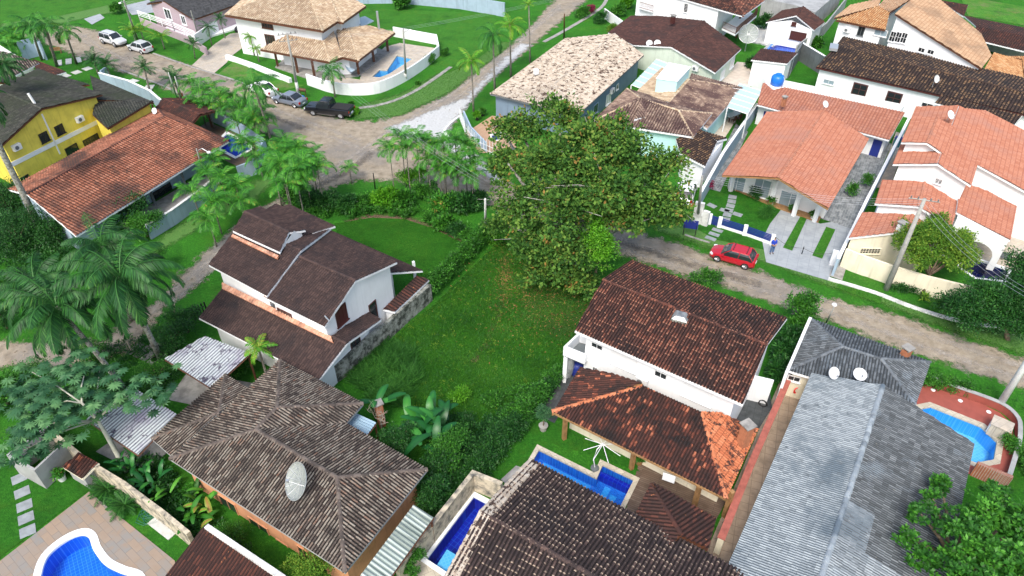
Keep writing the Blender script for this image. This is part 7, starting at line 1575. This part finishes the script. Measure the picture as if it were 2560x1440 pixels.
pole((747,240),9.0,.15,'grey utility pole with two crossarms in front of corner house',(717,83),arms=2,az=.35,white=2.2)
pole((1015,200),8.3,.13,'utility pole with curved street lamp outside curved white wall',(1008,72),lamp=(1041,80),white=1.2)
pole((2215,724),9.0,.20,'stout concrete pole rising past airy yellow green tree',arms=1,az=-.3)
pole((2495,1018),9.0,.20,'pale concrete pole leaning out at right edge beside red brown deck',mat='pole_white')
pole((343,97),8.5,.13,'grey utility pole beside lime coconut palms with lamp on top',(310,2),lamp=(300,8))
pole((497,92),6.0,.10,'thin grey pole at corner of white wall by the lilac house',(477,27))
pole((1410,98),5.2,.10,'dark wooden pole beside the far dirt road',(1411,35),mat='wood')
pole((442,243),5.0,.09,'left one of two leaning white poles beside palm hedge',(421,182),mat='pole_white')
pole((456,247),4.6,.09,'right one of two leaning white poles beside palm hedge',(437,192),mat='pole_white')
pole((938,472),2.6,.06,'short thin dark pole at junction edge of round lawn garden',(933,433),mat='black')
pole((1214,580),6.5,.11,'white pole standing between slender palm grove and great tree',(1213,497),mat='pole_white')
pole((1744,548),7.5,.12,'grey pole standing beside pale meter pillar of navy fence',(1756,440))
pole((512,440),4.8,.08,'slim grey lamp pole in areca palms by orange roof',(491,372),lamp=(522,381))
pole((2063,812),3.2,.06,'short grey lamp pole behind the slate grey wing roof',(2085,768),lamp=(2086,762))
pole((1015,202),.3,.05,'x') if 0 else None
def wire(a, b, sag, label, n=3, gap=.45, group='overhead wires', r_=.008):
    """a bundle strung between two poles is one thing"""
    d = (b-a); s_ = Vector((-d.y, d.x, 0)).normalized(); mb = MB(); c = (a+b)/2
    for k in range(n):
        o = s_*(k-(n-1)/2)*gap; mb.tube([a.lerp(b, t/14)+o-Vector((0,0,sag*4*(t/14)*(1-t/14)))-c for t in range(15)], r_, 3)
    w_ = mb.build('power_line', M['metal'], None); w_.location = c; return tag(w_, label, 'power line')
tp = list(TOPS.values())
wire(tp[0], tp[1], .5, 'overhead wires from the crossarm pole to the street lamp pole')
wire(tp[4], tp[0], .8, 'overhead wires running left from the crossarm pole to the coconut palm pole')
wire(tp[0]-Vector((0,0,.8)), tp[10]+Vector((0,0,1.5)), .9, 'overhead wires crossing the junction toward the white pole', n=3, gap=.35, r_=.006)
wire(tp[11], tp[2]-Vector((0,0,.3)), .8, 'overhead wires from grey meter pole to stout concrete pole', n=4, gap=.35)
wire(tp[2]-Vector((0,0,.3)), tp[3], .9, 'overhead wires from the stout concrete pole to the right edge pole', n=3)
wire(tp[1], P(1322,40,7.5)+Vector((25,25,0)), .8, 'overhead wires running right from the street lamp pole over the lawn')
# ================================================================ awnings, sheet roofs and small structures
def canopy(pts, mat, label, tw=.20, posts_=True, frame='metal', name='sheet_awning', cat='awning', th=1.8):
    p = [P(*t) for t in pts]; c = sum(p, Vector())/len(p); c.z = 0; r = empty(name, c, label, cat)
    link_mesh('corrugated_sheet', join_bms('s', tile_sheet(p, tw, th, 'wave', lift=0)), T[mat], r)
    mb = MB(); n = len(p)
    for i in range(n): mb.tube([p[i]-Vector((0,0,.08)), p[(i+1)%n]-Vector((0,0,.08))], .05, 4)
    for k in (.25,.5,.75): mb.tube([p[0].lerp(p[3],k)-Vector((0,0,.1)), p[1].lerp(p[2],k)-Vector((0,0,.1))], .04, 4)
    mb.build('frame', M['wood'], r)
    if posts_:
        for q_ in p[1:3]: MB().box((c*.06+q_*.94)-Vector((0,0,q_.z/2+.1-.0)), (.12,.12,q_.z-.2)).build('post', M['wood'], r)
    return r
canopy([(412,898,2.35),(512,840,2.7),(626,884,2.7),(530,972,2.35)], 'corr_white', 'white corrugated awning stained violet touching chocolate roof', .24)
canopy([(216,1050,2.35),(325,964,2.7),(442,1036,2.7),(346,1138,2.35)], 'corr_white', 'white corrugated awning blotched black beside lichen roof', .24)
canopy([(1034,1262,2.75),(1084,1294,2.35),(935,1500,2.35),(870,1480,2.75)], 'corr_green', 'grey green corrugated lean-to along the peach end wall', .26)
canopy([(888,1033,2.3),(940,1058,2.1),(918,1088,2.1),(866,1059,2.3)], 'corr_blue', 'small blue translucent sheet roof beside leafless twiggy tree', .2)
cs = empty('brick_chimney', P(955,1062), 'pinkish brick chimney stub rising beside blue sheet roof', 'chimney')
MB().box((0,0,1.1), (.45,.45,2.2), rz=.5).build('shaft', M['terracotta'], cs, world=False); MB().box((0,0,2.24), (.6,.6,.08), rz=.5).build('cap', M['concrete'], cs, world=False)
h = House(P(205,1180), 'small brick red tiled locker against whitewashed wall, bottom left', 'locker', 'storage box')
h.roof([q((157,1168,1.3),(206,1198,1.3),(248,1158,1.7),(200,1132,1.7))], 'patched', tw=.24, th=.36, style='barrel', fascia='cream')
h.wall(inset(q((157,1168,1.3),(206,1198,1.3),(248,1158,1.3),(200,1132,1.3)), .12), 'grey', top=1.22)
wt = empty('water_tank', P(1941,212,3.55), 'bright blue plastic water tank with lid on white slab', 'water tank')
MB().lathe([(.55,0),(.72,.12),(.75,.5),(.75,.95),(.62,1.15),(.40,1.25)], (0,0,0), 20).build('tank', M['blue_plastic'], wt, world=False, smooth=True)
MB().lathe([(.34,1.25),(.34,1.36),(.1,1.40)], (0,0,0), 16).build('lid', M['blue_plastic'], wt, world=False); MB().tube([(.5,-.45,1.1),(.72,-.5,.6),(.74,-.5,-.2)], .035, 6).build('pipe', M['plastic_white'], wt, world=False)
MB().box((0,0,-.1), (1.9,1.7,.18), rz=.3).build('slab', M['white'], wt, world=False); MB().box((0,0,-1.85), (1.5,1.4,3.3), rz=.3).build('tank_base', M['white'], wt, world=False)
# folding parasol frame by the L shaped pool
pf = empty('parasol_frame', P(1487,1172), 'white umbrella frame without canopy standing by L shaped pool', 'parasol frame'); hub = Vector((.35,.15,2.3))
MB().tube([(0,0,.1),(-.15,0,1.0),(0,.05,1.9),hub+Vector((0,0,.1))], .035, 6).build('pole', M['plastic_white'], pf, world=False)
MB().lathe([(.28,0),(.28,.12),(.1,.2)], (0,0,0), 14).build('base', M['dgrey'], pf, world=False)
for k in range(8):
    a_ = k*math.pi/4+.2; MB().tube([hub, hub+Vector((1.25*math.cos(a_),1.25*math.sin(a_),-.28))], .022, 5).build('rib', M['plastic_white'], pf, world=False)
pk = empty('filter_cabinet', P(2490,1085), 'stone clad pool filter cabinet with white front beside curved deck wall', 'cabinet')
MB().box((0,0,.5), (1.1,.9,1.0), rz=-.7).build('body', M['stone_pale'], pk, world=False); MB().box((0,0,1.04), (1.25,1.05,.08), rz=-.7).build('top', M['stone_tan'], pk, world=False); MB().box((*rot2(-.58,-.05,-.7),.5), (.06,.6,.8), rz=-.7).build('door', M['plastic_white'], pk, world=False)
for x, y, lb in ((2332,976,'pale round lamp set in red deck, nearest the roof'),(2400,1003,'pale round lamp set in red deck, middle one'),(2471,1031,'pale round lamp set in red deck, nearest filter cabinet')):
    o = MB().lathe([(.16,.04),(.16,.07),(.10,.10)], (0,0,0), 14).build('deck_lamp', M['plastic_white']); o.location = P(x, y); tag(o, lb, 'lamp')
def board(px, py, w_, h_, z, label, mat, name, cat, rz=0.0, post=True):
    r = empty(name, P(px, py), label, cat, None, rz); MB().box((0,0,z), (w_,.06,h_)).build('panel', M[mat], r, world=False)
    if post:
        for s in (-1,1): MB().box((s*w_*.42,0,z/2), (.07,.07,z)).build('post', M['black'], r, world=False)
board(1722,590,1.3,.9,1.3,'navy blue board on posts beside verge under the tree','navy','navy_board','litter basket',-.25)  # plain navy board on two posts
mlb = empty('mailbox', P(760,245), 'brown barrel mailbox on posts behind grey blue sedan', 'mailbox')
MB().tube([(-.4,0,1.15),(.4,0,1.0)], .22, 12).build('box', M['wood'], mlb, world=False); MB().box((-.3,0,.5), (.07,.07,1.0)).box((.3,0,.45), (.07,.07,.9)).build('posts', M['wood'], mlb, world=False)
o = MB().lathe([(.05,0),(.30,.1),(.34,.3),(.2,.5),(.06,.62)], (0,0,0), 12).build('rubbish_bag', M['blue_plastic'], smooth=True); o.location = P(758,250); tag(o, 'blue rubbish bag lying beside barrel mailbox', 'bag')
o = MB().box((0,0,.75), (.5,.35,1.5), rz=-.35).build('gate_post', M['white']); o.location = P(2079,662); tag(o, 'short white post block at end of the blue grey boundary wall', 'post')
# dining set
tb = empty('dining_table', P(1828,300), 'pale dining table on terrace under glass canopy', 'table', None, .6); MB().box((0,0,.74), (1.8,.9,.05)).build('tabletop', M['plastic_white'], tb, world=False)
for sx in (-.8,.8):
    for sy in (-.35,.35): MB().box((sx,sy,.36), (.07,.07,.72)).build('leg', M['wood'], tb, world=False)
ch0 = None
for k, (dx, dy, rz, lb) in enumerate(((-.5,-.75,.6,'left one on the near side'),(.4,-.75,.6,'right one on the near side'),(-.5,.75,3.74,'left one on the far side'),(.4,.75,3.74,'right one on the far side'))):
    o_ = Vector((*rot2(dx, dy, .6), 0)); r = empty('dining_chair', P(1828,300)+o_, 'brown wooden dining chair at terrace table, '+lb, 'chair', 'chairs round the terrace table', rz)
    MB().box((0,0,.45), (.45,.45,.05)).build('seat', M['wood'], r, world=False); MB().box((0,-.21,.75), (.45,.05,.55)).build('backrest', M['wood'], r, world=False)
    for sx in (-.19,.19):
        for sy in (-.19,.19): MB().box((sx,sy,.22), (.045,.045,.43)).build('leg', M['wood'], r, world=False)
def bench(px, py, rz, mat, label, L_=1.4):
    r = empty('bench', P(px, py), label, 'bench', None, rz); MB().box((0,0,.45), (L_,.42,.06)).build('seat', M[mat], r, world=False); MB().box((0,-.2,.75), (L_,.05,.4)).build('backrest', M[mat], r, world=False)
    for s in (-1,1): MB().box((s*L_*.42,0,.21), (.08,.4,.42)).build('leg', M[mat], r, world=False)
bench(143,133,.2,'lightwood','orange wooden bench on grass between royal palms'); bench(2503,650,-.3,'dgrey','low grey bench on stone terrace beside the arcade pillar',1.1)
def pot(px, py, z, r_, h_, mat, leaf, label, n=26, l=.22):
    r = empty('potted_plant', P(px, py, z), label, 'potted plant'); MB().lathe([(r_*.7,0),(r_,h_),(r_*1.08,h_),(r_*.9,h_-.03)], (0,0,0), 14).build('pot', M[mat], r, world=False)
    V, F, Rv = foliage([(0,0,h_+r_*.9,r_*1.6,r_*1.6,r_*1.1)], n, 14, r_*.5, l, l*.4, np.random.default_rng(int(px))); npmesh('foliage', V, F, L[leaf], r, world=False, col=Rv)
pot(158,1200,0,.28,.5,'plastic_white','areca','white pot with yellowish plant beside grey bin enclosure'); pot(1193,300,0,.28,.5,'black','lime','large black pot with lime shrub on wooden deck',40,.3); pot(1206,290,0,.25,.45,'black','mid','smaller black pot with green shrub on wooden deck',30,.3)
pot(1924,512,.14,.26,.45,'terracotta','mid','terracotta pot between the white porch columns'); pot(2031,549,0,.25,.45,'plastic_white','mid','white pot at foot of the last porch column'); pot(1597,1158,.02,.3,.45,'lightwood','mid','woven basket plant pot under the patched roof eave'); pot(1979,530,.14,.24,.35,'wood','mid','brown pot on timber porch step')
o = MB().lathe([(.42,0),(.5,.2),(.5,.9),(.38,1.15),(.3,1.2)], (0,0,0), 16).build('water_barrel', M['navy'], smooth=True); o.location = P(1443,935); tag(o, 'dark blue barrel under white terrace of the skylight house', 'barrel')
o = MB().tube([(-.1,0,0),(0,0,1.0),(.1,0,1.9)], .28, 10, rs=[.22,.32,.12]).build('folded_parasol', M['metal']); o.location = P(1424,940); tag(o, 'folded grey parasol leaning under the white terrace', 'parasol')
bn = empty('wheelie_bin', P(2240,365), 'teal wheeled bin in narrow lane beside navy door wall', 'bin'); M['teal'] = plain('teal_plastic', (.01,.16,.22), .4); MB().box((0,0,.5), (.6,.7,1.0), rz=.9).build('body', M['teal'], bn, world=False); MB().box((0,0,1.03), (.66,.78,.07), rz=.9).build('lid', M['navy'], bn, world=False)
# hose coils and a towel
def coil(p, n, r_, label, mat, name='garden_hose', turns=5):
    t_ = Vector((-n.y, n.x, 0)); mb = MB(); pts = []
    for k in range(turns*16+1):
        a_ = 2*math.pi*k/16; rr = r_*(.75+.25*math.sin(k*.37)); pts.append(t_*math.cos(a_)*rr+Vector((0,0,1))*math.sin(a_)*rr+n*(.03+.02*math.sin(k*.9)))
    mb.tube(pts, .025, 5); o = mb.build(name, M[mat]); o.location = p; tag(o, label, 'hose')
M['hose_red'] = plain('red_hose', (.75,.03,.03), .4); M['hose_green'] = plain('green_hose', (.01,.12,.08), .5)
coil(P(1987,990)+Vector((0,-.12,.75)), Vector((.25,-.97,0)), .36, 'bright red hose coiled on cream alley wall', 'hose_red')
coil(P(1909,1010,1.0), Vector((-.6,-.8,0)), .35, 'black hose coiled beside slate yard of skylight house', 'black')
mb = MB(); pts_ = [(math.cos(t*.9)*(.5+.3*math.sin(t*.33)), math.sin(t*.9)*(.4+.3*math.cos(t*.27))+t*.012, .05) for t in range(70)]; mb.tube(pts_, .018, 4); o = mb.build('garden_hose', M['hose_green']); o.location = P(372,1300); tag(o, 'tangled green hose on lawn beside tan pool deck', 'hose')
mb = MB(); tp_ = P(1672,1195,1.9); mb.box((0,0,0), (.75,.05,.65), rz=-.42); o = mb.build('towel', M['white']); o.location = tp_; tag(o, 'white towel hanging below the patched roof eave', 'towel')
hm = MB(); a = P(858,150,1.9); b = P(893,168,1.9); V = []
for k in range(13):
    t_ = k/12; c = a.lerp(b, t_)-Vector((0,0,1.1*4*t_*(1-t_))); wv = .55*math.sin(math.pi*t_)+.03; V += [c+Vector((.35*wv,.9*wv,.18*wv*2)), c, c-Vector((.35*wv,.9*wv,-.18*wv*2))]
cc = (a+b)/2; o = MB().add([v-cc for v in V], [(3*k+j,3*k+j+1,3*k+4+j,3*k+3+j) for k in range(12) for j in (0,1)]).build('hammock', M['bluewall']); o.location = cc; tag(o, 'blue and white hammock slung between timber porch posts', 'hammock')
# chain posts on the paver driveway
r = empty('chain_barrier', P(2005,628), 'thin dark chain with posts across the paver driveway', 'barrier')
cp = [P(1935,608)+Vector((0,0,.7)), P(2004,636)+Vector((0,0,.7)), P(2078,650)+Vector((0,0,.8))]
mb = MB()
for a, b in zip(cp[:-1], cp[1:]): mb.tube([a.lerp(b, t/10)-Vector((0,0,.35*4*(t/10)*(1-t/10))) for t in range(11)], .018, 4)
mb.build('chain', M['black'], r); MB().tube([cp[1]-Vector((0,0,.7)), cp[1]+Vector((0,0,.15))], .04, 6).build('post', M['black'], r)
# ================================================================ the person
M['skin'] = plain('light_brown_skin', (.42,.24,.16), .6); M['shirt'] = plain('royal_blue_shirt', (.012,.05,.42), .8); M['jeans'] = plain('blue_jeans', (.05,.12,.26), .9); M['hair'] = plain('dark_hair', (.012,.010,.010), .7); M['shoe'] = plain('dark_shoes', (.02,.02,.02), .7)
def skin_obj(name, verts, edges, radii, mat, parent, sub=2, root_i=0):
    me = bpy.data.meshes.new(name); me.from_pydata(verts, edges, []); o = bpy.data.objects.new(name, me); COL.objects.link(o); o.parent = parent; me.materials.append(M[mat])
    sk = o.modifiers.new('skin', 'SKIN'); sk.use_smooth_shade = True
    for i, v in enumerate(me.skin_vertices[0].data): v.radius = radii[i] if isinstance(radii[i], tuple) else (radii[i], radii[i]); v.use_root = (i == root_i)
    s = o.modifiers.new('sub', 'SUBSURF'); s.levels = sub; s.render_levels = sub; return o
pr = empty('person', P(1928,634), 'person in blue shirt and jeans standing beside navy fence, hands held together', 'person', None, R_(8))
B_ = [(0,0,.95),(0,0,1.12),(0,.01,1.32),(0,.02,1.46),(0,.01,1.54),(0,-.01,1.62),(0,-.02,1.70)]       # spine, neck, head
vr = [(.15,.11),(.14,.10),(.17,.11),(.07,.07),(.05,.055),(.078,.095),(.06,.075)]
ed = [(0,1),(1,2),(2,3),(3,4),(4,5),(5,6)]
def addc(pts, rs, start):
    p0 = start
    for v, r_ in zip(pts, rs): B_.append(v); vr.append(r_ if isinstance(r_, tuple) else (r_, r_)); ed.append((p0, len(B_)-1)); p0 = len(B_)-1
    return p0
for s in (-1, 1):
    hip = addc([(s*.09,0,.88),(s*.11,-.01,.50),(s*.12,.02,.10),(s*.13,-.10,.045),(s*.135,-.16,.035)], [.095,.062,.045,.04,.032], 0)
    wr = addc([(s*.19,.01,1.42),(s*.25,.02,1.17),(s*.12,-.20,1.08),(s*.05,-.27,1.09)], [.058,.045,.036,.028], 2)
    for j, (dx, dz, ln) in enumerate(((.0,.028,.060),(.0,.010,.068),(.0,-.008,.064),(.0,-.026,.052))): addc([(s*(.05-.025), -.295-.004*j, 1.09+dz), (s*(.05-.035)-s*.01, -.30-.01*j, 1.085+dz-.01)], [.0095,.008], wr)
    addc([(s*.05,-.275,1.125),(s*.035,-.29,1.15)], [.010,.009], wr)
skin_obj('body', B_, ed, vr, 'skin', pr)
skin_obj('shirt', [(0,0,.98),(0,0,1.15),(0,.01,1.34),(0,.02,1.46),(-.19,.01,1.42),(-.24,.02,1.20),(-.17,-.12,1.12),(.19,.01,1.42),(.24,.02,1.20),(.17,-.12,1.12)], [(0,1),(1,2),(2,3),(2,4),(4,5),(5,6),(2,7),(7,8),(8,9)], [(.175,.135),(.165,.125),(.19,.13),(.075,.075),.075,.064,.05,.075,.064,.05], 'shirt', pr)
skin_obj('trousers', [(0,0,.98),(-.095,0,.86),(-.11,-.01,.50),(-.12,.02,.09),(.095,0,.86),(.11,-.01,.50),(.12,.02,.09)], [(0,1),(1,2),(2,3),(0,4),(4,5),(5,6)], [(.165,.125),.105,.078,.062,.105,.078,.062], 'jeans', pr)
skin_obj('hair', [(0,.02,1.66),(0,.02,1.725),(0,-.03,1.745)], [(0,1),(1,2)], [(.078,.085),(.082,.088),(.055,.05)], 'hair', pr)
for s in (-1, 1): skin_obj('shoe', [(s*.12,.05,.05),(s*.13,-.08,.05),(s*.135,-.17,.04)], [(0,1),(1,2)], [.055,.055,.045], 'shoe', pr, 1)
fa = MB(); 
for s in (-1,1): fa.box((s*.03,-.105,1.645), (.022,.012,.012))
fa.build('eyes', M['black'], pr, world=False); MB().box((0,-.118,1.62), (.022,.03,.04)).build('nose', M['skin'], pr, world=False); MB().box((0,-.102,1.585), (.045,.012,.010)).build('mouth', M['terracotta'], pr, world=False)
